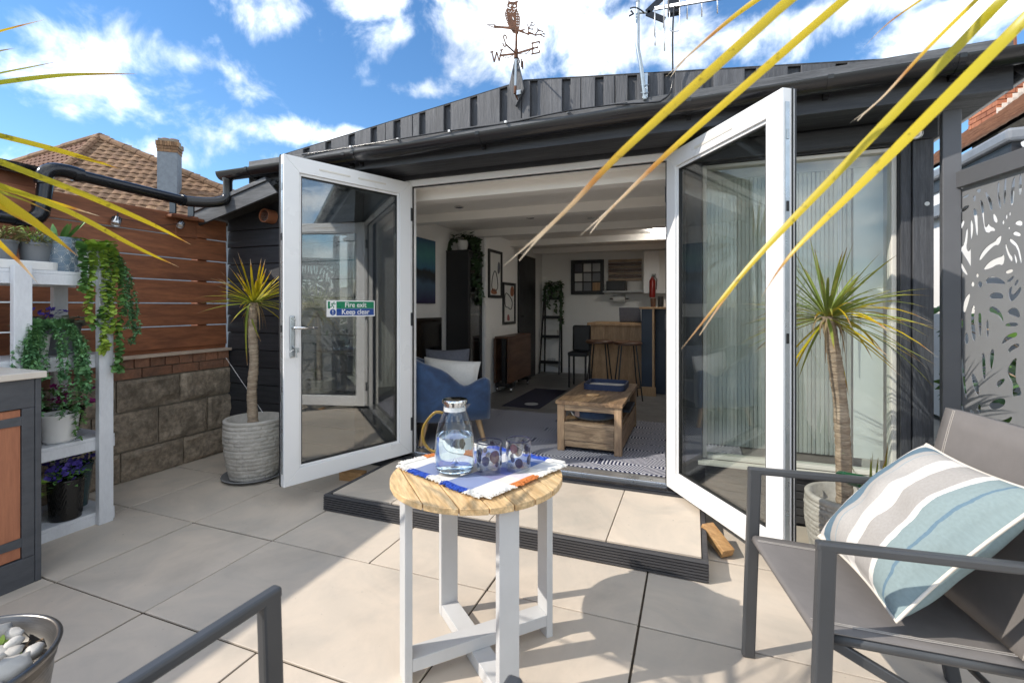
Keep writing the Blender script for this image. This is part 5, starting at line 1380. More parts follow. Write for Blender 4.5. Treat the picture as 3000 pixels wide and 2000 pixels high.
MB().box(BX - .03, BX - .002, -1.0, BYE - .023, .0008, .125).build('plinth', 'slate_paint', bn_, bev=.003)
MB().box(BX - .03, BX - .002, BYE - .067, BYE - .0235, .126, BT - .131).build('stile', 'slate_paint', bn_, bev=.003)
MB().box(BX - .028, BX - .010, .55, BYE - .069, .13, BT - .134).build('door', 'terracotta_paint', bn_, bev=.002)
MB().box(BX - .028, BX - .010, -.98, .545, .13, BT - .134).build('door', 'terracotta_paint', bn_, bev=.002)
for z in (.20, .74):
    m_ = MB(); m_.prism([(0, -.02), (0, .02), (-.32, .012), (-.33, 0), (-.32, -.012)], lambda y, zz: (BX - .0098, BYE - .067 + y, z + zz), lambda y, zz: (BX - .004, BYE - .067 + y, z + zz))
    m_.build('strap_hinge', 'slate_paint', bn_)
MB().box(-3.46, BX - .031, BYE - .020, BYE - .006, .02, BT - .01).build('end_panel', 'slate_paint', bn_)
MB().box(-3.48, -3.46, -1.0, BYE - .046, .02, BT - .01).build('back_panel', 'slate_paint', bn_)

SX0, SX1, SY0, SY1 = -3.60, -3.20, 1.285, 1.80
ps = thing('plant_stand', 'tall white painted plant stand with four open shelves', 'shelf', (-3.4, 1.55, 0))
SZ = [.07, .50, .975, 1.44]
for y0 in (1.335, 1.70):
    MB().box(SX1 + .001, SX1 + .038, y0, y0 + .072, .0008, 1.455).build('leg', 'white_painted_wood', ps, bev=.003)
for y0 in (1.335, 1.70):
    MB().box(SX0 - .038, SX0 - .001, y0, y0 + .072, .0008, 1.455).build('leg', 'white_painted_wood', ps, bev=.003)
for z in SZ:
    for i in range(4):
        a = SX0 + i * .1005
        MB().box(a, a + .097, SY0 if z < 1.4 else 1.05, SY1, z - .018, z).build('shelf_board', 'white_painted_wood', ps, bev=.002)
    MB().box(SX1 - .022, SX1 - .0005, SY0 if z < 1.4 else 1.05, SY1, z - .075, z - .0185).build('rail', 'white_painted_wood', ps, bev=.002)
    MB().box(SX0 + .0005, SX0 + .022, SY0 if z < 1.4 else 1.05, SY1, z - .075, z - .0185).build('rail', 'white_painted_wood', ps, bev=.002)

# ------------------------------------------------------------------ pots and plants
mat('grey_plastic', (.16, .175, .19), (.13, .14, .155), rough=.5, scale=5)
mat('soil', (.05, .035, .024), (.022, .016, .012), rough=1.0, scale=60, bump=.8, bs=120)
mat('teal_glaze', (.035, .085, .095), (.025, .06, .07), rough=.25, scale=4)
mat('black_glaze', (.014, .013, .012), rough=.18)
mat('leaf_lime', (.34, .44, .06), (.12, .26, .035), rough=.5, scale=14, sss=0)
mat('leaf_green', (.15, .30, .07), (.055, .15, .045), rough=.5, scale=16)
mat('leaf_blue_green', (.18, .37, .145), (.07, .19, .085), rough=.55, scale=16)
mat('leaf_silver', (.26, .29, .21), (.07, .09, .05), rough=.6, scale=22)
mat('leaf_olive', (.30, .27, .10), (.12, .13, .045), rough=.6, scale=20)
mat('petal_violet', (.10, .07, .42), (.055, .03, .22), rough=.6, scale=30)
mat('petal_magenta', (.42, .03, .26), (.26, .015, .14), rough=.6, scale=30)
mat('petal_pink', (.62, .38, .52), (.48, .26, .38), rough=.6, scale=30)
mat('petal_white', (.75, .75, .74), rough=.6)
def pot(t_, c, rt, rb, h, m, rim=.006, soil=True, n=36, disp=None, steps=1):
    prof = [(.001, .0006), (rb, .0006)] + [(rb + (rt - rb) * i / steps, .0006 + h * i / steps) for i in range(1, steps)] + [(rt, h - rim * 2), (rt + rim * .5, h - rim * 2), (rt + rim * .5, h), (rt - rim, h), (rt - rim * 1.6, h * .86), (.001, h * .86)]
    o = MB().lathe(prof, n, c, disp=disp).build('pot', m, t_, smooth=2)
    if soil: MB().lathe([(.001, h * .865), (rt - rim * 1.5, h * .865), (.001, h * .89)], 20, c, closed_top=None).build('soil', 'soil', o)
    return o
def fill_leaves(m_, rnd, c, rad, zlo, zhi, n, ln, wd, shape, upb=.4):
    for _ in range(n):
        a = rnd.uniform(0, 2 * math.pi); q = rad * math.sqrt(rnd.random()); z = rnd.uniform(zlo, zhi)
        p = Vector(c) + Vector((q * math.cos(a), q * math.sin(a), z))
        d = Vector((math.cos(a) + rnd.uniform(-.6, .6), math.sin(a) + rnd.uniform(-.6, .6), rnd.uniform(-.3, 1) * upb))
        m_.leaf(p, d, (rnd.uniform(-.4, .4), rnd.uniform(-.4, .4), 1), ln * rnd.uniform(.6, 1.25), wd * rnd.uniform(.7, 1.2), shape)
def trails(m_, st2, rnd, c, strands, ln, wd, shape, density=3, jit=.012):
    for s_ in strands:
        path = smooth_path([Vector(c) + Vector(q) for q in s_], 10)
        path = [p + Vector((rnd.uniform(-jit, jit), rnd.uniform(-jit, jit), 0)) * (i / len(path)) for i, p in enumerate(path)]
        st2.tube(path, .0014, 4)
        for i, p in enumerate(path):
            dr = (path[min(i + 1, len(path) - 1)] - path[max(i - 1, 0)]).normalized()
            for k_ in range(density):
                a = rnd.uniform(0, 2 * math.pi); side = dr.orthogonal().normalized(); side = Matrix.Rotation(a, 3, dr) @ side
                m_.leaf(p + dr * rnd.uniform(-.008, .008), side + dr * rnd.uniform(.1, .7), -dr + side * .5 + Vector((rnd.uniform(-.3, .3), rnd.uniform(-.3, .3), rnd.uniform(0, .5))), ln * rnd.uniform(.65, 1.2), wd * rnd.uniform(.7, 1.15), shape)
def flowers(m_, rnd, c, rad, zlo, zhi, n, s_):
    for _ in range(n):
        a = rnd.uniform(0, 2 * math.pi); q = rad * math.sqrt(rnd.random()); p = Vector(c) + Vector((q * math.cos(a), q * math.sin(a), rnd.uniform(zlo, zhi)))
        up2 = Vector((rnd.uniform(-.6, 1), rnd.uniform(-1, .2), rnd.uniform(.3, 1))).normalized(); e1 = up2.orthogonal().normalized(); e2 = up2.cross(e1)
        for k_ in range(5):
            b_ = 2 * math.pi * k_ / 5 + rnd.random()
            m_.leaf(p, e1 * math.cos(b_) + e2 * math.sin(b_) + up2 * .25, up2, s_, s_ * .75, 1, cup=.1)

# top shelf
tp = SZ[3] + .0008
t_ = thing('plant_tray', 'long low white planting tray on the top of the plant stand', 'tray', (-3.29, 1.28, tp))
MB().prism(rrect(-3.385, -3.205, 1.06, 1.555, .06), lambda x, y: (x * .985 - .049, y * .985 + .02, tp), lambda x, y: (x, y, tp + .045)).build('base', 'white_ceramic', t_, bev=.004)
for k_, (yc, rr, lb) in enumerate(((1.475, .066, 'grey pot of wispy yellow foliage beside the star patterned planter'), (1.335, .07, 'grey pot of wispy olive foliage at the open end of the tray'))):
    c = Vector((-3.295, yc, tp + .0455)); rnd = random.Random(k_ + 40); t_ = thing('potted_plant', lb, 'plant', c)
    pot(t_, c, rr, rr * .82, .10, 'grey_plastic')
    m_ = MB(); fill_leaves(m_, rnd, c, rr * 1.05, .09, .15, 240, .04, .007, 0, 1.2); m_.build('foliage', 'leaf_olive', t_, kind='stuff')
    m_ = MB(); fill_leaves(m_, rnd, c, rr * .9, .11, .17, 90, .035, .008, 0, 1.4); m_.build('young_growth', 'leaf_lime', t_, kind='stuff')
c = Vector((-3.37, 1.605, tp)); t_ = thing('star_planter', 'planter patterned with white stars on blue grey, holding thick strap leaves', 'plant', c); rnd = random.Random(8)
mat('star_glaze', (.20, .28, .36), (.15, .21, .28), rough=.35, scale=5); mat('star_line', (.66, .70, .73), rough=.4)
pot(t_, c, .105, .095, .195, 'star_glaze')
m_ = MB(); S6 = .052
for iz in range(4):
    for ia in range(12):
        a0 = 2 * math.pi * (ia + .5 * (iz % 2)) / 12; z0 = .026 + iz * .045
        for k_ in range(12):
            b_ = 2 * math.pi * k_ / 12; l0, l1 = .004, .025 if k_ % 2 == 0 else .017
            pp = []
            for l in (l0, l1):
                aa = a0 + math.cos(b_) * l / .1; zz = min(.186, max(.006, z0 + math.sin(b_) * l)); r2 = .095 + .010 * zz / .195 + .0012; pp.append(c + Vector((math.cos(aa) * r2, math.sin(aa) * r2, zz)))
            if (pp[1] - pp[0]).length > .002: m_.beam(pp[0], pp[1], .0034, .001)
m_.build('star_pattern', 'star_line', t_, kind='stuff')
for i in range(9):
    a = rnd.uniform(0, 6.28); b0 = c + Vector((.03 * math.cos(a), .03 * math.sin(a), .17)); l = rnd.uniform(.10, .17); d = Vector((math.cos(a) * .55, math.sin(a) * .55, 1)).normalized()
    pts_ = [b0 + d * (l * s_) + Vector((math.cos(a), math.sin(a), 0)) * (.02 * s_ * s_) for s_ in (0, .25, .5, .75, 1)]
    MB().blade(pts_, [.016, .024, .028, .026, .006], Vector((-math.sin(a), math.cos(a), 0)), .35).build('leaf', 'leaf_green', t_, smooth=True)
c = Vector((-3.30, 1.735, tp)); t_ = thing('trailing_plant', 'white pot spilling lime green round leaved trails over the stand', 'plant', c); rnd = random.Random(21)
pot(t_, c, .078, .062, .14, 'white_ceramic')
m_, s2 = MB(), MB(); fill_leaves(m_, rnd, c, .10, .13, .20, 130, .03, .03, 1, .6)
lime = [[(.03, -.03, .15), (.10, -.05, .16), (.155, -.07, .05), (.16, -.09, -.10), (.165, -.10, -.26)], [(.03, 0, .15), (.12, -.01, .15), (.16, -.02, .02), (.17, -.03, -.2), (.175, -.03, -.36), (.17, -.02, -.44)],
        [(.03, .03, .15), (.12, .04, .13), (.165, .03, -.03), (.17, .01, -.2), (.18, .02, -.33)], [(.03, -.05, .15), (.08, -.09, .14), (.15, -.11, .04), (.155, -.12, -.1)], [(.03, .02, .15), (.1, .06, .12), (.16, .07, -.05), (.175, .05, -.3), (.18, .04, -.48), (.18, .035, -.56)],
        [(.03, 0, .15), (.11, .02, .13), (.155, .0, -.1), (.165, -.06, -.3)]]
trails(m_, s2, rnd, c, lime[:3], .030, .029, 1, 5); m_.build('foliage', 'leaf_lime', t_, kind='stuff')
m_ = MB(); trails(m_, s2, rnd, c, lime[3:], .030, .029, 1, 5); fill_leaves(m_, rnd, c, .10, .12, .18, 60, .03, .03, 1, .6); m_.build('lower_foliage', 'leaf_green', t_, kind='stuff'); s2.build('stem', 'leaf_green', t_, kind='stuff')
c = Vector((-3.43, 1.765 + .0, tp)); t_ = thing('trailing_plant', 'fine leaved blue green trails with pink blossom at the fence end', 'plant', c); rnd = random.Random(22)
c2 = Vector((-3.46, 1.90, tp)); 
m_, s2 = MB(), MB()
fine = [[(0, -.02, .10), (.08, .05, .17), (.16, .10, .10), (.19, .12, -.05), (.20, .13, -.2), (.2, .12, -.32)], [(0, -.01, .10), (.06, .07, .16), (.12, .13, .06), (.15, .16, -.12), (.17, .17, -.3), (.17, .16, -.42)],
        [(0, -.03, .10), (.12, .04, .15), (.2, .08, .02), (.215, .09, -.15), (.22, .09, -.24)], [(0, -.02, .11), (.10, .08, .15), (.18, .14, .0), (.2, .17, -.2), (.21, .18, -.36)], [(0, -.02, .11), (.05, .08, .14), (.1, .15, .02), (.12, .19, -.2), (.13, .2, -.4)]]
trails(m_, s2, rnd, c, fine, .021, .014, 0, 8); m_.build('foliage', 'leaf_blue_green', t_, kind='stuff'); s2.build('stem', 'leaf_green', t_, kind='stuff')
m_ = MB(); flowers(m_, rnd, c + Vector((.06, .0, .12)), .07, .0, .05, 12, .022); m_.build('blossom', 'petal_pink', t_, kind='stuff')
MB().lathe([(.001, .0006), (.03, .0006), (.038, .10), (.034, .10), (.001, .09)], 20, c + Vector((-.0, -.025, 0))).build('pot', 'grey_plastic', t_, smooth=2)
# second shelf
tp = SZ[2] + .0008
c = Vector((-3.42, 1.63, tp)); t_ = thing('potted_plant', 'grey tapered pot of silvery heart shaped leaves on the second shelf', 'plant', c); rnd = random.Random(31)
pot(t_, c, .108, .08, .175, 'grey_plastic')
m_ = MB(); fill_leaves(m_, rnd, c, .15, .155, .215, 190, .042, .042, 2, .35); m_.build('foliage', 'leaf_silver', t_, kind='stuff')
m_ = MB(); flowers(m_, rnd, c + Vector((-.02, -.02, .21)), .10, 0, .05, 22, .016); m_.build('blossom', 'petal_violet', t_, kind='stuff')
c = Vector((-3.295, 1.475, tp)); t_ = thing('trailing_plant', 'dense dark green fern like trails hanging from the second shelf', 'plant', c); rnd = random.Random(32)
pot(t_, c, .062, .05, .12, 'white_ceramic')
m_, s2 = MB(), MB(); fill_leaves(m_, rnd, c, .09, .10, .19, 200, .024, .012, 0, .6)
fern = []
for i in range(30):
    a = rnd.uniform(-1.6, 1.6); rx_ = rnd.uniform(.08, .17); l = rnd.uniform(.12, .40)
    ox, oy = math.cos(a) * rx_ * .9, math.sin(a) * rx_
    if ox < .11: ox = rnd.uniform(.11, .17)
    fern.append([(0, 0, .13), (ox * .6, oy * .6, .19), (ox, oy, .08), (ox * 1.08, oy * 1.1, -.08), (ox * 1.1, oy * 1.12, .08 - l)])
trails(m_, s2, rnd, c, fern, .023, .013, 0, 7); m_.build('foliage', 'leaf_blue_green', t_, kind='stuff'); s2.build('stem', 'leaf_green', t_, kind='stuff')
# third shelf
tp = SZ[1] + .0008
c = Vector((-3.285, 1.575, tp)); t_ = thing('ribbed_pot', 'white ribbed flower pot with a single green sprig', 'plant', c); rnd = random.Random(33)
MB().lathe([(.001, .0006), (.062, .0006), (.07, .012)] + [(.07 + .018 * i / 22 + (.0016 if i % 2 else 0), .012 + .145 * i / 22) for i in range(1, 23)] + [(.083, .158), (.076, .13), (.001, .128)], 40, c).build('pot', 'white_ceramic', t_, smooth=True)
m_, s2 = MB(), MB(); trails(m_, s2, rnd, c, [[(.03, .02, .13), (.08, .03, .18), (.10, .03, .10), (.105, .035, .02)], [(.02, .04, .13), (.07, .06, .17), (.09, .07, .10)]], .02, .014, 0, 3); m_.build('foliage', 'leaf_green', t_, kind='stuff'); s2.build('stem', 'leaf_green', t_, kind='stuff')
c = Vector((-3.47, 1.66, tp)); t_ = thing('flowering_plant', 'brown bowl of magenta flowers on the third shelf', 'plant', c); rnd = random.Random(34)
pot(t_, c, .12, .085, .15, 'black_glaze')
m_ = MB(); fill_leaves(m_, rnd, c, .13, .13, .25, 150, .04, .022, 0, 1); m_.build('foliage', 'leaf_green', t_, kind='stuff')
m_ = MB(); flowers(m_, rnd, c + Vector((.05, .05, .0)), .13, .17, .30, 26, .02); m_.build('blossom', 'petal_magenta', t_, kind='stuff')
# bottom shelf
tp = SZ[0] + .0008
c = Vector((-3.275, 1.60, tp)); t_ = thing('embossed_pot', 'black glazed flower pot embossed with fern fronds', 'plant', c); rnd = random.Random(35)
def emb(t, z, r, i):
    if r < .05: return 0
    a = (t / (2 * math.pi) * 8) % 1 - .5; zz = (z / .07 + (math.floor(t / (2 * math.pi) * 8) % 2) * .5) % 1
    return .0022 * max(0, math.sin((abs(a) * 5 + zz * 2.2) * 6.28)) * (1 if abs(a) > .03 and .02 < z < .2 else 0)
MB().lathe([(.001, .0006), (.068, .0006)] + [(.068 + .010 * i / 60, .001 + .218 * i / 60) for i in range(1, 61)] + [(.074, .222), (.07, .19), (.001, .188)], 120, c, disp=emb).build('pot', 'black_glaze', t_, smooth=True)
m_ = MB(); fill_leaves(m_, rnd, c, .07, .19, .26, 90, .035, .02, 0, 1); m_.build('foliage', 'leaf_green', t_, kind='stuff')
m_ = MB(); flowers(m_, rnd, c, .085, .22, .30, 45, .013); m_.build('blossom', 'petal_violet', t_, kind='stuff')
c = Vector((-3.42, 1.71, tp)); t_ = thing('flowering_plant', 'tall teal pot brimming with violet blue lobelia', 'plant', c); rnd = random.Random(36)
pot(t_, c, .088, .062, .25, 'teal_glaze')
m_ = MB(); fill_leaves(m_, rnd, c, .11, .22, .34, 160, .03, .012, 0, 1); m_.build('foliage', 'leaf_green', t_, kind='stuff')
m_ = MB(); flowers(m_, rnd, c, .135, .24, .38, 130, .013); m_.build('blossom', 'petal_violet', t_, kind='stuff')
c = Vector((-3.30, 1.405, tp)); t_ = thing('flowering_plant', 'teal pot with broad green leaves and a white flower behind the cupboard', 'plant', c); rnd = random.Random(37)
pot(t_, c, .07, .055, .17, 'teal_glaze')
m_ = MB(); fill_leaves(m_, rnd, c, .09, .16, .27, 60, .06, .045, 2, .8); m_.build('foliage', 'leaf_lime', t_, kind='stuff')
m_ = MB(); flowers(m_, rnd, c + Vector((.02, .03, .0)), .04, .30, .36, 5, .022); m_.build('blossom', 'petal_white', t_, kind='stuff')

# ------------------------------------------------------------------ cordylines
G1, G2, Y1, BR, TAN = (.10, .17, .025), (.23, .28, .02), (.52, .42, .02), (.30, .13, .03), (.50, .38, .24)
leafmat('cordyline_leaf', [(0, (.16, .22, .04)), (.35, G2), (.75, (.34, .33, .035)), (.93, BR), (1, TAN)], trans=.3)
leafmat('cordyline_green', [(0, (.36, .40, .10)), (.4, (.26, .34, .07)), (.85, (.34, .36, .07)), (1, BR)], trans=.3)
leafmat('cordyline_yellow', [(0, (.36, .38, .04)), (.3, (.50, .43, .02)), (.78, (.66, .47, .015)), (.845, (.45, .19, .03)), (.88, (.56, .38, .20)), (1, (.66, .56, .42))], rough=.35, trans=.3, var=.1)
leafmat('cordyline_fresh', [(0, (.34, .37, .04)), (.3, (.46, .42, .02)), (.9, (.64, .47, .015)), (.955, (.45, .20, .03)), (1, (.58, .42, .25))], rough=.35, trans=.3, var=.1)
mat('palm_bark', (.52, .41, .30), (.29, .21, .145), rough=.9, scale=9, stretch=(1, 1, 5), bump=1.0, bs=18, grain=(26, .3))
mat('cast_stone', (.54, .505, .46), (.36, .335, .30), rough=.85, scale=14, bump=.4, bs=70)
mat('grey_saucer', (.20, .20, .205), rough=.6)
def trunk(t_, path, r0, r1):
    P = smooth_path(path, 26); n = len(P)
    MB().tube(P, [(r0 + (r1 - r0) * i / n) * (1 + .045 * (1 if noise.noise(Vector((i * .55, 3, r0 * 50))) > 0 else -1) * abs(math.sin(i * 1.3)) + .10 * noise.noise(Vector((i * .09, 0, r0 * 90)))) for i in range(n)], 20).build('trunk', 'palm_bark', t_, smooth=True)
def crown(t_, c, n, L_, wd, seed, ok, m1, m2, droop=.5, elmin=-35):
    rnd = random.Random(seed); k_ = 0; tries = 0
    while k_ < n and tries < n * 30:
        tries += 1
        az = rnd.uniform(0, 2 * math.pi); el = R(rnd.triangular(elmin, 88, 25)); l = L_ * rnd.uniform(.75, 1.1)
        d = Vector((math.cos(az) * math.cos(el), math.sin(az) * math.cos(el), math.sin(el)))
        g_ = droop * rnd.uniform(.25, 1.0) * math.cos(el) * l
        pts_ = [Vector(c) + d * (.015 + l * s_) - UP * (g_ * s_ ** 2.2) + UP * rnd.uniform(0, .001) for s_ in (0, .12, .25, .4, .55, .7, .85, 1)]
        if not ok(pts_): continue
        sd = Vector((-math.sin(az), math.cos(az), 0)) + d * .0 + UP * rnd.uniform(-.4, .4)
        MB().blade(pts_, [wd * x for x in (.55, .8, 1, 1, .95, .8, .5, .04)], sd, .4).build('leaf', m1 if (el < R(28) and rnd.random() < .7) else m2, t_, smooth=True)
        k_ += 1
def stone_disp(rows, perim):
    def f(t, z, r, i):
        if r < .1: return 0
        row = math.floor(z / rows); u_ = t * perim / (2 * math.pi) / (rows * 3.2) + (row % 2) * .5 + .23 * noise.noise(Vector((row * 3.1, 0, 0)))
        fu, fz = u_ % 1, (z / rows) % 1
        e = min(fu * 3.2, (1 - fu) * 3.2, fz, 1 - fz)
        return (.0085 * min(1, e / .14) + .003 * noise.noise(Vector((t * 14, z * 90, r))) + .004 * noise.noise(Vector((math.floor(u_) * 5.3, row * 2.7, 1)))) - .006
    return f
def stone_pot(t_, c, rt, rb, h):
    nz_ = 64; prof = [(.001, .002), (rb * .96, .002)]
    for i in range(nz_ + 1):
        s_ = i / nz_; prof.append((rb + (rt - rb) * math.sin(s_ * math.pi * .62) / math.sin(math.pi * .62), .004 + (h - .03) * s_))
    def dd(t, z, r, i): return sdp(t, z, r, i) if 2 <= i <= nz_ + 1 else 0
    sdp = stone_disp(h / 15, 2 * math.pi * rt)
    prof += [(rt + .003, h - .024), (rt + .004, h - .006), (rt - .002, h), (rt - .026, h), (rt - .032, h - .07), (.001, h - .065)]
    MB().lathe(prof, 180, c, disp=dd).build('pot', 'cast_stone', t_, smooth=True)
leafmat('cordyline_dead', [(0, (.40, .30, .16)), (.5, (.36, .25, .13)), (1, (.28, .18, .10))], rough=.8, trans=.15)
def skirt(t_, c, n, seed):
    rnd = random.Random(seed)
    for i in range(n):
        a = rnd.uniform(0, 6.28); l = rnd.uniform(.09, .22); o_ = Vector((math.cos(a), math.sin(a), 0))
        b0 = Vector(c) + o_ * .024 - UP * rnd.uniform(.0, .04)
        MB().blade(bez(b0, b0 + o_ * .05 - UP * .01, b0 + o_ * rnd.uniform(.03, .07) - UP * l, 6), [.010, .012, .012, .010, .008, .005, .002], (-math.sin(a), math.cos(a), 0), .5).build('dead_leaf', 'cordyline_dead', t_, smooth=True)
# left of the doors
c = Vector((-3.02, 2.60, .0)); lt = thing('cordyline', 'slim cordyline in a brick textured pot between fence and door', 'plant', c)
MB().lathe([(.001, .0008), (.17, .0008), (.205, .022), (.212, .024), (.208, .030), (.17, .008), (.001, .008)], 44, c).build('saucer', 'grey_saucer', lt, smooth=2)
stone_pot(lt, c + Vector((0, 0, .009)), .195, .155, .425)
wl = (c - EYE).dot(FV)
tr_ = [pw(u, v, wl) for u, v in ((742, 1250), (738, 1150), (744, 1060), (740, 965), (744, 885))]; tr_[0].z = .36
trunk(lt, tr_, .037, .027)
crown(lt, tr_[-1] - UP * .01, 62, .36, .0165, 5, lambda P: all(p.y < 2.98 and p.x > -3.66 and (p - Vector((-2.3, 2.45, p.z))).length > .12 for p in P), 'cordyline_leaf', 'cordyline_yellow', .35, -30)
skirt(lt, tr_[-1], 9, 51)
for k_, (du, dv) in enumerate(((-8, 190), (10, 120))):
    p0 = tr_[-1]; p1 = pw(742 + du * 2.2, 880 + dv, wl - .04)
    MB().blade(bez(p0, p0 + Vector((-.06, -.05, .0)), p1, 7), [.012, .02, .022, .02, .018, .014, .01, .003], RV, .3).build('leaf', 'cordyline_leaf', lt, smooth=True)
tag(MB().tube([pw(662, 1048, 3.8), pw(770, 1208, wl)], .0018, 5).build('string', 'white_upvc'), 'thin white string stretched from the fence corner to the brick textured pot', 'string')
# right of the doors
c = Vector((.70, 2.71, .0)); rt_ = thing('cordyline', 'cordyline with drooping yellow leaves in front of the blinds window', 'plant', c)
stone_pot(rt_, c + Vector((0, 0, .0008)), .178, .14, .345)
wr = (c - EYE).dot(FV)
tr_ = [pw(u, v, wr) for u, v in ((2476, 1460), (2470, 1320), (2462, 1180), (2442, 1030), (2424, 925))]; tr_[0].z = .27
trunk(rt_, tr_, .037, .026)
crown(rt_, tr_[-1] - UP * .01, 105, .42, .0135, 9, lambda P: all(p.y < 3.07 and p.y > 2.2 and p.x < 1.3 and (p.x + .154) * .838 + (p.y - 3.118) * .545 > .09 for p in P), 'cordyline_yellow', 'cordyline_green', .55, -50)
skirt(rt_, tr_[-1], 12, 52)
pb = pw(2560, 1440, wr - .05); pb.z = .285
rnd = random.Random(77)
for i in range(16):
    az = rnd.uniform(0, 6.28); el = R(rnd.uniform(55, 88)); l = rnd.uniform(.18, .33); d = Vector((math.cos(az) * math.cos(el), math.sin(az) * math.cos(el), math.sin(el)))
    b0 = pb + Vector((rnd.uniform(-.035, .05), rnd.uniform(-.03, .03), 0))
    MB().blade([b0 + d * (l * s_) for s_ in (0, .3, .6, .85, 1)], [.008, .013, .012, .008, .001], (-math.sin(az), math.cos(az), 0), .4).build('shoot', 'cordyline_green' if i % 3 else 'cordyline_leaf', rt_, smooth=True)
# solar light hanging at the pot rim
m, t, b = newmat('green_plastic'); b.inputs['Base Color'].default_value = (.012, .065, .03, 1); b.inputs['Roughness'].default_value = .12
gl = pw(2522, 1408, wr - .26)
so = thing('solar_light', 'dark green plastic solar light planted at the cordyline pot', 'garden light', (gl.x, gl.y, 0))
T = Matrix.Translation(gl) @ Matrix.Rotation(R(-16), 4, 'X') @ Matrix.Rotation(R(8), 4, 'Y')
MB().lathe([(.001, -.03), (.045, -.028), (.075, -.012), (.09, .0), (.09, .012), (.08, .022), (.001, .024)], 32).xf(T).build('shade', 'green_plastic', so, smooth=2)
MB().lathe([(.001, -.034), (.013, -.034), (.015, -.03), (.015, -.024), (.001, -.024)], 20).xf(T).build('bulb', 'white_ceramic', so, smooth=2)
MB().tube([T @ Vector((0, 0, -.02)), T @ Vector((.0, .02, -.15)), Vector((gl.x + .0, gl.y + .03, .001))], .009, 8).build('spike', 'green_plastic', so)

# pot of white pebbles, with the cordyline whose leaves hang in from the left
mat('brushed_steel', (.20, .195, .19), (.12, .115, .11), rough=.33, metal=.85, scale=12, stretch=(1, 1, 30))
mat('white_pebble', (.58, .55, .51), (.40, .38, .345), rough=.6, scale=6, rnd=.1, bump=.15, bs=25)
mat('bark_chip', (.33, .22, .13), (.14, .085, .05), rough=.9, scale=20)
c = Vector((-1.60, .55, 0)); PR_, PH = .2, .42
lp_ = thing('cordyline', 'cordyline in a round metal pot filled with white pebbles', 'plant', c)
MB().lathe([(.001, .0008), (.15, .0008), (.155, .01)] + [(.155 + (PR_ - .012 - .155) * i / 10 + .002 * (i % 2), .01 + (PH - .05) * i / 10) for i in range(1, 11)] + [(PR_ - .006, PH - .035), (PR_ - .012, PH - .02), (PR_, PH - .012), (PR_ + .004, PH), (PR_ - .004, PH + .006), (PR_ - .01, PH), (PR_ - .016, PH - .06), (.001, PH - .07)], 64, c).build('pot', 'brushed_steel', lp_, smooth=True)
MB().lathe([(.001, PH - .066), (PR_ - .02, PH - .066), (.001, PH - .05)], 24, c, closed_top=None).build('soil', 'soil', lp_)
rnd = random.Random(6); pl_ = []
for tries in range(3000):
    a = rnd.uniform(0, 6.28); s_ = rnd.uniform(.022, .045); q = (PR_ - .02 - s_) * math.sqrt(rnd.random())
    x, y = q * math.cos(a), q * math.sin(a)
    if math.hypot(x, y) < .035 + s_: continue
    if any(math.hypot(x - x2, y - y2) < (s_ + s2) * .74 for x2, y2, s2 in pl_): continue
    pl_.append((x, y, s_))
    if len(pl_) > 110: break
for i, (x, y, s_) in enumerate(pl_):
    T = Matrix.Rotation(rnd.uniform(0, 6.28), 4, 'Z') @ Matrix.Rotation(rnd.uniform(-.4, .4), 4, 'X')
    MB().ball(c + Vector((x, y, PH - .046 + s_ * .5 + rnd.uniform(0, .014))), s_ * 1.15, s_ * .85, s_ * .6, 12, 8, T, .35, i * 1.7).build('pebble', 'white_pebble', lp_, smooth=True)
m_ = MB()
for i in range(260):
    a = rnd.uniform(0, 6.28); q = (PR_ - .03) * math.sqrt(rnd.random()); p = c + Vector((q * math.cos(a), q * math.sin(a), PH - .052 + rnd.uniform(0, .02))); d = Vector((rnd.uniform(-1, 1), rnd.uniform(-1, 1), rnd.uniform(-.2, .3))).normalized()
    m_.beam(p, p + d * rnd.uniform(.012, .03), rnd.uniform(.002, .006), .0015)
m_.build('bark_mulch', 'bark_chip', lp_, kind='stuff')
m_ = MB(); fill_leaves(m_, rnd, c + Vector((-.02, .10, PH - .045)), .03, 0, .02, 30, .02, .012, 1, 1); m_.build('seedling', 'leaf_lime', lp_, kind='stuff')
LC = Vector((-1.60, .53, 1.62))
trunk(lp_, [c + Vector((0, -.02, PH - .06)), c + Vector((-.01, -.03, .8)), c + Vector((.005, -.02, 1.2)), LC], .035, .028)
def frond(t_, P, wd, m, prof=None, fold=.3, tilt=0.0, split=False):
    """leaf traced along P (list of world points); blade faces the sky and the eye"""
    pts_ = smooth_path(P, 6); n = len(pts_)
    ws = []; cl = [0.0]
    for i in range(1, n): cl.append(cl[-1] + (pts_[i] - pts_[i - 1]).length)
    for i in range(n):
        s_ = cl[i] / cl[-1]
        ws.append(wd * max(.03, (.6 + .4 * min(1, s_ / .25)) * (1 - max(0, (s_ - .55) / .45) ** 2.0)))
    d = (pts_[-1] - pts_[0]).normalized(); view = (pts_[n // 2] - EYE).normalized()
    sd = d.cross(view).normalized(); sd = Matrix.Rotation(tilt, 3, d) @ sd
    m_ = MB().blade(pts_, ws, sd, fold)
    if split:
        q = pts_[int(n * .88)]; e = pts_[-1]; off = sd * (wd * .55) + (e - q) * -.05
        m_.blade([q, (q + e) / 2 + off * .5, q + (e - q) * .85 + off * 1.2], [wd * .34, wd * .22, .001], sd, .2)
        m_.uv[-9:] = [(x, .88 + .12 * y) for x, y in m_.uv[-9:]]
    m_.build('leaf', m, t_, smooth=True)
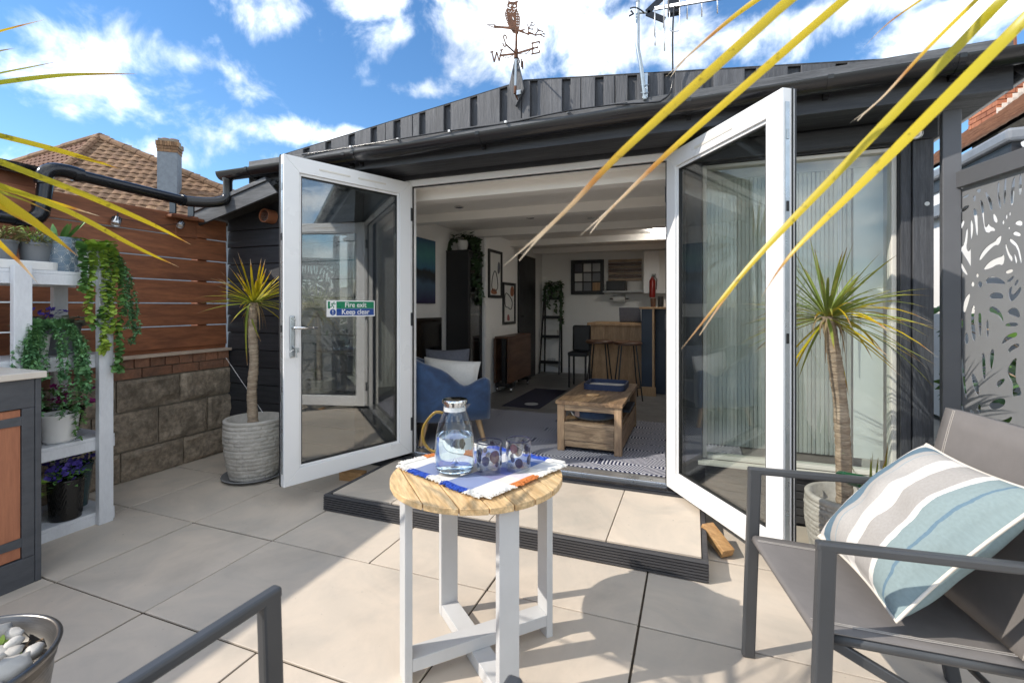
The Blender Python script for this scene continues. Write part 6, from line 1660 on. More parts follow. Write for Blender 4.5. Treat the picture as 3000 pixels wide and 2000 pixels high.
def traced(t_, C, px_pts, w0, w1, wd, m, **kw):
    k_ = len(px_pts); Q = [pw(u, v, w0 + (w1 - w0) * i / max(1, k_ - 1)) for i, (u, v) in enumerate(px_pts)]
    ctrl = Q[0] + (Q[0] - Q[1]).normalized() * ((C - Q[0]).length * .5)
    P = bez(C, ctrl, Q[0], 5) + Q[1:]
    frond(t_, P, wd, m, **kw)
cw = (LC - EYE).dot(FV)
traced(lp_, LC, [(0, 93), (135, 57)], 1.12, 1.2, 0.0078, 'cordyline_yellow', tilt=.9)
traced(lp_, LC, [(0, 150), (45, 142)], 1.15, 1.2, 0.0056, 'cordyline_leaf', tilt=.9)
traced(lp_, LC, [(0, 215), (90, 197), (172, 180)], 1.2, 1.4, 0.0044, 'cordyline_leaf', tilt=.6)
traced(lp_, LC, [(0, 245), (200, 222), (402, 217)], 1.05, 1.25, 0.0167, 'cordyline_leaf', tilt=1.0)
traced(lp_, LC, [(0, 400), (190, 448), (357, 497)], 1.12, 1.35, 0.0179, 'cordyline_fresh', tilt=.8, split=True)
traced(lp_, LC, [(0, 475), (250, 572), (450, 660), (560, 717)], 1.08, 1.4, 0.0145, 'cordyline_fresh', tilt=.3)
traced(lp_, LC, [(0, 545), (200, 620), (400, 725), (524, 782)], 1.1, 1.4, 0.0134, 'cordyline_fresh', tilt=.3)
traced(lp_, LC, [(0, 552), (150, 592), (294, 634)], 1.12, 1.3, 0.0112, 'cordyline_yellow', tilt=.5)
traced(lp_, LC, [(0, 585), (120, 665), (228, 750)], 1.0, 1.15, 0.0223, 'cordyline_fresh', tilt=.1)
traced(lp_, LC, [(0, 562), (80, 590), (149, 622)], 1.05, 1.2, 0.0067, 'cordyline_leaf', tilt=.4)
traced(lp_, LC, [(0, 605), (60, 640), (110, 668)], 1.0, 1.15, 0.0100, 'cordyline_yellow', tilt=.3)
traced(lp_, LC, [(0, 715), (60, 772), (112, 831)], 1.0, 1.1, 0.0123, 'cordyline_yellow', tilt=.4)
def outside(P):
    for p in P:
        q = proj(p)
        if q and -60 < q[0] < 3060 and -60 < q[1] < 2060: return False
        if (p - EYE).length < .25: return False
    return True
crown(lp_, LC, 12, .6, .026, 14, outside, 'cordyline_leaf', 'cordyline_yellow', .6, -40)

# the cordyline standing to the right of the camera
RC = Vector((.62, .86, 1.86)); c = Vector((.66, .80, 0))
rp_ = thing('cordyline', 'cordyline with long strap leaves arching over the patio chair with the cushion', 'plant', c)
pot(rp_, c, .17, .13, .36, 'grey_plastic')
trunk(rp_, [c + UP * .30, c + Vector((.01, .01, .8)), c + Vector((-.01, .03, 1.3)), RC], .036, .03)
traced(rp_, RC, [(2311, 0), (2200, 101), (1830, 437), (1652, 622), (1475, 780)], .60, .66, 0.0135, 'cordyline_yellow', tilt=.35, split=True)
traced(rp_, RC, [(2470, 0), (2200, 234), (1954, 450), (1800, 600), (1700, 690)], .66, .74, 0.0128, 'cordyline_yellow', tilt=.5, split=True)
traced(rp_, RC, [(2215, 0), (2120, 72), (2020, 160), (1950, 226)], .80, .95, 0.0121, 'cordyline_yellow', tilt=.4, split=True)
traced(rp_, RC, [(2705, -5), (2600, 70), (2530, 140)], .8, .9, 0.0050, 'cordyline_yellow', tilt=.4)
traced(rp_, RC, [(2934, 0), (2791, 150), (2480, 476), (2200, 772), (1996, 1022)], .58, .74, 0.0128, 'cordyline_fresh', tilt=.45, split=True)
traced(rp_, RC, [(3054, 0), (2905, 150), (2560, 498), (2325, 735), (2232, 868)], .56, .66, 0.0157, 'cordyline_fresh', tilt=.5)
traced(rp_, RC, [(2870, -10), (2709, 150), (2580, 290), (2490, 361)], .62, .70, 0.0067, 'cordyline_yellow', tilt=.5, split=True)
crown(rp_, RC, 40, .75, .028, 15, outside, 'cordyline_leaf', 'cordyline_yellow', .6, -30)
# ------------------------------------------------------------------ small fittings
def spot(p, d, label, s=1.0):
    p, d = Vector(p), Vector(d).normalized(); t_ = thing('spotlight', label, 'light', p)
    T = Matrix.Translation(p) @ d.to_track_quat('Z', 'Y').to_matrix().to_4x4() @ Matrix.Scale(s, 4)
    hs = MB().lathe([(.001, -.035), (.016, -.035), (.02, -.02), (.024, .0), (.024, .012), (.021, .014), (.019, .008), (.001, .006)], 24).xf(T).build('housing', 'aluminium', t_, smooth=2)
    for k_ in range(10):
        a = 2 * math.pi * k_ / 10
        MB().box(.016, .0245, -.0018, .0018, -.034, -.002, T @ Matrix.Rotation(a, 4, 'Z')).build('cooling_fin', 'black_gasket', hs)
    MB().lathe([(.001, .0065), (.015, .0068), (.001, .0085)], 16, closed_top=None).xf(T).build('lens', 'ivory_upvc', t_)
    b_ = T @ Vector((0, 0, -.034)); MB().tube([b_, b_ + Vector((-.01, .01, .03)) * s], .004, 6).build('bracket_arm', 'black_gasket', t_)
    return t_
spot(px(340, 652, -3.745), (.3, -.35, -1), 'small finned spotlight on the brown fence, farther from the shed', 1.15)
spot(px(528, 660, -3.73), (.35, -.6, -.7), 'small finned spotlight on the brown fence close to the shed', 1.0)
spot(py(2685, 392, 3.055), (-.25, -1, -.35), 'round spotlight under the roof corner above the blinds window', 1.15)
wire = smooth_path([px(350, 640, -3.74), px(420, 652, -3.74), px(470, 660, -3.735), px(525, 655, -3.735)], 5)
tag(MB().tube(wire, .0025, 5).build('lamp_wire', 'black_gasket'), 'thin black wire linking the two fence spotlights', 'cable')
o = MB().lathe([(.001, 0), (.011, 0), (.011, .002), (.001, .003)], 16).xf(Matrix.Translation(py(2716, 597, 3.094)) @ Matrix.Rotation(R(90), 4, 'X')).build('round_sticker', 'white_ceramic'); tag(o, 'small round white disc stuck on the dark corner board', 'sticker')

# ------------------------------------------------------------------ weathervane on the gable
VY = 2.745
def v3(x, y, yy=VY): # from the 1473x1568 enlargement of (1370,0)-(1680,330)
    return py(1370 + x * .21045, y * .21045, yy)
wv = thing('weathervane', 'rusty weathervane with an owl on a branch fixed to the gable', 'weathervane', v3(660, 1300))
owl = [(565, -5), (590, 25), (640, 32), (708, 10), (690, 50), (692, 110), (690, 140), (715, 190), (728, 240), (728, 330), (722, 390), (705, 420), (708, 470), (690, 480), (655, 468), (630, 460), (600, 410), (575, 380), (545, 310), (522, 230), (520, 180), (535, 140), (555, 115), (550, 70), (565, 35)]
holes = [[(575, 75), (592, 62), (606, 80), (600, 98), (584, 96)], [(638, 85), (655, 68), (672, 85), (660, 102), (645, 100)], [(560, 100), (575, 110), (605, 118), (600, 126), (570, 122)], [(630, 125), (660, 125), (682, 105), (684, 118), (665, 135), (640, 136)],
         [(620, 235), (628, 240), (645, 280), (636, 278)], [(610, 72), (616, 66), (622, 74), (616, 84)]]
rnd = random.Random(3)
for i in range(6):
    for j in range(2):
        x, y = 676 + j * 22 + i * 1.5, 170 + i * 36
        if x < 718: holes.append([(x, y), (x + 7, y + 6), (x + 10, y + 22), (x + 2, y + 16)])
for i in range(5):
    x, y = 533 + i * 4, 165 + i * 32; holes.append([(x, y), (x + 7, y + 4), (x + 8, y + 20), (x + 1, y + 16)])
for i in range(5):
    x, y = 572 + i * 20, 150 + (i % 2) * 14; holes.append([(x, y), (x + 8, y + 3), (x + 2, y + 18), (x - 5, y + 14)])
O0 = v3(0, 0); E1 = v3(1, 0) - O0; E2 = v3(0, 1) - O0
def flat(splines, th, name, m, parent, yy=VY):
    # planar pieces in the X-Z plane at depth yy
    sp2 = []
    for s_ in splines:
        q = [py(1370 + x * .21045, y * .21045, yy) for x, y in s_]; sp2.append([(p.x, p.z) for p in q])
    me = curve_mesh(sp2, th)
    me.transform(Matrix.Translation((0, yy, 0)) @ Matrix.Rotation(R(90), 4, 'X'))
    me.transform(Matrix.Translation(-ORG[parent.name]))
    return link(name, me, m, parent)
flat([owl] + holes, .0015, 'owl', 'rusted_iron', wv)
branch = [(258, 345), (378, 343), (392, 360), (470, 368), (560, 372), (600, 380), (700, 405), (735, 418), (795, 408), (800, 418), (770, 428), (800, 455), (835, 462), (850, 440), (905, 465), (912, 445), (918, 478), (950, 485), (945, 505), (900, 485), (860, 480), (845, 497), (820, 480), (760, 462), (700, 440), (610, 418), (560, 408), (450, 395), (378, 395)]
flat([branch, [(285, 350), (370, 350), (366, 378)]], .002, 'branch', 'rusted_iron', wv, VY - .004)
tw = MB()
for seg in ([(840, 445), (850, 400), (880, 350), (890, 295)], [(850, 400), (838, 360), (826, 325)], [(875, 352), (920, 358), (938, 330)], [(890, 325), (915, 310)], [(855, 405), (900, 410), (922, 385)], [(895, 410), (918, 415)], [(935, 495), (960, 455), (985, 425), (1000, 395)], [(980, 435), (970, 385)], [(985, 425), (1040, 440), (1055, 455)],
            [(945, 495), (1000, 482), (1050, 475), (1085, 488)], [(1050, 475), (1075, 468)], [(1010, 482), (1060, 515), (1085, 520)], [(1060, 515), (1055, 525)], [(1040, 440), (1046, 455)]):
    q = [v3(x, y, VY - .004) for x, y in seg]; tw.tube(q, [.0042 - .0026 * i / (len(q) - 1) for i in range(len(q))], 5)
tw.build('twigs', 'rusted_iron', wv)
MB().tube([v3(682, 400), v3(675, 700)], .0075, 10).build('spindle', 'rusted_iron', wv)
MB().tube([v3(676, 690), v3(673, 815)], [.012, .013], 12).build('hub', 'rusted_iron', wv)
MB().tube([v3(672, 810), v3(662, 1300)], .0065, 10).build('rod', 'galvanised', wv)
MB().tube([v3(664, 1200), v3(660, 1310)], .009, 10).build('rod_sleeve', 'rusted_iron', wv)
hubp = v3(675, 750)
for dv, k_ in ((Vector((-1, .05, 0)), 'W'), (Vector((1, -.05, 0)), 'E'), (Vector((-.35, -.95, 0)), 'S'), (Vector((.12, .6, 0)), 'N')): pass
def letter(strokes, c, ex, ez, s_, name):
    m_ = MB()
    for a, b_ in strokes: m_.beam(c + ex * (a[0] * s_) + ez * (a[1] * s_), c + ex * (b_[0] * s_) + ez * (b_[1] * s_), .0075, .004, up=ex.cross(ez))
    m_.build(name, 'rusted_iron', wv)
XV, ZV = Vector((1, 0, 0)), Vector((0, 0, 1))
wc, ec = v3(405, 785), v3(950, 668)
for a, b_ in ((hubp, wc + XV * .018), (hubp, ec - XV * .012)):
    MB().beam(a, b_, .004, .012).build('arm', 'rusted_iron', wv)
    mid = a.lerp(b_, .45) - UP * .012; MB().tube(smooth_path([a.lerp(b_, .15) - UP * .006, mid - UP * .006, a.lerp(b_, .62) - UP * .018, a.lerp(b_, .8) - UP * .006], 4), .0022, 5).build('scroll', 'rusted_iron', wv)
letter([((-.5, .5), (-.25, -.5)), ((-.25, -.5), (0, .4)), ((0, .4), (.25, -.5)), ((.25, -.5), (.5, .5)), ((-.65, .5), (-.35, .5)), ((.35, .5), (.65, .5))], wc, XV, ZV, .066, 'letter_w')
letter([((-.3, -.5), (-.3, .5)), ((-.45, .5), (.35, .5)), ((-.45, -.5), (.35, -.5)), ((-.3, 0), (.15, 0)), ((.35, .5), (.35, .32)), ((.35, -.5), (.35, -.3)), ((.15, .1), (.15, -.1))], ec, XV, ZV, .066, 'letter_e')
sa, sb = hubp, v3(530, 620, 2.60); MB().beam(sa, sb, .004, .01).build('arm', 'rusted_iron', wv)
spts = [(545, 545), (535, 505), (510, 492), (500, 520), (512, 560), (525, 600), (532, 635), (520, 652), (500, 635), (490, 600)]
MB().tube(smooth_path([v3(x, y, 2.60) for x, y in spts], 4), .004, 6).build('letter_s', 'rusted_iron', wv)
na = v3(735, 880, 2.82)
MB().beam(hubp, v3(722, 850, 2.82), .004, .01).build('arm', 'rusted_iron', wv)
m_ = MB()
for a, b_ in (((722, 850), (727, 880)), ((748, 820), (750, 940)), ((750, 850), (768, 965)), ((768, 850), (768, 965))): m_.beam(v3(*a, 2.82), v3(*b_, 2.82), .004, .006)
m_.build('letter_n', 'rusted_iron', wv)
bp_ = [(652, 820), (690, 815), (785, 1235), (665, 1480), (628, 1400), (575, 1190)]
q = [py(1370 + x * .21045, y * .21045, 2.80) for x, y in bp_]; qb = [p + Vector((0, .024, 0)) for p in q]
MB().add(qb + q, [tuple(range(5, -1, -1))[::-1], tuple(range(6, 12))[::-1]] + [(i, 6 + i, 6 + (i + 1) % 6, (i + 1) % 6) for i in range(6)]).build('backboard', 'charcoal_timber', wv, bev=.002)
MB().box(v3(620, 1385).x, v3(705, 1385).x, 2.788, 2.7995, v3(0, 1390).z, v3(0, 1330).z).build('bracket', 'zinc', wv)
MB().tube([v3(662, 1305), Vector((v3(660, 1340).x, 2.79, v3(660, 1345).z))], .005, 6).build('bracket_bolt', 'rusted_iron', wv)

# ------------------------------------------------------------------ television aerial
an = thing('tv_aerial', 'television aerial with thin rods on a bent galvanised mast', 'aerial', py(1890, 290, 2.78))
def a3(x, y, yy=2.78): return py(1820 + x * .20408, y * .20408, yy)
MB().tube(smooth_path([a3(345, 1440, 2.795), a3(325, 1300, 2.79), a3(285, 960), a3(240, 700), a3(236, 560), a3(236, 300), a3(237, 20)], 4), .0115, 12).build('mast', 'galvanised', an, smooth=True)
MB().box(a3(300, 0, 2.79).x, a3(380, 0, 2.79).x, 2.796, 2.8265, a3(0, 1455, 2.79).z, a3(0, 1100, 2.79).z).build('wall_bracket', 'zinc', an, bev=.003)
for y_ in (1220, 1330):
    MB().tube([a3(285, y_, 2.79), a3(340, y_ + 10, 2.772), a3(395, y_, 2.79)], .003, 6).build('u_bolt', 'galvanised', an)
MB().tube(smooth_path([a3(125, 125, 2.75), a3(200, 110, 2.75), a3(300, 160, 2.75), a3(330, 200, 2.76)], 4), .004, 6).tube([a3(140, 160, 2.75), a3(175, 200, 2.75), a3(110, 235, 2.75)], .006, 6).build('clamp', 'black_pvc', an)
MB().tube([a3(250, 190), a3(380, 185)], .006, 8).build('clamp_bolt', 'galvanised', an)
b0, b1 = a3(370, 190), a3(1500, -40, 2.66)
MB().beam(a3(480, 130), b1, .014, .016).build('boom', 'aluminium', an)
bd_ = (b1 - a3(480, 130))
MB().beam(a3(370, 180), a3(590, -30), .012, .03).build('reflector_arm', 'black_pvc', an)
MB().beam(a3(370, 190), a3(620, 290), .012, .03).build('reflector_arm', 'black_pvc', an)
for x_, yt, yb, dy in ((482, 110, 525, .06), (487, 520, 655, .10), (612, -160, 400, .03), (622, 390, 730, .08), (947, -150, 280, 0), (1157, -120, 240, 0), (1380, -150, 195, 0), (1240, -200, -20, 0)):
    MB().tube([a3(x_, yt, 2.78 - dy), a3(x_, yb, 2.78 - dy)], .0036, 8).build('rod', 'aluminium', an, smooth=True)
pA, pB = a3(665, 230, 2.76), a3(850, -20, 2.76)
MB().box(pA.x, pB.x, 2.745, 2.785, pA.z, pB.z).build('dipole_box', 'black_pvc', an, bev=.006)
MB().tube(smooth_path([a3(695, 160, 2.74), a3(697, 400, 2.74), a3(730, 450, 2.74), a3(790, 450, 2.74), a3(835, 390, 2.74), a3(840, -60, 2.74)], 5), .003, 6).build('folded_dipole', 'aluminium', an, smooth=True)
cab = [a3(765, 90, 2.735), a3(745, 300, 2.74), a3(738, 600, 2.76), a3(740, 1000, 2.79), a3(735, 1200, 2.79), a3(690, 1350, 2.785), a3(600, 1430, 2.78), a3(480, 1470, 2.78)]
cab.append(Vector((-.42, 2.785, gz(-.42) + .075))); 
MB().tube(smooth_path(cab, 5), .0048, 7).build('cable', 'black_pvc', an, smooth=True)

# ------------------------------------------------------------------ right: post, cut-out leaf screen, shrub
mat('grey_steel', (.105, .108, .118), (.092, .095, .104), rough=.5, scale=4)
pp = Vector((1.185, 2.955, 0))
o = MB().box(-.035, .035, -.035, .035, .0, 2.205, Matrix.Translation(pp) @ Matrix.Rotation(R(-12), 4, 'Z')).build('screen_post', 'grey_steel', bev=.004); tag(o, 'square grey timber post between the corner board and the cut-out screen', 'post')
S0 = Vector((1.216, 2.925, 0)); SD = Vector((.2, -.98, 0)).normalized(); SN = Vector((SD.y, -SD.x, 0))
def s2(x, y): # from the 588x1568 enlargement of (2700,500)-(3000,1300)
    p = pplane(2700 + x * .5102, 500 + y * .5102, S0, SN); return ((p - S0).dot(SD), p.z)
H_ = [[(312, 112), (340, 102), (342, 118), (330, 132)], [(230, 155), (275, 133), (272, 145), (250, 158)], [(296, 148), (313, 140), (313, 170), (300, 180)], [(362, 118), (375, 125), (405, 170), (410, 220), (400, 235), (385, 180)],
 [(335, 175), (345, 165), (358, 195), (362, 310), (370, 330), (385, 300), (395, 320), (420, 330), (425, 348), (400, 345), (390, 358), (362, 350), (350, 270)], [(410, 240), (430, 260), (440, 290), (430, 303), (412, 285)], [(295, 225), (308, 215), (322, 240), (326, 370), (315, 375), (305, 290)],
 [(280, 290), (288, 280), (300, 320), (290, 395), (282, 390)], [(222, 236), (245, 205), (277, 195), (270, 215), (240, 240)], [(222, 330), (235, 285), (250, 290), (240, 320), (222, 345)], [(222, 450), (245, 420), (258, 325), (268, 340), (265, 400), (258, 440), (270, 470), (284, 430), (285, 565), (272, 530), (240, 480)],
 [(222, 515), (240, 545), (268, 595), (260, 602), (230, 570)], [(328, 510), (345, 470), (380, 430), (425, 405), (430, 390), (462, 367), (455, 410), (440, 430), (425, 425), (390, 455), (360, 490), (340, 515)],
 [(350, 572), (380, 530), (420, 505), (465, 492), (466, 475), (480, 495), (470, 545), (440, 535), (400, 560)], [(368, 632), (390, 608), (430, 610), (470, 630), (487, 652), (450, 648), (400, 645), (375, 650)], [(388, 720), (410, 700), (450, 698), (472, 715), (470, 735), (430, 732), (400, 735)],
 [(435, 75), (450, 60), (445, 130), (458, 190), (455, 230), (440, 180)], [(475, 50), (490, 40), (488, 110), (480, 200), (470, 185)], [(520, 70), (540, 20), (535, 120), (528, 200), (510, 195), (512, 120)], [(560, 40), (575, 10), (578, 110), (570, 140), (558, 135)],
 [(535, 300), (555, 287), (580, 290), (580, 318), (545, 312)], [(522, 360), (540, 348), (572, 362), (568, 378), (535, 372)], [(478, 430), (485, 415), (500, 460), (510, 480), (526, 500), (520, 528), (495, 490)], [(503, 395), (515, 390), (545, 415), (560, 440), (575, 500), (576, 540), (566, 520), (548, 440), (510, 412)],
 [(530, 480), (536, 475), (550, 510), (548, 535), (540, 530)], [(478, 580), (510, 565), (530, 570), (520, 585), (490, 593)], [(488, 636), (510, 618), (532, 600), (530, 620), (505, 640)], [(532, 660), (545, 630), (560, 622), (555, 645), (540, 664)],
 [(498, 690), (515, 665), (525, 670), (515, 700), (525, 715), (550, 690), (572, 660), (575, 690), (545, 730), (520, 752), (505, 740)], [(495, 820), (500, 800), (530, 783), (555, 795), (570, 830), (560, 845), (530, 832)], [(475, 890), (500, 873), (545, 870), (560, 885), (540, 893), (500, 893)],
 [(458, 1000), (475, 960), (510, 935), (550, 925), (552, 950), (510, 965), (480, 985)], [(495, 1030), (520, 1000), (560, 990), (565, 1010), (530, 1025), (505, 1045)], [(237, 800), (245, 740), (270, 705), (282, 710), (270, 760), (250, 820)], [(390, 790), (410, 775), (450, 800), (470, 840), (472, 880), (450, 835), (410, 815), (388, 810)],
 [(228, 850), (240, 845), (240, 900), (228, 905)], [(245, 960), (262, 920), (275, 980), (255, 1000)], [(285, 800), (300, 765), (310, 790), (300, 850), (312, 920), (310, 985), (290, 960), (282, 880)], [(322, 830), (340, 810), (347, 850), (340, 965), (330, 930)], [(370, 870), (385, 850), (388, 950), (375, 955)],
 [(285, 1170), (300, 1160), (330, 1220), (332, 1300), (310, 1270), (292, 1220)], [(345, 1060), (360, 1040), (370, 1100), (368, 1210), (350, 1180)], [(390, 1070), (400, 1030), (415, 1020), (420, 1060), (405, 1140), (395, 1140)], [(430, 1225), (445, 1200), (485, 1190), (470, 1220), (440, 1248)],
 [(385, 1345), (410, 1320), (450, 1305), (485, 1310), (480, 1345), (440, 1368), (400, 1370)], [(382, 1450), (420, 1440), (480, 1430), (525, 1405), (515, 1440), (470, 1470), (410, 1475)], [(320, 1365), (330, 1332), (342, 1350), (342, 1392), (330, 1390)], [(228, 1100), (235, 1060), (245, 1150), (262, 1290), (262, 1318), (240, 1250)],
 [(224, 1320), (235, 1340), (250, 1400), (240, 1405), (224, 1370)], [(275, 1360), (300, 1380), (315, 1410), (305, 1430), (285, 1400)], [(490, 1150), (520, 1090), (550, 1070), (545, 1110), (540, 1200), (570, 1250), (575, 1290), (545, 1290), (520, 1300), (525, 1220), (500, 1180)]]
for (x, y, a, b_) in ((295, 652, 10, 15), (338, 653, 13, 18), (321, 602, 9, 12), (470, 297, 7, 13), (489, 265, 6, 15), (508, 248, 5, 13), (503, 330, 6, 7)):
    H_.append([(x + a * math.cos(t_), y + b_ * math.sin(t_)) for t_ in [i * math.pi / 4 for i in range(8)]])
sp_all = []; tmax = s2(586, 600)[0]
ztop = s2(215, 108)[1]; SW2 = .92
for h in H_:
    q = smoothloop([s2(x, y) for x, y in h], 1)
    for q3 in (q, [(2 * tmax - a + .012, z) for a, z in q], [(a + 2 * tmax + .012, z) for a, z in q]):
        if min(a for a, z in q3) > -.026 and max(a for a, z in q3) < SW2 - .02 and max(z for a, z in q3) < ztop - .008 and min(z for a, z in q3) > .14: sp_all.append(q3)
me = sheet_with_holes([(-.03, .12), (SW2, .12), (SW2, ztop), (-.03, ztop)], sp_all)
M4 = Matrix.Translation(S0) @ Matrix((SD, UP, SD.cross(UP))).transposed().to_4x4()
me.transform(M4)
sc2 = thing('leaf_screen', 'grey metal privacy screen cut with large split monstera leaves', 'screen', S0 + SD * .45)
me.transform(Matrix.Translation(-ORG[sc2.name]))
mat('screen_paint', (.20, .205, .215), (.175, .18, .19), rough=.45, scale=4)
link('cut_panel', me, 'screen_paint', sc2, solid=.003)
MB().beam(S0 + SD * (SW2 + .03), S0 + SD * (SW2 + .03) + UP * (ztop + .05), .06, .06).build('end_post', 'grey_steel', sc2, bev=.003)
MB().beam(S0 + UP * (ztop + .042), S0 + SD * SW2 + UP * (ztop + .042), .05, .08).build('top_rail', 'grey_steel', sc2, bev=.003)
MB().beam(S0 + UP * .08, S0 + SD * SW2 + UP * .08, .05, .07).build('bottom_rail', 'grey_steel', sc2, bev=.003)
rnd = random.Random(91)
sb_ = thing('fatsia_shrub', 'leafy green shrub growing behind the cut-out leaf screen', 'shrub', (1.75, 3.2, 0))
mat('fatsia_leaf', (.10, .20, .03), (.04, .095, .018), rough=.4, scale=9)
m_ = MB(); st2 = MB()
for i in range(230):
    b0 = Vector((1.75 + rnd.uniform(-.10, .1), 3.0 + rnd.uniform(-.3, .25), 0)); tip = Vector((rnd.uniform(1.34, 2.15), rnd.uniform(2.3, 3.7), rnd.triangular(.15, 1.28, .75)))
    if (tip - S0).dot(SN) * (Vector((1.8, 3.0, 0)) - S0).dot(SN) < .01: continue
    if i % 2 == 0: st2.tube(bez(b0, Vector((b0.x, b0.y, tip.z * .8)), tip, 6), [.008, .007, .006, .005, .005, .004, .003], 5)
    n_ = Vector((rnd.uniform(-.8, .2), rnd.uniform(-.9, .1), 1)).normalized(); e1 = n_.orthogonal().normalized(); e2 = n_.cross(e1); s_ = rnd.uniform(.08, .14)
    for k_ in range(7):
        a = R(-115 + 230 * k_ / 6) + .3; m_.leaf(tip, e1 * math.cos(a) + e2 * math.sin(a), n_, s_ * (1 - .25 * abs(k_ - 3) / 3), s_ * .36, 0, cup=.2)
st2.build('stem', 'palm_bark', sb_, kind='stuff'); m_.build('foliage', 'fatsia_leaf', sb_, kind='stuff')

# ------------------------------------------------------------------ neighbouring houses
def tile_face(parent, A, B, C, tw_, th_, m, name='roof_tile', limit=300, base='roof_felt', roll=True, D=None):
    """tiles on the face with eaves A-B and top C (or top edge D-C)"""
    A, B, C = Vector(A), Vector(B), Vector(C); D = Vector(D) if D else C
    if (B - A).cross(C - A).z < 0: A, B, C, D = B, A, D, C
    ex = (B - A).normalized(); n_ = ex.cross(C - A).normalized()
    if n_.z < 0: n_ = -n_
    ey = n_.cross(ex)
    if ey.z < 0: ey = -ey
    H2 = (C - A).dot(ey); xD, xC, xB = (D - A).dot(ex), (C - A).dot(ex), (B - A).dot(ex)
    MB().add([A - n_ * .02, B - n_ * .02, C - n_ * .02, D - n_ * .02] if D is not C else [A - n_ * .02, B - n_ * .02, C - n_ * .02], [(0, 1, 2, 3)] if D is not C else [(0, 1, 2)]).build('roof_deck', base, parent)
    tm = MB(); k_ = 6; prof = []
    for i in range(k_ + 1):
        s_ = i / k_; prof.append((s_ * tw_ * 1.02, (.018 * math.sin(math.pi * min(1, s_ / .72)) if s_ < .72 else -.004) if roll else .004 * math.sin(math.pi * s_)))
    vs_ = [(x, 0, z + .026) for x, z in prof] + [(x, th_ * 1.15, z + .004) for x, z in prof] + [(x, 0, z + .010) for x, z in prof]
    fs = [(i, i + 1, k_ + 2 + i, k_ + 1 + i) for i in range(k_)] + [(2 * (k_ + 1) + i, 2 * (k_ + 1) + i + 1, i + 1, i) for i in range(k_)]
    mesh_ = tm.add(vs_, fs).mesh(name)
    M3 = Matrix((ex, ey, n_)).transposed()
    cnt = 0; r = 0; extra = MB()
    while r * th_ < H2:
        y = r * th_; f = y / H2; xa, xb = xD * f, xB + (xC - xB) * f
        x = xa + (.5 * tw_ if r % 2 and not roll else 0)
        while x < xb - tw_ * .4:
            p = A + ex * x + ey * y
            if cnt < limit:
                o_ = link(name, mesh_, m, parent); o_.location = p - ORG[parent.name] + n_ * random.uniform(0, .005); o_.rotation_euler = M3.to_euler(); o_.rotation_euler.z += random.uniform(-.008, .008)
            else:
                extra.add([p + M3 @ q for q in (Vector(v_) for v_ in vs_)], fs)
            cnt += 1; x += tw_
        r += 1
    if extra.v: extra.build('distant_roof_tiles', m, parent, kind='stuff')
h1 = thing('neighbour_house', 'brown pantiled hipped house beyond the board fence', 'house', (-13, 8.5, 0))
AP = pw(290, 404, 12.5); EZ = AP.z - 2.35
C1 = pz(118, 566, EZ); 
# corners of the eaves from the hips' directions
def at_z(u, v, z): return pz(u, v, z)
C1 = AP + (pw(196, 492, 11.4) - AP) * ((EZ - AP.z) / (pw(196, 492, 11.4).z - AP.z))
C2 = AP + (pw(650, 556, 12.2) - AP) * ((EZ - AP.z) / (pw(650, 556, 12.2).z - AP.z))
C0 = AP + (pw(0, 492, 13.6) - AP) * ((EZ - AP.z) / (pw(0, 492, 13.6).z - AP.z))
C3 = C0 + C2 - C1
tile_face(h1, C1, C2, AP, .21, .19, 'lichen_tile')
tile_face(h1, C0, C1, AP, .21, .19, 'roof_tile')
MB().add([C2, C3, AP, C0], [(0, 1, 2), (1, 3, 2)]).build('rear_roof', 'roof_tile', h1)
for a, b_ in ((C1, AP), (C2, AP), (C0, AP)):
    n_ = 15
    for i in range(n_):
        p, q = a.lerp(b_, i / n_), a.lerp(b_, (i + 1.06) / n_)
        MB().tube([p + UP * .03, q + UP * .02], [.10, .094], 10).build('hip_tile', 'lichen_tile', h1, smooth=2)
cen_ = (C0 + C1 + C2 + C3) / 4
q = [cen_ + (c_ - cen_) * .9 for c_ in (C0, C1, C2, C3)]
MB().add([Vector((p.x, p.y, 0)) for p in q] + [Vector((p.x, p.y, EZ - .05)) for p in q], [(i, (i + 1) % 4, 4 + (i + 1) % 4, 4 + i) for i in range(4)]).build('wall', 'grey_render', h1)
cp = pw(497, 500, 11.6); ang = math.atan2((C2 - C1).y, (C2 - C1).x)
T = Matrix.Translation((cp.x, cp.y, 0)) @ Matrix.Rotation(ang, 4, 'Z') @ Matrix.Diagonal((.68, .68, 1, 1))
zt, zm, zb_ = pw(497, 412, 11.6).z, pw(497, 452, 11.6).z, pw(497, 610, 11.6).z
MB().box(-.30, .30, -.26, .26, zb_, zm, T).build('chimney_stack', 'grey_render', h1)
cc1 = MB().box(-.285, .285, -.245, .245, zm, zt - .01, T).build('chimney', 'mortar', h1)
k_ = 0; z = zm + .004; chh = .073
while z < zt - .2:
    off = .11 * (k_ % 2); g_ = .012 * min(k_, 3)
    for sgn in (-1, 1):
        x = -.31 - g_ + (off - .11 if off else 0)
        while x < .30 + g_:
            a, b2 = max(x, -.31 - g_), min(x + .208, .31 + g_)
            if b2 - a > .03:
                y0, y1 = sorted((sgn * .245, sgn * (.27 + g_))); MB().box(a, b2, y0, y1, z, z + .064, T).build('chimney_brick', 'yellow_brick', cc1)
            x += .218
        y = -.245 - (off - .11 if off else 0)
        x0, x1 = sorted((sgn * .2855, sgn * (.31 + g_)))
        y = -.244
        while y < .23:
            MB().box(x0, x1, y, min(y + .2, .244), z, z + .064, T).build('chimney_brick', 'yellow_brick', cc1); y += .21
    z += chh; k_ += 1
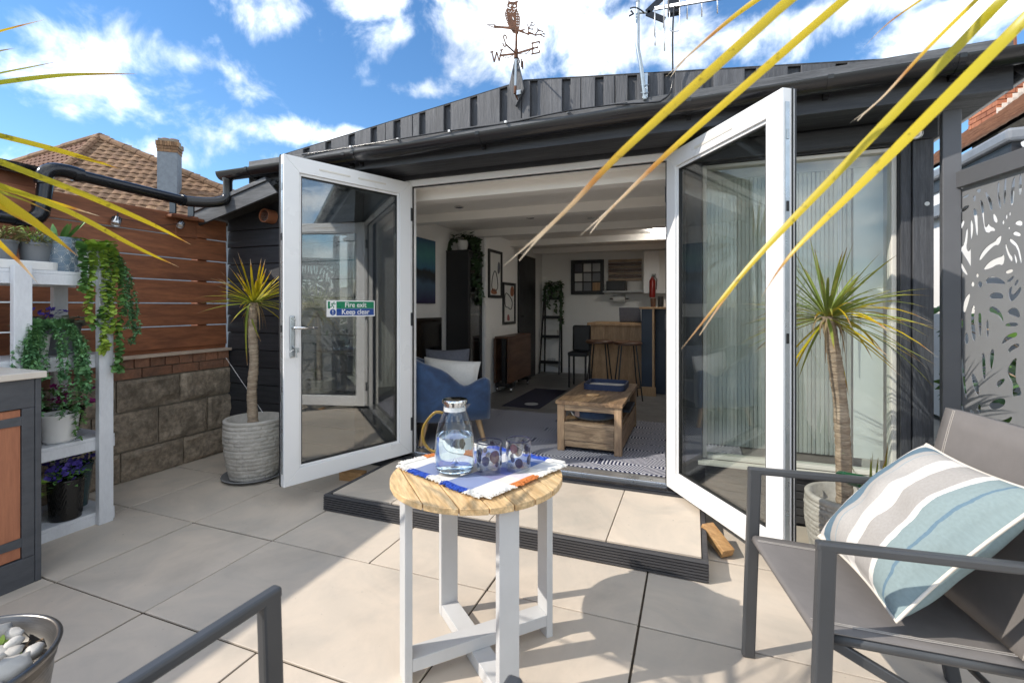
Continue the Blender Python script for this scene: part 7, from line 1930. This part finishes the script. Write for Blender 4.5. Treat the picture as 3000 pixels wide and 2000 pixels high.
for sgn in (-1, 1):
    x = -.34
    while x < .33:
        y0, y1 = sorted((sgn * .20, sgn * .30)); MB().box(x, x + .062, y0, y1, z, z + .11, T).build('chimney_brick', 'yellow_brick', cc1); x += .07
MB().box(-.34, .34, -.199, .199, z, z + .09, T).build('chimney_cap', 'mortar', cc1)
for x in (-.1, .14): MB().lathe([(.001, 0), (.09, 0), (.08, .09), (.10, .10), (.10, .12), (.001, .12)], 16, T @ Vector((x, 0, z + .09))).build('chimney_pot', 'terracotta', cc1, smooth=2)

h2 = thing('neighbour_house', 'clay tiled house with red brick chimney behind the leaf screen', 'house', (4, 7, 0))
EX, EY, EZ2 = 2.62, 5.45, 2.80
MB().box(EX, 6.5, EY, 10.0, 0, EZ2 - .25).build('wall', 'white_paint_wall', h2)
MB().box(EX - .02, 6.5, EY - .02, 10.0, EZ2 - .249, EZ2 - .12).build('fascia', 'charcoal_wall', h2)
MB().box(EX - .07, 6.5, EY - .07, 10.0, EZ2 - .119, EZ2).build('lead_roll', 'lead_grey', h2, bev=.03)
MB().box(EX - .10, EX - .015, EY - .9, 10.0, EZ2 - .55, EZ2 - .43).build('beam', 'lead_grey', h2)
half_gutter([(EX + .02, EY - .12, EZ2 - .14), (6.4, EY - .12, EZ2 - .14)], .055, 'gutter', h2, (0, -1, 0), 'white_upvc')
tile_face(h2, (2.80, 10.2, 2.98), (2.80, 5.6, 2.98), (5.6, 5.6, 5.22), .165, .10, 'clay_tile', D=(5.6, 10.2, 5.22), roll=False, limit=300)
T = Matrix.Translation((4.22, 8.9, 0)) @ Matrix.Rotation(R(6), 4, 'Z')
zt, zb_ = 4.78, 3.2
cc2 = MB().box(-.27, .27, -.27, .27, zb_, zt, T).build('chimney', 'mortar', h2)
z = 3.9; k_ = 0
while z < zt - .02:
    g_ = .0 if k_ < 8 else (.02 if k_ < 9 else .04 if k_ < 13 else .02)
    for sgn in (-1, 1):
        for axis in (0, 1):
            x = -.30 - g_ - (.11 if (k_ + axis) % 2 else 0)
            while x < .30 + g_:
                a, b2 = max(x, -.30 - g_ + (.03 if axis else 0)), min(x + .205, .30 + g_ - (.03 if axis else 0))
                if b2 - a > .02:
                    y0, y1 = sorted((sgn * .2705, sgn * (.30 + g_)))
                    if axis == 0: MB().box(a, b2, y0, y1, z, z + .063, T).build('chimney_brick', 'house_brick', cc2)
                    elif sgn < 0: MB().box(y0, y1, a, b2, z, z + .063, T).build('chimney_brick', 'house_brick', cc2)
                x += .215
    z += .074; k_ += 1
MB().lathe([(.001, 0), (.10, 0), (.09, .3), (.001, .3)], 16, T @ Vector((.0, 0, zt))).build('chimney_pot', 'terracotta', cc2, smooth=2)
for i in range(9):
    zz = 3.88 + i * .06; MB().box(-.30 + i * .06 - .01, -.30 + i * .06 + .1, -.315, -.302, zz, zz + .12, T).build('lead_flashing', 'ivory_upvc', h2)
bw = MB().box(2.30, 2.45, 1.0, 5.3, 0, 1.55).build('garden_wall', 'white_paint_wall'); tag(bw, 'bright white rendered garden wall behind the leaf screen', 'wall')
